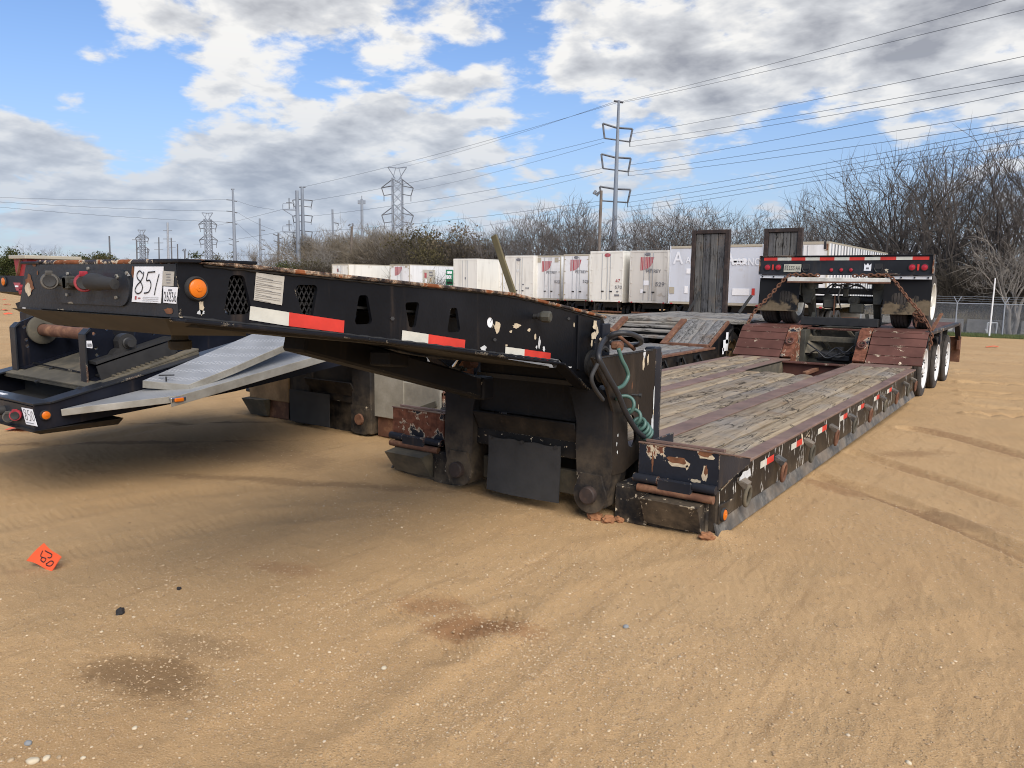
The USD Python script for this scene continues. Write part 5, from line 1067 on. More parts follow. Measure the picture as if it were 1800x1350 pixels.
bb = MB(); bb.prism(Polygon([(-1.45, .93), (-1.43, .96), (-1.40, .975)] + [(-1.34 + .07 * math.cos(a), 1.0 + .075 * math.sin(a)) for a in np.linspace(2.8, .3, 12)] + [(-1.28, .975), (-1.25, .965), (-1.23, .96)]), 'x', -3.93, -3.86); bg = obj('pillow_bearing', bb, 'dark_steel', L2)
b = MB(); b.lathe([(.04, 0), (.04, .02), (.032, .025), (.028, .06), (.001, .06)], (-3.87, -1.34, 1.01), (1, 0, 0), 18); obj('bearing_cap', b, 'dark_steel', bg, smooth=35)
b = MB(); b.beam((-3.885, -1.58, .885), (-3.885, -1.02, 1.03), .10, .02); b.beam((-3.84, -1.56, .80), (-3.84, -1.0, .945), .012, .13); b.beam((-3.885, -1.54, .79), (-3.885, -.98, .93), .10, .012); obj('bearing_shelf', b, 'dark_steel', L2)
b = MB()
for k in range(12): y = -1.48 + .035 * k; b.box((-3.83, y, pz(y) + .012), (-3.80, y + .016, pz(y) + .024))
obj('grease_crust', b, 'mud_steel', L2)
b = MB(); b.beam((-4.97, -1.05, pz(-1.05) + .11), (-3.97, -1.05, pz(-1.05) + .11), .016, .2); b.beam((-5.0, -1.22, .985), (-3.96, -1.22, .985), .05, .012); b.beam((-4.98, -1.50, pz(-1.5) + .03), (-3.97, -1.50, pz(-1.5) + .012), .01, .01); obj('winch_back_plate', b, 'dusty_black', L2)
b = MB(); q = on(1110 / 5.625, 530 + 215 / 5.625, y=-1.0); b.box(q + [-.05, -.03, -.04], q + [.05, .05, .03], .004); obj('toggle_block', b, 'rust_steel', L2)
b = MB()
for px, py in ((62, 652), (88, 643), (134, 664)): q = on(px, py, z=.80); q[2] = pz(q[1]) + .01; b.cyl(q, q + [.03, .01, .012], .012, 8)
obj('bolt', b, 'dark_steel', L2)
# tread plate fenders
def slab(name, top, th, mat, edge_mat):
    top = np.array(top, float); n = len(top); b = MB(); c = top.mean(0)
    t = trimesh.creation.extrude_polygon(Polygon(top[:, :2]), 1.0, engine='earcut')
    A = np.c_[top[:, :2], np.ones(n)]; s, *_ = np.linalg.lstsq(A, top[:, 2], rcond=None)
    v = np.array(t.vertices); v[:, 2] = (v[:, :2] @ s[:2] + s[2]) + (v[:, 2] - 1) * .012
    o = obj(name, MB().add(v, t.faces), mat, L2)
    e = MB()
    for i in range(n):
        a, d = top[i].copy(), top[(i + 1) % n].copy(); a[2] = a[:2] @ s[:2] + s[2]; d[2] = d[:2] @ s[:2] + s[2]
        if edge_mat[i]: e.beam(a - [0, 0, th / 2 - .001], d - [0, 0, th / 2 - .001], .008, th, b=.002)
    obj('edge_strip', e, 'tarnished_aluminium', o); return o
def kink(name, pts_a, pts_b, th):
    return slab(name, pts_a, th, 'diamond_plate', (True, False, False, False)), slab(name, pts_b, th, 'diamond_plate', (True, False, False, False))
slab('fender_plate', [on(107.5, 719.5, x=-3.665), on(312, 695.5, x=-3.27), (-3.67, -1.30, .70)], .045, 'diamond_plate', (True, False, False))
slab('fender_plate', [(-3.268, -1.385, .678), (-3.22, .15, .925), (-3.67, .15, .94), (-3.67, -1.30, .70)], .062, 'diamond_plate', (True, False, False, False))
q = on(314, 702.5, x=-3.262); la = obj('side_marker', MB().box(q + [-.008, -.055, -.016], q + [.004, .055, .016], .004), 'chrome', L2); obj('lens', MB().box(q + [.003, -.032, -.013], q + [.016, .032, .013], .005), 'lens_amber', la)
slab('raised_fender_plate', [on(250.7, 670.4, x=-3.63), on(332, 675.6, x=-3.36), on(410, 645, x=-3.33), on(545, 588, x=-3.31), on(470, 575, x=-3.63)], .05, 'diamond_plate', (True, True, True, False, False))
b = MB(); q = on(292, 665, x=-3.5); b.cyl(q + [0, 0, -.02], q + [0, 0, .012], .006, 6); b.beam(q + [-.07, -.01, .016], q + [.05, .03, .024], .008, .008); obj('tee_handle', b, 'dark_steel', L2)
# left fender, seen as a strip behind the winch
slab('fender_plate', [(-5.21, -1.5, .70), (-5.6, -1.4, .70), (-5.65, .15, .94), (-5.21, .15, .94)], .05, 'diamond_plate', (True, True, False, False))
# hook yoke and bed front
BX0, BX1, BY = -5.60, -2.84, .90
for s in (1, -1):
    mx = (lambda x: -4.22 + s * x)
    b = MB(); b.box((mx(.56), BY - .08, .03), (mx(.30), BY + .12, .75), .01); b.hull([(mx(.30), BY - .09, .05), (mx(.56), BY - .09, .05), (mx(.30), BY - .09, .3), (mx(.56), BY - .09, .3), (mx(.36), BY - .10, .03), (mx(.5), BY - .10, .03)]); ha = obj('hook_arm', b, 'dusty_black', L2)
    obj('hook_pin', MB().lathe([(.001, .02), (.05, .02), (.055, .0)], (mx(.43), BY - .10, .17), (0, -1, 0), 18), 'rust_steel', ha)
    b = MB(); b.box((mx(.70), BY - .02, .20), (mx(1.36), BY + .02, .56), .006); obj('hinge_box_face', b, 'tan_steel' if s < 0 else 'beige_panel', L2)
    b = MB(); b.hull([(mx(1.02), BY - .10, .205), (mx(1.39), BY - .10, .195), (mx(1.02), BY, .21), (mx(1.39), BY, .2), (mx(1.05), BY - .02, .02), (mx(1.34), BY - .02, .01), (mx(1.05), BY, .02), (mx(1.34), BY, .01)]); obj('wedge_block', b, 'mud_steel', L2)
    b = MB(); b.box((mx(.56), BY + .0, .01), (mx(1.36), BY + .3, .21), .01); obj('bed_nose_block', b, 'rust_steel', L2)
    for zz in (.27, .35): obj('hinge_pin', MB().cyl((mx(1.36), BY + .0, zz), (mx(1.42), BY + .0, zz), .02, 10), 'dark_steel', L2)
b = MB(); b.box((-4.77, BY - .13, .05), (-4.18, BY - .12, .37)); obj('rubber_flap', b, 'rubber', L2)
b = MB(); b.obox((-4.22, BY - .08, .44), np.array([[1, 0, 0], [0, .88, .48], [0, -.48, .88]]), (.66, .014, .15)); b.box((-4.54, BY - .03, .3), (-3.9, BY, .95)); obj('yoke_apron', b, 'dusty_black', L2)
obj('yoke_bulkhead', MB().box((-4.95, BY + .0, .0), (-3.86, BY + .03, .72)), 'dusty_black', L2)
# the pale panel that hangs beside the right hook arm
obj('hanging_panel', MB().box((-3.85, BY - .03, .205), (-3.29, BY - .01, .68), .004), 'beige_panel', L2)
b = MB(); b.box((-3.28, BY - .0, .22), (BX1, BY + .03, .50), .006); obj('bed_front_face', b, 'rust_box', L2); b = MB(); b.beam((-3.3, BY - .03, .25), (-2.9, BY - .02, .40), .03, .05); obj('front_brace', b, 'mud_steel', L2)
# bed of the second lowboy
D2 = .50
for s in (1, -1):
    x = BX1 if s > 0 else BX0
    b = MB(); b.box((x - s * .09, BY, D2 - .03), (x, 7.4, D2), .003); obj('edge_rail', b, 'rust_steel', L2)
    b = MB(); b.box((x - s * .03, BY, .10), (x - s * .015, 7.4, D2 - .03)); obj('side_web', b, 'black_paint', L2)
    for k in range(9 if s > 0 else 0):
        y = 1.6 + .62 * k; b = MB(); b.box((x - .012, y, D2 - .12), (x + .055, y + .05, D2 - .06), .003); b.box((x + .035, y, D2 - .24), (x + .055, y + .05, D2 - .06), .003); obj('stake_pocket', b, 'dark_steel', L2); obj('pocket_brace', MB().beam((x - .01, y + .22, D2 - .06), (x + .03, y + .30, D2 - .22), .02, .02), 'dark_steel', L2)
for k in range(9):
    w = (BX1 - BX0 - .2) / 9; x0 = BX0 + .1 + w * k
    plank('deck_plank', L2, 'gray_wood', (x0 + .006, BY + .2, D2 - .07), (x0 + w - .006, 7.5, D2 + .012 - .003 * (k % 3)), 1, 100 + k, .010, n=30, m=5)
YR, ZT = 8.1, .865
for s in (1, -1):
    mx = lambda x: (BX0 + BX1) / 2 + s * x
    for k in range(4):
        x0 = .62 + .165 * k; pl = MB()
        a, c = np.array([mx(x0 + .08), 7.33, D2 + .03]), np.array([mx(x0 + .08), YR, ZT + .01]); n_ = 12
        rng = np.random.default_rng(k + 10 * (s > 0)); d = (c - a) / np.linalg.norm(c - a); up = np.array([0, -d[2], d[1]])
        t = np.linspace(0, 1, n_); wv = np.linspace(-.5, .5, 5); T, Wv = np.meshgrid(t, wv, indexing='ij')
        base = a + T[..., None] * (c - a); topp = base + Wv[..., None] * np.array([.155, 0, 0]) + up * (.02 - .010 * meshkit.fbm(np.stack([T * 5, Wv * 6, T * 0 + k], -1), 3, k)[..., None] - .012 * (np.abs(Wv[..., None]) > .4))
        bot = base + Wv[..., None] * np.array([.155, 0, 0]) - up * .04
        ring = np.concatenate([topp, bot[:, ::-1], topp[:, :1]], 1); pl.grid(ring); pl.grid(np.stack([topp[0], bot[0]])); pl.grid(np.stack([bot[-1], topp[-1]]))
        obj('ramp_plank', pl, 'gray_wood', L2)
    b = MB(); b.beam((mx(.55), 7.28, D2 + .0), (mx(.55), YR, ZT), .10, .06); b.beam((mx(1.315), 7.30, D2 + .0), (mx(1.315), YR, ZT - .01), .04, .07); b.beam((mx(.6), 7.30, D2 + .015), (mx(1.31), 7.30, D2 + .015), .06, .06, b=.008); obj('ramp_frame', b, 'rust_steel', L2)
    b = MB(); b.prism(Polygon([(7.3, .15), (7.3, D2), (YR, ZT - .02), (YR + .1, ZT - .02), (7.95, .15)]), 'x', mx(1.34), mx(1.355)); obj('wheel_guard', b, 'black_paint', L2)
for k, (y0, y1, zz) in enumerate(((7.62, 7.66, .62), (7.78, 7.82, .71), (7.92, 7.97, .78), (8.05, 8.10, .83))):
    plank('cross_plank', L2, 'gray_wood_cross', (-4.76, y0, zz - .05), (-3.66, y0 + .13, zz), 0, 140 + k, .02, n=30, m=4)
for k in range(3):
    plank('rear_plank', L2, 'gray_wood_cross', (BX0 - .02, YR + .02 + .30 * k, ZT - .03), (BX1 + .12 - .04 * k, YR + .31 + .30 * k, ZT + .045 - .01 * k), 0, 150 + k, .035, n=60, m=6)
b = MB(); b.box((BX0, YR + .05, .55), (BX1, YR + .09, ZT - .05)); b.box((BX0 + .1, YR + .8, .5), (BX1 - .1, 12.4, .83)); b.box((BX0, 12.0, .5), (BX1, 12.35, .86), .01); obj('rear_frame', b, 'dark_steel', L2)
for k in range(8):
    x0 = BX0 + .05 + k * (BX1 - BX0 - .1) / 8; plank('rear_deck_plank', L2, 'gray_wood', (x0 + .005, YR + .95, .83), (x0 + .325, 12.0, .872), 1, 170 + k, .012, n=20, m=4)
for k, y in enumerate((8.25, 9.5, 10.8)):
    for s in (1, -1):
        x = BX1 - .14 if s > 0 else BX0 + .14; z0 = base_z(x, y) + .40; tyre_wheel(L2, (x, y, z0), (s, 0, 0), .41, .24, .265, 'tan_steel' if k == 0 else 'greasy_steel', dish=.02, n=28)
g_ = np.linspace(2.9, .35, 14)
b = MB(); y0c, z0c = 8.25, .30
for a, c in zip(g_[:-1], g_[1:]): b.beam((BX1 - .12, y0c + .47 * math.cos(a), z0c + .47 * math.sin(a)), (BX1 - .12, y0c + .47 * math.cos(c), z0c + .47 * math.sin(c)), .26, .012)
obj('wheel_arch', b, 'dark_steel', L2)
for px, py, w, h in ((1278, 594, .05, .09), (1275.5, 607, .11, .09), (1271, 617, .035, .05)):
    q = on(px, py, x=BX1 + .03); card(L2, [q + [0, -w, h], q + [0, w, h], q + [0, w, -h], q + [0, -w, -h]], nx, 'paper', 'paper_label')
# upright loading ramps at the rear
def upright(px0, px1, pyt, pyb, yb_, lab):
    a, c = on(px0, pyt, y=yb_), on(px1, pyt, y=yb_); zb = on((px0 + px1) / 2, pyb, y=yb_)[2]; x0, x1, zt = a[0], c[0], (a[2] + c[2]) / 2
    b = MB(); fw = .09
    rp = obj('loading_ramp', MB().box((x0, yb_ - .01, zb), (x0 + fw, yb_ + .10, zt), .006), 'rust_dark', L2, label=lab)
    obj('frame_side', MB().box((x1 - fw, yb_ - .01, zb), (x1, yb_ + .10, zt), .006), 'rust_dark', rp)
    obj('frame_top', MB().box((x0 + fw + .001, yb_ - .012, zt - .08), (x1 - fw - .001, yb_ + .10, zt), .006), 'rust_dark', rp)
    n = 4; w = (x1 - x0 - 2 * fw) / n
    for k in range(n):
        plank('ramp_plank', rp, 'gray_wood_upright', (x0 + fw + w * k + .004, yb_ + .012, zb), (x0 + fw + w * (k + 1) - .004, yb_ + .06, zt - .085), 2, 0, .0) if False else obj('ramp_plank', MB().box((x0 + fw + w * k + .005, yb_ + .012 + .008 * (k % 2), zb), (x0 + fw + w * (k + 1) - .005, yb_ + .07, zt - .084), .008), 'gray_wood_upright', rp)
    obj('frame_back', MB().box((x0 + .02, yb_ + .101, zb), (x1 - .02, yb_ + .115, zt - .02)), 'dark_steel', rp)
upright(1217, 1283, 404, 557, 12.1, 'tall upright plank loading ramp in a rusty frame')
upright(1344, 1411, 401, 560, 12.1, 'right upright plank ramp, mostly hidden by the axle')
b = MB(); b.beam((-4.05, 11.9, .88), (-3.85, 12.05, 1.25), .05, .05); b.beam((-5.2, 11.95, .88), (-5.0, 12.05, 1.3), .05, .05); obj('ramp_hinge', b, 'dark_steel', L2)

# ------------------------------------------------------------------ third lowboy, nose only, at the left edge
L3 = thing('lowboy_trailer', 'third lowboy at the left edge, only its black nose and kingpin showing', 'trailer')
c3 = dist(20, 500, 10.5); X3, Y3 = c3[0], c3[1]; g3 = lambda px, py: on(px, py, y=Y3)
a, c = g3(-2, 483), g3(62, 487); a2, c2 = g3(-2, 510), g3(62, 517)
xl, xr_ = a[0], c[0]; zt, zb = (a[2] + c[2]) / 2, (a2[2] + c2[2]) / 2
b = MB(); b.box((xl - .2, Y3, zb), (xr_ + .2, Y3 + .02, zt)); b.box((xl - .2, Y3 + .02, zb), (xl - .18, Y3 + 3, zt)); b.box((xr_ + .2, Y3 + .02, zb - .02), (xr_ + .22, Y3 + 3, zt)); nb = obj('nose_plate', b, 'navy_paint', L3)
obj('nose_chin', MB().hull([(xl - .2, Y3 - .03, zb), (xr_ + .2, Y3 - .03, zb), (xl - .2, Y3 + 2, zb - .02), (xr_ + .2, Y3 + 2, zb - .02), (xl, Y3 + .3, zb - .07), (xr_, Y3 + .3, zb - .07), (xl, Y3 + 2, zb - .07), (xr_, Y3 + 2, zb - .07)]), 'mud_steel', L3)
round_lamp(L3, g3(8, 495) + [0, -.002, 0], ny, .045, 'lens_amber', 'side_lamp')
q = g3(30.5, 500); dc = obj('nose_decal', MB().prism(Polygon([(q[0] - .09, q[2] + .02), (q[0] + .09, q[2] + .02), (q[0] + .03, q[2] - .07), (q[0] - .03, q[2] - .07)]), 'y', Y3 - .003, Y3 - .001), 'logo_red', L3)
obj('decal_mark', MB().box(q + [-.05, -.006, -.03], q + [.05, -.004, -.012]), 'paper', dc)
for dx, dz in ((-.0, .0), (.0, -.05)): obj('gladhand', MB().lathe([(.001, .04), (.03, .04), (.03, .0)], g3(41, 505) + [dx, 0, dz], ny, 10), 'gladhand_red', L3)
kp = g3(30, 515); obj('kingpin', MB().lathe([(.001, -.22), (.075, -.22), (.085, -.17), (.05, -.15), (.05, -.08), (.10, -.06), (.10, .05)], (kp[0], Y3 + .4, zb - .02), (0, 0, 1), 14), 'greasy_steel', L3)
b = MB(); b.beam((X3 - 1.5, Y3 + 3, zt - .2), (X3 - 1.5, Y3 + 9, .35), 1.2, .3); b.box((X3 - 2.5, Y3 + 8.5, base_z(0, Y3 + 9)), (X3 + .3, Y3 + 14, .4)); obj('neck_and_bed', b, 'black_paint', L3)
# machines parked on it: red hopper with a pale hood, white drum
hz = thing('red_hopper', 'red hopper with pale hood standing behind the third lowboy', 'machine')
H = lambda px, py: on(px, py, y=Y3 + 1.6)
P0, P1, P2, P3 = H(24, 456), H(47, 456), H(44, 485), H(29, 485)
obj('hopper_body', MB().hull(np.array([P0, P1, P2, P3, P0 + [0, .7, 0], P1 + [0, .7, 0], P2 + [0, .5, 0], P3 + [0, .5, 0]])), 'red_machine', hz)
a, c = H(20.5, 449), H(50.5, 455); obj('hood', MB().box(a + [0, -.05, 0], c + [0, .8, 0], .01), 'trim_tan', hz)
obj('brace', MB().beam(H(39, 457) + [0, -.02, 0], H(33, 485) + [0, -.02, 0], .035, .03), 'rust_steel', hz); obj('hopper_stand', MB().box(P3 + [0, .1, -2.0], P2 + [0, .4, .0]), 'dark_steel', hz)
dr = thing('white_drum', 'white lidded drum left of the red hopper', 'drum'); a, c = H(12, 472), H(27, 485); cxm = (a + c) / 2
obj('drum_body', MB().lathe([(.001, -.6), (.16, -.6), (.16, .14), (.17, .15), (.001, .155)], cxm + [0, .3, 0], (0, 0, 1), 18), 'white_paint', dr, smooth=35); obj('drum_lid', MB().lathe([(.19, .156), (.19, .20), (.001, .22)], cxm + [0, .3, 0], (0, 0, 1), 18), 'paper_old', dr, smooth=35)
# dolly seen under the nose: dark block with red and white marker board beyond the left neck
dl = thing('tow_dolly', 'low black tow dolly with a red and white marker board, behind the winch', 'trailer')
Yd = 1.6
pts = [on(px, py, y=Yd) for px, py in ((27, 533), (50, 525), (60, 547), (33, 548))]
b = MB(); b.hull(np.vstack([pts, np.array(pts) + [0, 1.2, 0]])); obj('dolly_frame', b, 'black_paint', dl)
a, c = on(34, 548, y=Yd + .2), on(175, 552, y=Yd + .2); b = MB(); b.box((a[0], Yd + .2, base_z(0, Yd) + .02), (c[0], Yd + 2.5, a[2]), .01); obj('dolly_deck', b, 'navy_paint', dl)
a, c = on(129, 560, y=Yd), on(146, 552, y=Yd); card(dl, [a + [0, 0, .05], on(137, 556, y=Yd) + [0, 0, .05], on(137, 556, y=Yd) - [0, 0, .03], a - [0, 0, .03]], ny, 'tape_red', 'reflective_strip'); a = on(137, 556, y=Yd); card(dl, [a + [0, 0, .05], c + [0, 0, .05], c - [0, 0, .03], a - [0, 0, .03]], ny, 'tape_white', 'reflective_strip')

# ------------------------------------------------------------------ parked box trailers
def box_trailer(label, px0, px1, pyt, look, depth=13.0, ztop=3.5, signs=(), doors=True, width=None, ribs=False, frame='trim_tan', name='box_trailer', dark=False):
    cx = (px0 + px1) / 2; lo, hi = 15.0, 140.0
    for _ in range(60):
        mid = (lo + hi) / 2
        if on(cx, pyt, y=mid)[2] < ztop: lo = mid
        else: hi = mid
    y = lo; x0, x1 = on(px0, pyt, y=y)[0], on(px1, pyt, y=y)[0]
    if width: x0 = x1 - width
    zg = float(base_z(0, y)); zf = zg + 1.25
    t = thing(name, label, 'trailer', group='box trailers parked in a row before the trees')
    obj('body', MB().box((x0, y + .06, zf), (x1, y + depth, ztop), .02), look, t)
    b = MB(); fw = .07
    obj('door_post', MB().box((x0 - .005, y, zf - .08), (x0 + fw, y + .07, ztop + .01), .01), frame if doors else look, t); obj('door_post', MB().box((x1 - fw, y, zf - .08), (x1 + .005, y + .07, ztop + .01), .01), frame if doors else look, t)
    obj('door_header', MB().box((x0 + fw + .001, y, ztop - .12), (x1 - fw - .001, y + .07, ztop + .01), .01), frame, t); obj('door_sill', MB().box((x0 + fw + .001, y - .01, zf - .11), (x1 - fw - .001, y + .07, zf + .02), .01), frame, t)
    xm = (x0 + x1) / 2
    if doors:
        for a, c in ((x0 + fw + .004, xm - .008), (xm + .008, x1 - fw - .004)): obj('door_leaf', MB().box((a, y + .012, zf + .025), (c, y + .058, ztop - .125), .008), look, t)
        for xx in (xm - .30, xm + .30, xm + .10): obj('lock_rod', MB().cyl((xx, y, zf + .05), (xx, y, ztop - .15), .016, 6), 'galvanised', t)
        for xx in (xm - .30, xm + .30): obj('lock_handle', MB().box((xx - .03, y - .02, zf + .52), (xx + .16, y + .01, zf + .60), .006), 'dark_steel', t)
        for zz in np.linspace(zf + .3, ztop - .4, 4):
            for sx, xx in ((1, x0 + fw), (-1, x1 - fw)): obj('door_hinge', MB().box((xx - .02 * sx, y - .008, zz), (xx + .12 * sx, y + .012, zz + .06), .004), frame, t)
    else: obj('roll_door', MB().box((x0 + fw + .004, y + .02, zf + .025), (x1 - fw - .004, y + .058, ztop - .125), .006), look, t)
    obj('roof_rail', MB().box((x1 - .04, y + .08, ztop - .06), (x1 + .012, y + depth, ztop + .012)), frame, t)
    obj('bottom_rail', MB().box((x1 - .04, y + .08, zf - .14), (x1 + .012, y + depth, zf - .001)), frame, t)
    b = MB(); b.box((x0 + .12, y + .15, zg + .45), (x1 - .12, y + .25, zg + .55), .01)
    obj('under_bumper', b, 'rust_steel', t)
    for xx in (x0 + .35, x1 - .35): obj('bumper_post', MB().beam((xx, y + .12, zf - .16), (xx, y + .2, zg + .55), .08, .08), 'dark_steel', t)
    for xx in (x0 + .45, x1 - .45): obj('landing_leg', MB().box((xx - .06, y + depth - 2.6, zg), (xx + .06, y + depth - 2.48, zf - .1)), 'rust_steel', t)
    obj('leg_brace', MB().beam((x0 + .45, y + depth - 2.5, zg + .2), (x1 - .45, y + depth - 2.5, zf - .2), .05, .05), 'rust_steel', t)
    for k, yy in enumerate((y + 1.6, y + 2.85)):
        for s, xx in ((1, x1 - .15), (1, x1 - .48), (-1, x0 + .15), (-1, x0 + .48)):
            obj('wheel', MB().lathe([(.28, -.12), (.36, -.135), (.47, -.12), (.50, -.08), (.50, .08), (.47, .12), (.36, .135), (.28, .12), (.26, .06), (.05, .05), (.001, .05)], (xx, yy, zg + .50), (s, 0, 0), 18), 'rubber', t, smooth=35)
        obj('axle', MB().cyl((x0 + .2, yy, zg + .5), (x1 - .2, yy, zg + .5), .07, 8), 'dark_steel', t)
    obj('slider_frame', MB().box((x0 + .55, y + .9, zg + .75), (x1 - .55, y + 3.6, zf - .12)), 'dark_steel', t)
    for k, xx in enumerate((x0 + .2, x1 - .2)):
        obj('tail_lamp', MB().box((xx - .06, y - .018, zf - .12), (xx + .06, y - .008, zf - .05), .004), 'lens_red', t)
    if ribs:
        n = int(depth / .62)
        for k in range(n): obj('side_rib', MB().box((x1 + .001, y + .4 + .62 * k, zf + .05), (x1 + .02, y + .56 + .62 * k, ztop - .08)), 'pole_dark' if k % 3 else 'galvanised', t)
    F2 = lambda px, py, d=.006: on(px, py, y=y + .008 - d)
    for sg in signs:
        kind = sg[0]
        if kind == 'flag':          # striped mark with the company name
            _, px, py, w, txt = sg; p = F2(px, py); s = w
            lg = obj('logo', MB().prism(Polygon([(p[0], p[2]), (p[0] + .82 * s, p[2]), (p[0] + .74 * s, p[2] - .30 * s), (p[0] + .62 * s, p[2] - .50 * s), (p[0] + .40 * s, p[2] - .66 * s), (p[0] + .16 * s, p[2] - .72 * s), (p[0], p[2] - .74 * s)]), 'y', p[1] - .002, p[1]), 'logo_red', t)
            b = MB()
            for k in range(7): b.box((p[0] + .10 * s * (k + .75), p[1] - .006, p[2] - .74 * s), (p[0] + .10 * s * (k + .75) + .017 * s, p[1] - .0025, p[2]))
            obj('logo_gap', b, look, lg)
            if txt: text(lg, txt, .17 * s, (p[0] + .38 * s, p[1] - .008, p[2] - .86 * s), (1, 0, 0), (0, 0, 1), 'ink_gray', bold=True)
        elif kind == 'text':
            _, px, py, h, txt, lk = sg; p = F2(px, py); text(t, txt, h, (p[0], p[1] - .012, p[2]), (1, 0, 0), (0, 0, 1), lk, bold=True)
        elif kind == 'rect':
            _, px, py, w, h, lk, nm = sg; p = F2(px, py); obj(nm, MB().box(p + [-w / 2, -.012, -h / 2], p + [w / 2, -.002, h / 2], .003), lk, t)
        elif kind == 'oval':
            _, px, py, r, lk = sg; p = F2(px, py); b = MB(); b.lathe([(r, 0), (r * .9, .012), (.001, .014)], p, (0, -1, 0), 20); v = b.get(); vv = np.array(v.vertices); vv[:, 2] = p[2] + (vv[:, 2] - p[2]) * .55; obj('vent', MB().add(vv, v.faces), lk, t)
    return t, (x0, x1, y, zf, ztop)
fl_ = 'flag'
T1 = box_trailer('small white box trailer farthest left, faded red mark on its door', 583, 612, 464, 'box_ivory', 9, ztop=2.95, signs=[('rect', 597, 474, .5, .4, 'logo_gray', 'faded_sign'), ('rect', 594, 475, .22, .3, 'logo_red', 'sign_mark')])
T2 = box_trailer('white box trailer second from the far left with rust down its corner', 613, 640, 465, 'box_white', 12, ztop=3.05, signs=[(fl_, 620, 471, .95, ''), ('rect', 638.5, 478, .12, 1.3, 'rust_steel', 'rust_streak')])
T3 = box_trailer('white box trailer with an advert on its side and faded red logo', 685, 720, 465, 'box_white', 13, ztop=2.95, signs=[(fl_, 694, 469, 1.15, ''), ('rect', 690, 468, .3, .25, 'trim_tan', 'corner_plate'), ('rect', 714, 468, .3, .25, 'trim_tan', 'corner_plate')])
x0, x1, y, zf, zt_ = T3[1]
S = lambda px, py: on(px, py, x=x1 + .014)
def side_card(t, pa, pb, look, nm):
    a, c = S(*pa), S(*pb); return obj(nm, MB().box((x1 + .002, a[1], c[2]), (x1 + .014, c[1], a[2])), look, t[0])
ad = side_card(T3, (743, 474), (765, 504), 'paper_old', 'advert')
for px, py, w, h, lk in ((748, 484, 4, 9, 'logo_red'), (757, 479, 6, 3, 'ink_gray'), (758, 484, 7, 2, 'ink_gray'), (757, 492, 3, 7, 'stone_tan'), (749, 494, 3, 6, 'paper')):
    a, c = S(px - w / 2, py - h / 2) + [.003, 0, 0], S(px + w / 2, py + h / 2) + [.003, 0, 0]; obj('advert_picture', MB().box((x1 + .0145, a[1], min(a[2], c[2])), (x1 + .018, c[1], max(a[2], c[2]))), lk, ad)
ad = side_card(T3, (784, 474), (797, 501), 'logo_green', 'green_advert')
for px, py, w, h, lk in ((790, 479, 9, 5, 'paper'), (789, 487, 9, 7, 'paper'), (790, 497, 10, 4, 'ink')):
    a, c = S(px - w / 2, py - h / 2), S(px + w / 2, py + h / 2); obj('advert_letters', MB().box((x1 + .0145, a[1], min(a[2], c[2])), (x1 + .018, c[1], max(a[2], c[2]))), lk, ad)
box_trailer('white box trailer at the left end of the main row, plain ribbed doors', 797, 839, 455, 'box_ivory', 13, doors=True, frame='box_ivory', signs=[('rect', 818, 489, .12, .2, 'ink_gray', 'number_plate')])
box_trailer('white box trailer between the plain ivory one and the stake', 841, 884, 457, 'box_white', 13, signs=[('rect', 848.5, 462, .35, .3, 'trim_tan', 'corner_plate'), ('rect', 876, 462, .35, .3, 'trim_tan', 'corner_plate'), ('oval', 863, 461, .2, 'logo_gray'), ('text', 874, 507, .13, '543', 'ink_gray')])
box_trailer('ivory box trailer behind the olive stake', 888, 938, 449.5, 'box_ivory', 13, frame='box_ivory', signs=[('oval', 911.5, 456.5, .22, 'ink_gray'), ('rect', 910.5, 475.5, .24, .18, 'logo_gray', 'number_plate'), ('oval', 919.5, 500, .09, 'ink_gray'), ('text', 923.5, 508, .14, '558', 'ink_gray')])
box_trailer('white box trailer with red striped logo just right of the ivory one by the stake', 941, 986, 449.5, 'box_white', 13, signs=[(fl_, 952.8, 459, 1.12, 'PETREY'), ('rect', 948, 457.5, .35, .35, 'trim_tan', 'corner_plate'), ('rect', 978.5, 457, .35, .35, 'trim_tan', 'corner_plate'), ('text', 974.5, 497.5, .2, '523', 'ink_gray'), ('rect', 969, 505.5, .18, .5, 'logo_gray', 'notice')])
box_trailer('white box trailer with red striped logo just left of the plain ivory 570 one', 991, 1036, 447, 'box_white', 13, signs=[(fl_, 1003, 456.5, 1.12, 'PETREY'), ('oval', 1013, 452.5, .2, 'ink_gray'), ('text', 1024.5, 497, .2, '528', 'ink_gray'), ('rect', 1019, 508.5, .2, .5, 'logo_gray', 'notice')])
box_trailer('dull ivory box trailer numbered 570 with plain doors', 1038, 1096, 441.5, 'box_ivory', 13, frame='box_ivory', signs=[('oval', 1068, 448.5, .22, 'logo_red'), ('text', 1081, 507.5, .2, '570', 'ink_gray'), ('text', 1082, 496, .2, '47', 'logo_red'), ('rect', 1084, 519, .35, .12, 'ink_gray', 'label_plate'), ('oval', 1085, 512.5, .09, 'ink_gray')])
box_trailer('grimy cream box trailer numbered 529 with red striped logo', 1108, 1175, 440.5, 'box_cream', 13, frame='box_cream', signs=[(fl_, 1126.5, 452, 1.12, 'PETREY'), ('oval', 1139, 447, .2, 'ink_gray'), ('text', 1135, 477, .17, '529', 'ink_gray'), ('text', 1152, 503, .24, '529', 'ink_gray'), ('rect', 1135.5, 497.5, .38, .3, 'paper', 'notice'), ('rect', 1128, 512, .2, .25, 'paper', 'notice')])
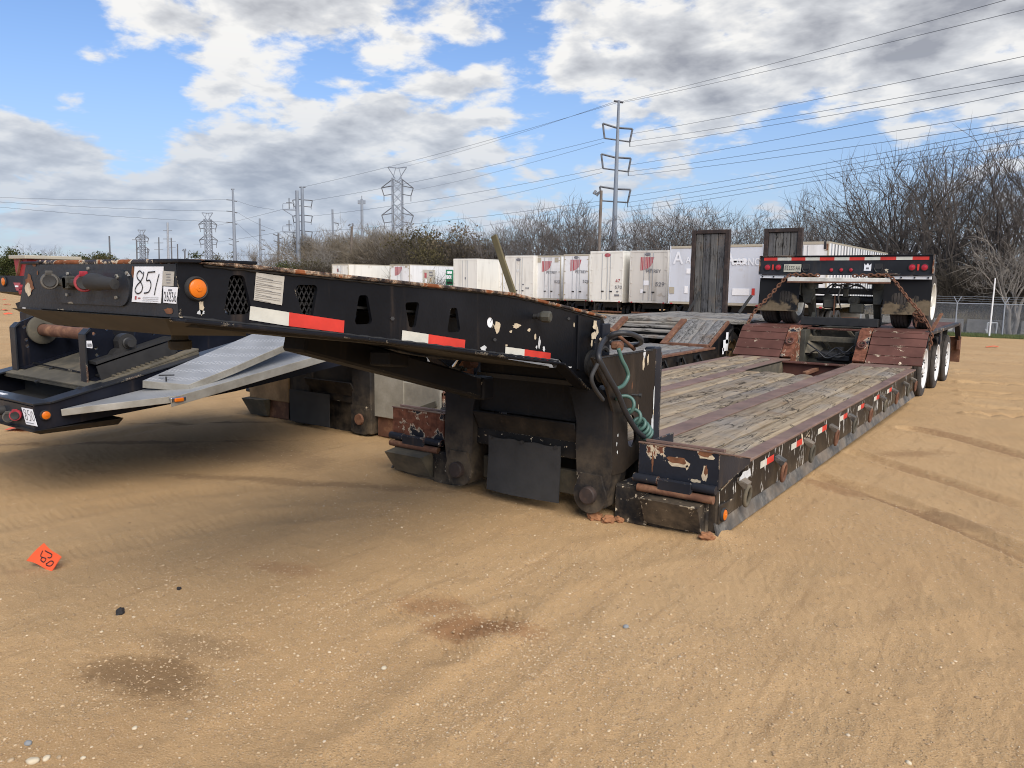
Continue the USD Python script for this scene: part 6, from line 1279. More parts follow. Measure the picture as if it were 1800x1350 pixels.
box_trailer('pale grey box trailer marked ARNOLD, left of the upright ramp', 1178, 1261, 432.5, 'box_gray', 13, doors=False, signs=[('text', 1183, 463, .62, 'A', 'logo_pale'), ('text', 1205.5, 461.5, .30, 'ARNOLD', 'logo_pale'), ('rect', 1215, 476.5, .55, .28, 'paper', 'notice'), ('rect', 1180.5, 510, .3, .35, 'trim_tan', 'notice'), ('rect', 1206, 509, .2, .4, 'paper', 'notice')])
box_trailer('pale grey box trailer marked OLD, right of the upright ramp', 1263, 1343, 430, 'box_gray', 13, doors=False, signs=[('text', 1272, 465, .62, 'A', 'logo_pale'), ('text', 1293, 466, .34, 'ARNOLD', 'logo_pale'), ('rect', 1299, 460, .72, .24, 'paper', 'notice'), ('rect', 1298, 460, .6, .10, 'logo_red', 'sign_mark'), ('rect', 1324, 513, .16, .35, 'tape_red', 'reflector'), ('rect', 1302, 513, .9, .35, 'paper', 'notice')])
box_trailer('white box trailer with dark vertical ribs along its side', 1412, 1458, 425, 'box_white', 14.5, width=2.5, ribs=True, signs=[('rect', 1450.5, 431, .10, .35, 'ink', 'dark_mark'), ('rect', 1454.5, 434, .08, .3, 'rust_steel', 'rust_mark')])
# ------------------------------------------------------------------ trees
def bare_tree(proto_name, seed, H, spread=1.0, trunks=1, dense=1.0, look='bark'):
    "leafless tree: tapered trunk, forking limbs, fine twigs"
    rng = np.random.default_rng(seed); T, Cb, TW = MB(), MB(), []
    def grow(p, d, L, r, lv, mb):
        n = 6 if lv < 2 else 4
        pts = [p]; dd = d.copy(); step = L / (n - 1)
        for i in range(n - 1):
            dd = dd + rng.normal(0, .10 + .03 * lv, 3) + np.array([0, 0, .045 if lv < 2 else .0]); dd /= np.linalg.norm(dd)
            pts.append(pts[-1] + dd * step)
        pts = np.array(pts); rr = np.linspace(r, r * (.55 if lv else .62), n)
        mb.tube(pts, rr, 7 if lv == 0 else 5 if lv < 2 else 3, cap=False)
        if lv >= 4:
            for q in range(int(round(4 * dense))):
                t = rng.uniform(.2, 1); i = min(int(t * (n - 1)), n - 2); b0 = pts[i] + (pts[i + 1] - pts[i]) * (t * (n - 1) - i)
                v = dd + rng.normal(0, .55, 3) + [0, 0, .25]; v /= np.linalg.norm(v); TW.append((b0, b0 + v * L * rng.uniform(.5, 1.1), .011))
            return
        k = int(rng.integers(3, 5)) if lv == 0 else int(rng.integers(3, 5) * dense + .5)
        for c in range(k):
            t = rng.uniform(.55, 1.0) if lv == 0 else rng.uniform(.25, 1.0)
            if c == 0: t = 1.0
            i = min(int(t * (n - 1)), n - 2); b0 = pts[i] + (pts[i + 1] - pts[i]) * (t * (n - 1) - i)
            ang = rng.uniform(.32, .80) * (1.0 if c else .40) * (1 + .06 * lv) * spread; az = rng.uniform(0, 2 * np.pi) + c * 2.4
            a = np.array([1.0, 0, 0]) if abs(dd[0]) < .8 else np.array([0, 1.0, 0]); x = np.cross(dd, a); x /= np.linalg.norm(x); y = np.cross(dd, x)
            v = dd * math.cos(ang) + (x * math.cos(az) + y * math.sin(az)) * math.sin(ang); v[2] += .06; v /= np.linalg.norm(v)
            rc = r * (.62 if c else .75) * (.66 if lv == 0 else .70)
            grow(b0, v, L * rng.uniform(.62, .92) * (1.0 if lv else 1.15), rc, lv + 1, Cb)
    for k in range(trunks):
        d = np.array([rng.normal(0, .14), rng.normal(0, .14), 1.0]); d /= np.linalg.norm(d)
        grow(np.array([rng.normal(0, .3) * (trunks > 1), rng.normal(0, .3) * (trunks > 1), -.3]), d, H * .26, H * .021, 0, T)
    A = np.array([t[0] for t in TW]); B = np.array([t[1] for t in TW]); m = (A + B) / 2 + rng.normal(0, .06, A.shape); nt = len(A)
    dd = B - A; dd /= np.linalg.norm(dd, axis=1, keepdims=True); x = np.cross(dd, [0, 0, 1.0]); x /= np.maximum(np.linalg.norm(x, axis=1, keepdims=True), 1e-6); y = np.cross(dd, x)
    ring = lambda c, r: np.stack([c + x * r, c - x * r * .5 + y * r * .87, c - x * r * .5 - y * r * .87], 1)
    V = np.concatenate([ring(A, .013), ring(m, .009), B[:, None]], 1).reshape(-1, 3); o_ = np.arange(nt)[:, None] * 7
    f = []
    for k in range(3):
        k2 = (k + 1) % 3; f += [[k, k2, 3 + k2], [k, 3 + k2, 3 + k], [3 + k, 3 + k2, 6]]
    Cb.add(V, (np.array(f)[None] + o_[:, :, None]).reshape(-1, 3))
    hmax = np.percentile(np.vstack([V.reshape(-1, 7, 3)[:, 6]])[:, 2], 97)
    for q in (T, Cb): q.v = [a * (H / hmax) for a in q.v]
    return T, Cb
PROTO = {}
TREE_GROUP = 'bare winter trees beyond the yard'
ORD = 'first second third fourth fifth sixth seventh eighth ninth tenth eleventh twelfth thirteenth fourteenth fifteenth sixteenth seventeenth eighteenth nineteenth twentieth twenty-first twenty-second twenty-third twenty-fourth twenty-fifth twenty-sixth twenty-seventh twenty-eighth twenty-ninth thirtieth thirty-first thirty-second thirty-third thirty-fourth thirty-fifth'.split()
def rank(lst, k): return ORD[sorted(range(len(lst)), key=lambda i: lst[i][0]).index(k)]
def tree_at(kind, px, py_top, D, rz, label, group=TREE_GROUP):
    p = dist(px, 500, D); z0 = float(base_z(p[0], p[1])) - .1; zt = dist(px, py_top, D)[2]; H = zt - z0
    kd = PROTO[kind]; s = H / kd['H']
    if kd['prim'] is None:
        t = thing(kd['name'], label, 'tree', (p[0], p[1], z0), rz, group, scale=s)
        for nm, mb, mt in kd['parts']: obj(nm, mb, mt, t, smooth=nm == 'trunk')
        kd['prim'] = t
    else: t = copy_of(kd['prim'], kd['name'], label, 'tree', (p[0], p[1], z0), rz, group, s)
    return t
def define_bare(kind, seed, H, look, name='bare_tree', **k):
    T, Cb = bare_tree(kind, seed, H, **k); PROTO[kind] = dict(H=H, name=name, parts=(('trunk', T, look), ('crown', Cb, look)), prim=None)
for k in range(8): define_bare(f'tall{k}', 40 + k, 14.0, 'bark', spread=.72 + .08 * (k % 3), dense=.8, trunks=1 + (k % 3 == 1))
for k in range(4): define_bare(f'low{k}', 60 + k, 9.0, 'bark_far', spread=.95, dense=.85, trunks=2 + k % 2)
for k in range(2): define_bare(f'pale{k}', 70 + k, 9.0, 'bark_pale', spread=1.0, dense=1.0, trunks=2)
for k in range(2): define_bare(f'warm{k}', 80 + k, 9.0, 'twig_warm', spread=1.05, dense=1.3, trunks=3)
def leafy(kind, seed, H, W, look, name, n=5200, leaf=.20, bark_='bark'):
    rng = np.random.default_rng(seed); T = MB(); T.tube([(0, 0, -.3), (.1, 0, H * .35), (-.05, .1, H * .7)], [H * .022, H * .016, H * .006], 7)
    C = []
    cl = rng.normal(0, 1, (26, 3)) * [W * .27, W * .27, H * .19] + [0, 0, H * .62]
    for c in cl:
        d = (c - [0, 0, H * .4]); T.tube([(0, 0, H * .35), tuple(c * .5 + np.array([0, 0, H * .2])), tuple(c)], [H * .008, H * .005, .02], 4, cap=False)
        m = n // len(cl); C.append(c + rng.normal(0, 1, (m, 3)) * [W * .11, W * .11, H * .075])
    C = np.vstack(C); C = C[C[:, 2] > H * .10]; m = len(C)
    a = rng.normal(0, 1, (m, 3)); a /= np.linalg.norm(a, axis=1, keepdims=True); b = np.cross(a, rng.normal(0, 1, (m, 3))); b /= np.linalg.norm(b, axis=1, keepdims=True)
    s = leaf * rng.uniform(.5, 1.2, (m, 1)); V = np.stack([C - a * s - b * s * .5, C + a * s * .9 - b * s * .4, C + a * s + b * s * .5, C - a * s * .8 + b * s * .6], 1).reshape(-1, 3)
    L = MB(); L.add(V, np.arange(4 * m).reshape(-1, 4))
    hm = L.v[0][:, 2].max()
    for q in (T, L): q.v = [v * (H / hm) for v in q.v]
    PROTO[kind] = dict(H=H, name=name, parts=(('trunk', T, bark_), ('crown', L, look)), prim=None)
leafy('ever0', 90, 7.0, 7.0, 'leaf_evergreen', 'evergreen_tree'); leafy('ever1', 91, 7.0, 8.5, 'leaf_evergreen', 'evergreen_tree')
leafy('olive0', 92, 9.0, 8.0, 'leaf_olive', 'budding_tree', 4600, .15); leafy('olive1', 93, 9.0, 9.5, 'leaf_olive', 'budding_tree', 4600, .15); leafy('tan0', 94, 8.5, 8.0, 'leaf_tan', 'tan_tree', 4200, .15)
rng = np.random.default_rng(77)
LBL_R = '{} tall bare tree from the left in the grove at right'
right = [(1468, 325, 66), (1500, 300, 62), (1532, 268, 60), (1566, 262, 64), (1600, 300, 70), (1634, 262, 58), (1668, 250, 62), (1690, 240, 56), (1712, 275, 68), (1735, 252, 60), (1758, 262, 66), (1780, 246, 58), (1800, 258, 62), (1826, 262, 56), (1850, 250, 60), (1880, 270, 64),
         (1722, 236, 64), (1768, 232, 60), (1790, 236, 66), (1648, 270, 66), (1610, 285, 66), (1810, 240, 68), (1745, 262, 70), (1680, 262, 72), (1840, 244, 64), (1440, 350, 72), (1545, 330, 78), (1585, 310, 80), (1620, 320, 76), (1655, 300, 82), (1700, 295, 80), (1745, 290, 84), (1790, 285, 78), (1835, 290, 80)]
for k, (px, py, D) in enumerate(right): tree_at(f'tall{(k * 5) % 8}', px, py, D, rng.uniform(0, 6.28), LBL_R.format(rank(right, k)))
tree_at('pale0', 1776, 395, 47, 1.0, 'slender pale trunked tree standing in front of the right grove', None)
tree_at('tall3', 1822, 330, 50, 2.2, 'bare tree at the right edge of the picture leaning inward', None)
LBL_M = '{} bare tree from the left in the line behind the box trailers'
mid = [(905, 375, 88), (925, 388, 84), (948, 372, 92), (970, 382, 86), (992, 362, 88), (1015, 355, 92), (1040, 372, 90), (1062, 384, 95), (1098, 380, 90), (1122, 372, 86), (1148, 376, 92), (1172, 360, 84), (1190, 385, 95), (1212, 392, 100), (1240, 372, 92), (1265, 368, 90), (1290, 380, 96), (1315, 372, 88), (1340, 390, 98), (1370, 392, 95), (1395, 385, 90), (1420, 366, 84), (880, 392, 92), (862, 396, 96),
       (1452, 362, 82), (1480, 372, 86), (1510, 380, 84), (1545, 392, 88)]
for k, (px, py, D) in enumerate(mid): tree_at(f'low{k % 4}', px, py, D, rng.uniform(0, 6.28), LBL_M.format(rank(mid, k)))
LBL_W = '{} pale bare tree from the left between twin poles and lattice pylon'
warm = [(548, 415, 150), (565, 405, 145), (590, 412, 140), (608, 405, 138), (628, 412, 135), (650, 400, 130), (668, 408, 125), (682, 395, 120), (700, 410, 118), (575, 430, 125), (640, 428, 120), (690, 425, 112)]
for k, (px, py, D) in enumerate(warm): tree_at(['warm0', 'pale1', 'warm1', 'pale0'][k % 4], px, py, D, rng.uniform(0, 6.28), LBL_W.format(rank(warm, k)), 'warm toned trees behind the left poles')
olv = [(718, 405, 112), (742, 392, 108), (765, 388, 106), (790, 396, 104), (812, 392, 100), (835, 398, 100), (858, 402, 98), (730, 420, 100), (775, 418, 98), (820, 420, 96)]
for k, (px, py, D) in enumerate(olv): tree_at(['olive0', 'low1', 'olive1', 'low2', 'tan0', 'low0'][k % 6], px, py, D, rng.uniform(0, 6.28), rank(olv, k) + (' tree from the left right of the lattice pylon, olive and budding' if k % 6 in (0, 2) else ' tree from the left right of the lattice pylon, bare' if k % 6 != 4 else ' tree from the left right of the lattice pylon, tan leaved'), 'trees right of the lattice pylon')
for k, (kd, px, py, D, lb) in enumerate([('ever0', 18, 432, 170, 'evergreen tree at the far left edge of the skyline'), ('ever1', 44, 438, 175, 'evergreen tree second from the left edge of the skyline'), ('low0', 62, 432, 180, 'bare tree rising behind the red hopper'), ('low1', 95, 436, 200, 'bare tree right of the red hopper on the skyline'), ('low2', 76, 446, 190, 'small bare tree between hopper and rounded grove'),
        ('ever0', 350, 440, 190, 'lone round evergreen left of the second pylon'), ('olive0', 386, 434, 170, 'olive tree between the second pylon and the steel pole'), ('pale1', 448, 432, 160, 'pale bare tree behind the steel poles'), ('pale0', 470, 440, 165, 'smaller pale bare tree behind the thin steel pole'), ('ever1', 505, 455, 130, 'dark evergreen clump at the foot of the twin poles'), ('ever0', 440, 458, 130, 'low dark evergreen left of the thin dark pole'), ('olive1', 560, 448, 125, 'low olive tree right of the twin poles')]):
    tree_at(kd, px, py, D, rng.uniform(0, 6.28), lb, None)
grv = [(122, 447), (138, 443), (155, 440), (172, 438), (188, 440), (203, 447), (112, 455), (215, 455)]
for k, (px, py) in enumerate(grv): tree_at(['olive1', 'ever1', 'olive0'][k % 3], px, py, 230 + 6 * (k % 3), k * 1.1, rank(grv, k) + ' tree from the left in the rounded grove far off at left', 'trees of the rounded grove at left')

def brush():
    "tangled undergrowth filling in between the trunks"
    rng = np.random.default_rng(9); protos = []
    inst = UsdGeom.PointInstancer.Define(stage, '/World/undergrowth')
    for k in range(3):
        b = MB(); r2 = np.random.default_rng(200 + k)
        for i in range(95):
            p = np.array([*r2.normal(0, .8, 2), 0]); d = np.array([*r2.normal(0, .34, 2), 1.0]); L = r2.uniform(1.6, 5.2); m = p + d * L * .5 + r2.normal(0, .2, 3); b.tube([p, m, p + d * L + r2.normal(0, .35, 3)], [.035, .024, .006], 3, cap=False)
            for j in range(3):
                t = r2.uniform(.3, .9); q = p + d * L * t; e = q + np.array([*r2.normal(0, .6, 2), r2.uniform(.2, .9)]); b.tube([q, e], [.016, .005], 3, cap=False)
        m = usdkit.mesh(stage, f'/World/undergrowth/protos/thicket_{k + 1:03d}', b.get(), M['brush_brown']); protos.append(m.GetPath())
    P, S = [], []
    for px0, px1, D0, D1, h, n in ((700, 1440, 74, 100, .62, 300), (1400, 1900, 52, 84, .80, 330), (1560, 1900, 49, 58, .50, 130), (530, 720, 110, 150, .7, 70), (690, 900, 95, 115, .95, 120)):
        for i in range(n):
            p = dist(rng.uniform(px0, px1), 500, rng.uniform(D0, D1)); P.append((p[0], p[1], float(base_z(p[0], p[1])) - .1)); S.append(h * rng.uniform(.6, 1.25) * (1.35 if D1 > 100 else 1))
    n = len(P); inst.CreatePrototypesRel().SetTargets(protos); inst.CreateProtoIndicesAttr(Vt.IntArray.FromNumpy(rng.integers(0, 3, n).astype(np.int32)))
    inst.CreatePositionsAttr(Vt.Vec3fArray.FromNumpy(np.array(P, np.float32))); inst.CreateScalesAttr(Vt.Vec3fArray.FromNumpy((np.array(S)[:, None] * [[1.2, 1.2, 1.0]]).astype(np.float32)))
    inst.CreateOrientationsAttr(Vt.QuathArray([Gf.Quath(float(math.cos(a / 2)), 0, 0, float(math.sin(a / 2))) for a in rng.uniform(0, 6.28, n)]))
    tag(inst.GetPrim(), 'tangled brown undergrowth below the bare trees', None, None, 'stuff')
brush()

# ------------------------------------------------------------------ far land under the trees
# ------------------------------------------------------------------ poles, pylons, wires
def pole(name, label, top, base, D, r0, r1, look, arms=(), cat='pole', group=None, ext=True):
    a, c = dist(*top, D), dist(*base, D); d = (c - a) / (a[2] - c[2]); zg = float(base_z(c[0], c[1])) - .5
    foot = a + d * (a[2] - zg)
    t = thing(name, label, cat, tuple(foot), 0, group)
    L = lambda px, py: dist(px, py, D) - foot
    obj('shaft', MB().tube([np.zeros(3), a - foot], [r0, r1], 10), look, t, smooth=40)
    for nm, pts, r, lk in arms: obj(nm, MB().tube([L(*p) for p in pts], r, 6), lk, t, smooth=40)
    return t
A_, I_ = 'arm', 'insulator'
MAIN = []
for (lt, pj, rt, ll, lr, pd) in (((1059.6, 217), (1083, 224.4), (1111.8, 226.7), (1062.7, 243), (1107, 249.3), 257.8), ((1057, 270.7), (1080.6, 276.7), (1108.9, 278.4), (1060, 296), (1104.4, 301.8), 309), ((1054.4, 327.8), (1079.5, 332), (1108.4, 333.3), (1058, 352.9), (1103.3, 356), 364)):
    MAIN += [(A_, [lt, pj], .13, 'pole_dark'), (A_, [pj, rt], .13, 'pole_dark'), (I_, [lt, ll], .12, 'pole_dark'), (I_, [rt, lr], .12, 'pole_dark'), ('brace', [ll, lr], .10, 'pole_dark'), ('pendant', [lr, (lr[0], pd)], .06, 'pole_dark')]
MAIN += [('cap_arm', [(1079, 177.5), (1095.6, 180)], .14, 'pole_dark')]
DM = 100.0
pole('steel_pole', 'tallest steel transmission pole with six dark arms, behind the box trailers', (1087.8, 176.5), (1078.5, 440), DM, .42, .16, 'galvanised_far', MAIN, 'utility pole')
def cshape(x0, x1, ys, side, xo):  # davit brackets
    o = []
    for y in ys: o += [(A_, [(x0, y), (x0 + side * 17, y + 1.6)], .10, 'pole_dark'), (I_, [(x0 + side * 17, y + 1.6), (x0 + side * 15, y + 13)], .09, 'pole_dark'), ('brace', [(x0 + side * 15, y + 13), (x0 + side * 1, y + 11.5)], .08, 'pole_dark'), ('pendant', [(x0 + side * 15, y + 13), (x0 + side * 15, y + 17)], .05, 'pole_dark')]
    return o
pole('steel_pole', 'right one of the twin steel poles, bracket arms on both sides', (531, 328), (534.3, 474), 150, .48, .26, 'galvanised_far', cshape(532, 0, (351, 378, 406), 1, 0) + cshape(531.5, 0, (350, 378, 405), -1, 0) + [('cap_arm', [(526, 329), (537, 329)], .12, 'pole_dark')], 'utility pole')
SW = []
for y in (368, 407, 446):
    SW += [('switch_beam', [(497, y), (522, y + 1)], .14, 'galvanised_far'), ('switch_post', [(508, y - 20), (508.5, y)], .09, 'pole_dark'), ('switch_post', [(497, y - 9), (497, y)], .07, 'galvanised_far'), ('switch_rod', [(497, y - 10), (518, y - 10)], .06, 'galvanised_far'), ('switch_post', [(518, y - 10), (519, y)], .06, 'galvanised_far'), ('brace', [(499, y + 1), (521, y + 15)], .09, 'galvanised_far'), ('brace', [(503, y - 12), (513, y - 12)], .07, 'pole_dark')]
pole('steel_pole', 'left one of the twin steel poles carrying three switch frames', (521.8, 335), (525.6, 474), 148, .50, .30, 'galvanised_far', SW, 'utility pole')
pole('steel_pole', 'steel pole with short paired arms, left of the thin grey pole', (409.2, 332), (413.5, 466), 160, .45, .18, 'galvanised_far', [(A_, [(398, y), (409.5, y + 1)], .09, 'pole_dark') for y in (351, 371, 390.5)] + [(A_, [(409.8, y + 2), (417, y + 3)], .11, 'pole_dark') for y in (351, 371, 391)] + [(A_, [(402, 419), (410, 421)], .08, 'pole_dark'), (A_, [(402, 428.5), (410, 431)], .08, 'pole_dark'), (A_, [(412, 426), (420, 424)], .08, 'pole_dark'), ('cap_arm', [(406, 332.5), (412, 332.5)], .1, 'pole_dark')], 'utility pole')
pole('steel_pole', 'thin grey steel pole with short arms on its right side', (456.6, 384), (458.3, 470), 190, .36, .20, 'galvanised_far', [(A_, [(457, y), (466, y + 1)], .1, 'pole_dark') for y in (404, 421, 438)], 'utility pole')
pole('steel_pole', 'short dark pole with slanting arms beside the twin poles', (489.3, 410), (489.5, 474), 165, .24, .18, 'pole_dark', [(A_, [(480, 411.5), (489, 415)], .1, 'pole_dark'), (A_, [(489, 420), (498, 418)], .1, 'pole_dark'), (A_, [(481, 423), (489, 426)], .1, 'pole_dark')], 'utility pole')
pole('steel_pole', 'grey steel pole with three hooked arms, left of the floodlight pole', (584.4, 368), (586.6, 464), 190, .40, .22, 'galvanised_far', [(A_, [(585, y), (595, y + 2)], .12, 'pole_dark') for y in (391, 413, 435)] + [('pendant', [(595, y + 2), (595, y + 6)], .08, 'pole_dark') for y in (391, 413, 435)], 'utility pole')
for k, (x, y, x2, D, r, lk, lb, ar) in enumerate([(192, 415, 194, 260, .3, 'pole_dark', 'lone dark pole far off above the rounded grove', ()), (294.6, 391, 296, 380, .6, 'galvanised', 'tall white pole among the farthest poles', (405, 420)), (240, 421, 241, 330, .35, 'pole_dark', 'dark pole left of the farthest pylon', (421.5,)), (279, 417, 280, 420, .4, 'pole_dark', 'dark pole with two crossarms right of the farthest pylon', (427, 439)), (301, 418, 302, 480, .45, 'pole_dark', 'slim pole just right of the tall white pole', (425, 435)), (312, 429, 312.5, 450, .4, 'pole_dark', 'slim short pole right of the white pole group', ()), (259.5, 436, 260, 520, .4, 'pole_dark', 'tiny pole between the farthest pylon and the dark pole', ()), (331, 442, 331, 430, .3, 'pole_dark', 'tiny pole right of the far floodlights', ())]):
    pole('far_pole', lb, (x, y), (x2, 462), D, r, r * .7, lk, [(A_, [(x - 8, q), (x + 8, q)], .12, 'pole_dark') for q in ar], 'utility pole')
def lamp_pole(label, top, base, D, r, look, heads):
    t = pole('floodlight_pole', label, top, base, D, r, r * .75, look, [('bracket', [top, (heads[0][0], heads[0][1] + 4)], .06, 'pole_dark'), ('bracket', [top, (heads[-1][0], heads[-1][1] + 4)], .06, 'pole_dark')], 'lamp post')
    o = np.array(UsdGeom.Xformable(t).GetOrderedXformOps()[0].Get())
    for hx_, hy_, s, tl in heads:
        q = dist(hx_, hy_, D) - o; ax = np.array([_r0, [-_w[0], -_w[1], .35], [0, 0, 1.0]]); ax[1] /= np.linalg.norm(ax[1]); ax[2] = np.cross(ax[0], ax[1]); c_, s_ = math.cos(tl), math.sin(tl); ax2 = np.array([ax[0] * c_ + ax[2] * s_, ax[1], -ax[0] * s_ + ax[2] * c_])
        h = obj('flood_head', MB().obox(q, ax2, (s * .55, s * .25, s), .05), 'pole_dark', t); obj('lamp_glass', MB().obox(q - ax2[1] * s * .13, ax2, (s * .4, .03, s * .8)), 'galvanised_far', h)
lamp_pole('wooden floodlight pole beside the tallest steel pole', (1057, 335), (1053, 440), 62, .15, 'pole_wood', [(1045.5, 338, .38, .6), (1049, 341, .26, .9)])
lamp_pole('floodlight pole with two dark heads left of the phone mast', (618.5, 398), (617, 462), 120, .22, 'pole_wood', [(614, 395.5, .45, .8), (620, 395, .5, -.2)])
lamp_pole('distant short floodlight pole right of the farthest poles', (325, 440), (325, 462), 260, .3, 'pole_dark', [(322, 439.5, .7, .5), (326, 439, .7, -.3)])
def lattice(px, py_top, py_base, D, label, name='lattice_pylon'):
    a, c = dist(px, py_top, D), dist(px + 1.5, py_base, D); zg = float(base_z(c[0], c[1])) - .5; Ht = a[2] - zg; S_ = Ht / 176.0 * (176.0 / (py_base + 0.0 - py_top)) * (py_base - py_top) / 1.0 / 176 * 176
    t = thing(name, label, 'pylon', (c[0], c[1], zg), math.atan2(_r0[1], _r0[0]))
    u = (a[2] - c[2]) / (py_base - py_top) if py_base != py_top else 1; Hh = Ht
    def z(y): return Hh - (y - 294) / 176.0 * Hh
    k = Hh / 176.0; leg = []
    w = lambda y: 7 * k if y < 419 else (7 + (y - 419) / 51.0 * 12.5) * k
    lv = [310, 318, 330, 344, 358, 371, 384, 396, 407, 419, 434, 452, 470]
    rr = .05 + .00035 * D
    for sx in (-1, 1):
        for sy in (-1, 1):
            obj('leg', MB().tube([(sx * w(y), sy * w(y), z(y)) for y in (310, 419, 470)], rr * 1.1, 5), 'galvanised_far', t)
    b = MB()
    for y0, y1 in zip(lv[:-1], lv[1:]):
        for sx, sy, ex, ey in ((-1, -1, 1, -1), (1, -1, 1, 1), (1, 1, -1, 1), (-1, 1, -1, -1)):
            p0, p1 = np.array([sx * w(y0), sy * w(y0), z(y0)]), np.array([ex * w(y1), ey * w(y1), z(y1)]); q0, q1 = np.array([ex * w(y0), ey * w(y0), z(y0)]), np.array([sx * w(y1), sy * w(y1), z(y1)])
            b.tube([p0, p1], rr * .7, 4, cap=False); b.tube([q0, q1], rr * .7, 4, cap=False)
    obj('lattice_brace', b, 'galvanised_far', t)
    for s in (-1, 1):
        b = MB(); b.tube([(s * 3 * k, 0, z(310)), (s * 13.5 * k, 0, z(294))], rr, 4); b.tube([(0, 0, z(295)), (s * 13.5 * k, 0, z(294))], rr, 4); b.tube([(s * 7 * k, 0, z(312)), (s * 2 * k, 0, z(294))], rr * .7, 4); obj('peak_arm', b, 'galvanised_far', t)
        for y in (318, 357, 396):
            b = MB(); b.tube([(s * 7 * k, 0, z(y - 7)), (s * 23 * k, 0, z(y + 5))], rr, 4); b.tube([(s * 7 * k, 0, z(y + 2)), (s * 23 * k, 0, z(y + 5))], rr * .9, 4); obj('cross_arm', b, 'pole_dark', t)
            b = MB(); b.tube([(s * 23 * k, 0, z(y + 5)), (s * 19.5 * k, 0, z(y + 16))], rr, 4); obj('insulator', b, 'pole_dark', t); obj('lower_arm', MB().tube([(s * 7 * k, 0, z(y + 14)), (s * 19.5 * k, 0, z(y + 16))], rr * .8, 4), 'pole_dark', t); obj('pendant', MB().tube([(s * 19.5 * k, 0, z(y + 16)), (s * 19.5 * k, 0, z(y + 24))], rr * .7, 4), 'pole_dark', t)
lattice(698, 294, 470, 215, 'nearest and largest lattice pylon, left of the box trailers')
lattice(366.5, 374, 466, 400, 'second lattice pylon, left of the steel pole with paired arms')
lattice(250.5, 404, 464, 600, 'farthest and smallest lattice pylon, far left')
ct = pole('phone_mast', 'slim phone mast with a crown of antennas behind warm toned trees', (636, 350), (637, 450), 260, .55, .40, 'galvanised_far', [('antenna', [(631 + 2.4 * k, 352), (631 + 2.4 * k, 358.5)], .38, 'galvanised_far') for k in range(5)] + [('ring', [(630, 357.5), (641.5, 357.5)], .25, 'pole_dark'), ('spike', [(636, 344), (636, 350)], .10, 'pole_dark')], 'mast')

def wire(label, pts, r=.035, sag=0.0, group=None):
    P = np.array([dist(px, py, D) if px is not None else None for px, py, D in pts]); out = []
    for a, c in zip(P[:-1], P[1:]):
        t = np.linspace(0, 1, 15)[:, None]; q = a + (c - a) * t; q[:, 2] -= (4 * sag * t * (1 - t))[:, 0]; out.append(q if not len(out) else q[1:])
    obj('power_line', MB().tube(np.vstack(out), r, 4), 'wire_dark', smooth=True, label=label, cat='power line', group=group)
WG = 'power lines crossing the sky from the tallest steel pole'
names = ['topmost', 'second from top', 'third from top', 'fourth from top', 'fifth from top', 'sixth from top', 'seventh from top', 'eighth from top', 'ninth from top', 'tenth from top', 'eleventh from top', 'lowest']
rt = [((1095, 178), (1800, -9)), ((1090, 181), (1800, 17)), ((1111, 235), (1800, 99)), ((1107, 249), (1800, 132)), ((1107, 258), (1800, 143)), ((1108, 290), (1800, 160)), ((1104, 302), (1800, 192)), ((1104, 309), (1800, 213)), ((1104, 345), (1800, 222)), ((1103, 356), (1800, 231)), ((1103, 364), (1800, 243)), ((1102, 372), (1800, 252))]
for nme, ((x0, y0), (x1, y1)) in zip(names, rt):
    s_ = (y1 - y0) / (x1 - x0); wire(f'{nme} power line right of the tallest steel pole', [(x0, y0, DM), (x1, y1, 58), (x1 + 700, y1 + s_ * 700 * 1.0, 44)], .0175, .18, WG)
lf = [((1083, 181), (531, 329), 150), ((1080, 179), (698, 296), 215), ((1062.7, 243), (548, 352.5), 150), ((1062, 250), (718, 336), 215), ((1060, 296), (548, 380), 150), ((1059, 303), (718, 375), 215), ((1058, 353), (547, 407), 150), ((1058, 360), (718, 413), 215)]
nm2 = ['topmost', 'second', 'third', 'fourth', 'fifth', 'sixth', 'seventh', 'lowest']
for nme, (a, c, D) in zip(nm2, lf): wire(f'{nme} power line running left from the tallest steel pole', [(*a, DM), (*c, D)], .02, .5, 'power lines running left from the tallest steel pole')
for nme, (a, c, e) in zip(['upper', 'middle', 'lower'], [((398, 351), (0, 347), (-250, 342)), ((398, 371), (0, 355), (-250, 346)), ((398, 390.5), (0, 364), (-250, 350))]):
    wire(f'{nme} of the three power lines running off the left edge', [(*a, 160), (*c, 175), (*e, 190)], .024, .3, 'power lines running off the left edge')
for nme, (a, c, D0, D1) in zip(['upper', 'middle', 'lower'], [((417, 353), (482, 368), 160, 150), ((417, 373), (483, 405), 160, 150), ((417, 393), (484, 444), 160, 150)]):
    wire(f'{nme} of the three lines between the paired arm pole and switch frames', [(*a, D0), (*c, D1)], .02, .3, 'lines between the paired arm pole and the twin poles')
for nme, (a, c) in zip(['upper', 'middle', 'lower'], [((497, 368), (350, 402)), ((497, 407), (340, 430)), ((497, 446), (335, 450))]):
    wire(f'{nme} thin line slanting down left from the switch frames', [(*a, 148), (*c, 380)], .025, .3, 'thin lines slanting left from the switch frames')

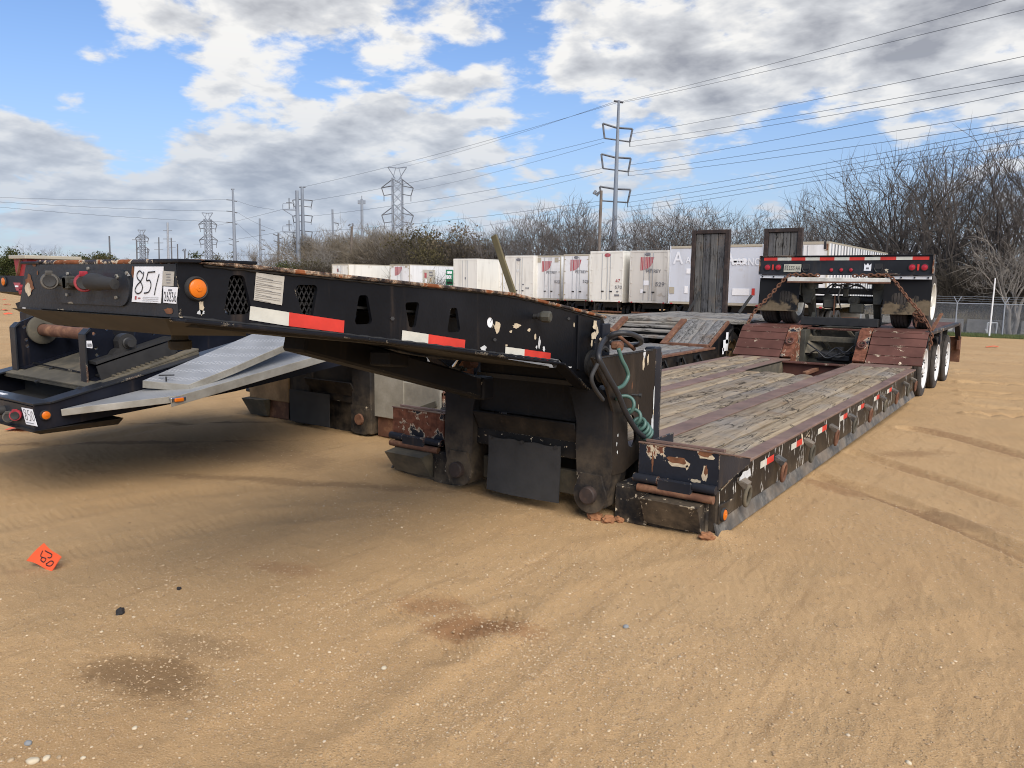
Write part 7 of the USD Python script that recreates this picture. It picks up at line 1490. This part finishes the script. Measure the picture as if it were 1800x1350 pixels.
# ------------------------------------------------------------------ fence, low wall, grass at the right
DF = 46.0
def fpt(px, dz=0.0, D=DF):
    p = dist(px, 540, D); return np.array([p[0], p[1], float(base_z(p[0], p[1])) + dz])
fence = thing('chain_link_fence', 'chain link fence with barbed wire arms in front of the grove at right', 'fence')
posts = [1514, 1598, 1682, 1766, 1850, 1934]
def fe(i): return fpt(posts[i])
for i in range(len(posts)):
    p = fe(i); pp = obj('fence_post', MB().tube([p, p + [0, 0, 1.62]], .035, 8), 'galvanised', fence, smooth=40)
    for s in (-1, 1): obj('barb_arm', MB().tube([p + [0, 0, 1.60], p + [.20 * s * _r0[0], .20 * s * _r0[1], 1.93]], .022, 5), 'galvanised', pp)
for i in range(len(posts) - 1):
    a, c = fe(i), fe(i + 1); obj('top_rail', MB().tube([a + [0, 0, 1.58], c + [0, 0, 1.58]], .026, 6), 'galvanised', fence)
    b = MB(); n = 46
    for k in range(-20, n):
        for sg in (1, -1):
            t0, t1 = k / n, (k + 20) / n
            z0, z1 = (.06, 1.56) if sg > 0 else (1.56, .06)
            if t0 < 0: z0 = z0 + (z1 - z0) * (-t0) / (t1 - t0); t0 = 0
            if t1 > 1: z1 = z0 + (z1 - z0) * (1 - t0) / (t1 - t0); t1 = 1
            b.tube([a + (c - a) * t0 + [0, 0, z0], a + (c - a) * t1 + [0, 0, z1]], .0032, 3, cap=False)
    obj('chain_link', b, 'galvanised', fence, kind='stuff')
    for s in (-1, 1):
        b = MB()
        for k in (1, 2, 3):
            dx = np.array([.20 * s * _r0[0], .20 * s * _r0[1], .33]) * k / 3; b.tube([a + dx + [0, 0, 1.60], c + dx + [0, 0, 1.60]], .006, 3)
        obj('barbed_wire', b, 'galvanised', fence)
wall = thing('low_wall', 'low grey concrete wall of separate blocks behind the chain link fence', 'wall')
pxs = [1470, 1530, 1590, 1650, 1700.5, 1702, 1757, 1800, 1860, 1930]
for a, c in ((1470, 1540), (1541, 1618), (1619, 1699), (1700, 1795), (1796, 1880), (1881, 1960)):
    p, q = fpt(a, 0, DF + 2.5), fpt(c - 1.0, 0, DF + 2.5); mid_ = (p + q) / 2; d = (q - p); L_ = np.hypot(d[0], d[1]); d = d / L_; nn = np.array([-d[1], d[0], 0])
    obj('wall_block', MB().obox(mid_ + [0, 0, .36], np.array([d, nn, np.cross(d, nn)]), (L_ - .10, .25, .80), .02), 'concrete', wall)
wp_ = thing('pipe_goal', 'white pipe frame standing before the low wall near the fence', 'goal')
for a, c in (((1739, 1, .05), (1739, 1, .62)), ((1739, 1, .62), (1756, 1, .64)), ((1756, 1, .64), (1755, 1, .05)), ((1739, 1, .1), (1736, 1, .3))): obj('pipe', MB().tube([fpt(a[0], a[2], DF + 1.2), fpt(c[0], c[2], DF + 1.2)], .04, 6), 'white_paint', wp_)
a, c = dist(1740, 577, 42.5), dist(1749.5, 489, 42.5); a[2] = float(base_z(a[0], a[1])) - .1; obj('leaning_pole', MB().tube([a, c], [.036, .03], 8), 'white_paint', label='thin white pole leaning in front of the chain link fence', cat='pole', smooth=40)
q = fpt(1654, .25, DF + 1.5); obj('cream_tank', MB().lathe([(.001, -.6), (.24, -.58), (.28, -.5), (.28, .5), (.24, .58), (.001, .6)], q, _r0, 18), 'box_ivory', label='cream cylinder lying by the low wall beside the lowboy tyres', cat='tank', smooth=40)
def grass(path, label, look, area, n, h, seed, lean=.3):
    rng = np.random.default_rng(seed); inst = UsdGeom.PointInstancer.Define(stage, path); protos = []
    for k in range(3):
        r2 = np.random.default_rng(seed + k); V = []
        for i in range(16):
            p = np.array([*r2.normal(0, .09, 2), 0]); d = np.array([*r2.normal(0, lean, 2), 1.0]); L = h * r2.uniform(.5, 1.1); s = np.array([math.cos(i), math.sin(i), 0]) * .007 * (1 + h); V += [p - s, p + s, p + d * L]
        m = usdkit.mesh(stage, f'{path}/protos/tuft_{k + 1:03d}', (np.array(V), np.arange(48).reshape(-1, 3)), M[look]); protos.append(m.GetPath())
    P = area(rng, n); inst.CreatePrototypesRel().SetTargets(protos); inst.CreateProtoIndicesAttr(Vt.IntArray.FromNumpy(rng.integers(0, 3, len(P)).astype(np.int32)))
    inst.CreatePositionsAttr(Vt.Vec3fArray.FromNumpy(P.astype(np.float32))); inst.CreateScalesAttr(Vt.Vec3fArray.FromNumpy((rng.uniform(.6, 1.3, (len(P), 1)) * np.ones((1, 3))).astype(np.float32)))
    inst.CreateOrientationsAttr(Vt.QuathArray([Gf.Quath(float(math.cos(a / 2)), 0, 0, float(math.sin(a / 2))) for a in rng.uniform(0, 6.28, len(P))]))
    tag(inst.GetPrim(), label, None, None, 'stuff')
def strip_area(px0, px1, D0, D1):
    def f(rng, n):
        P = np.array([dist(px, 540, D) for px, D in zip(rng.uniform(px0, px1, n), rng.uniform(D0, D1, n))]); P[:, 2] = base_z(P[:, 0], P[:, 1]) - .01; return P
    return f
grass('/World/green_grass', 'strip of short green grass along the fence foot', 'grass_green', strip_area(1500, 1930, 42.0, 48.0), 9000, .10, 301)
grass('/World/dry_grass', 'tall dry grass behind the low wall', 'grass_dry', strip_area(1480, 1940, 48.8, 55.0), 9000, 1.05, 311, .18)
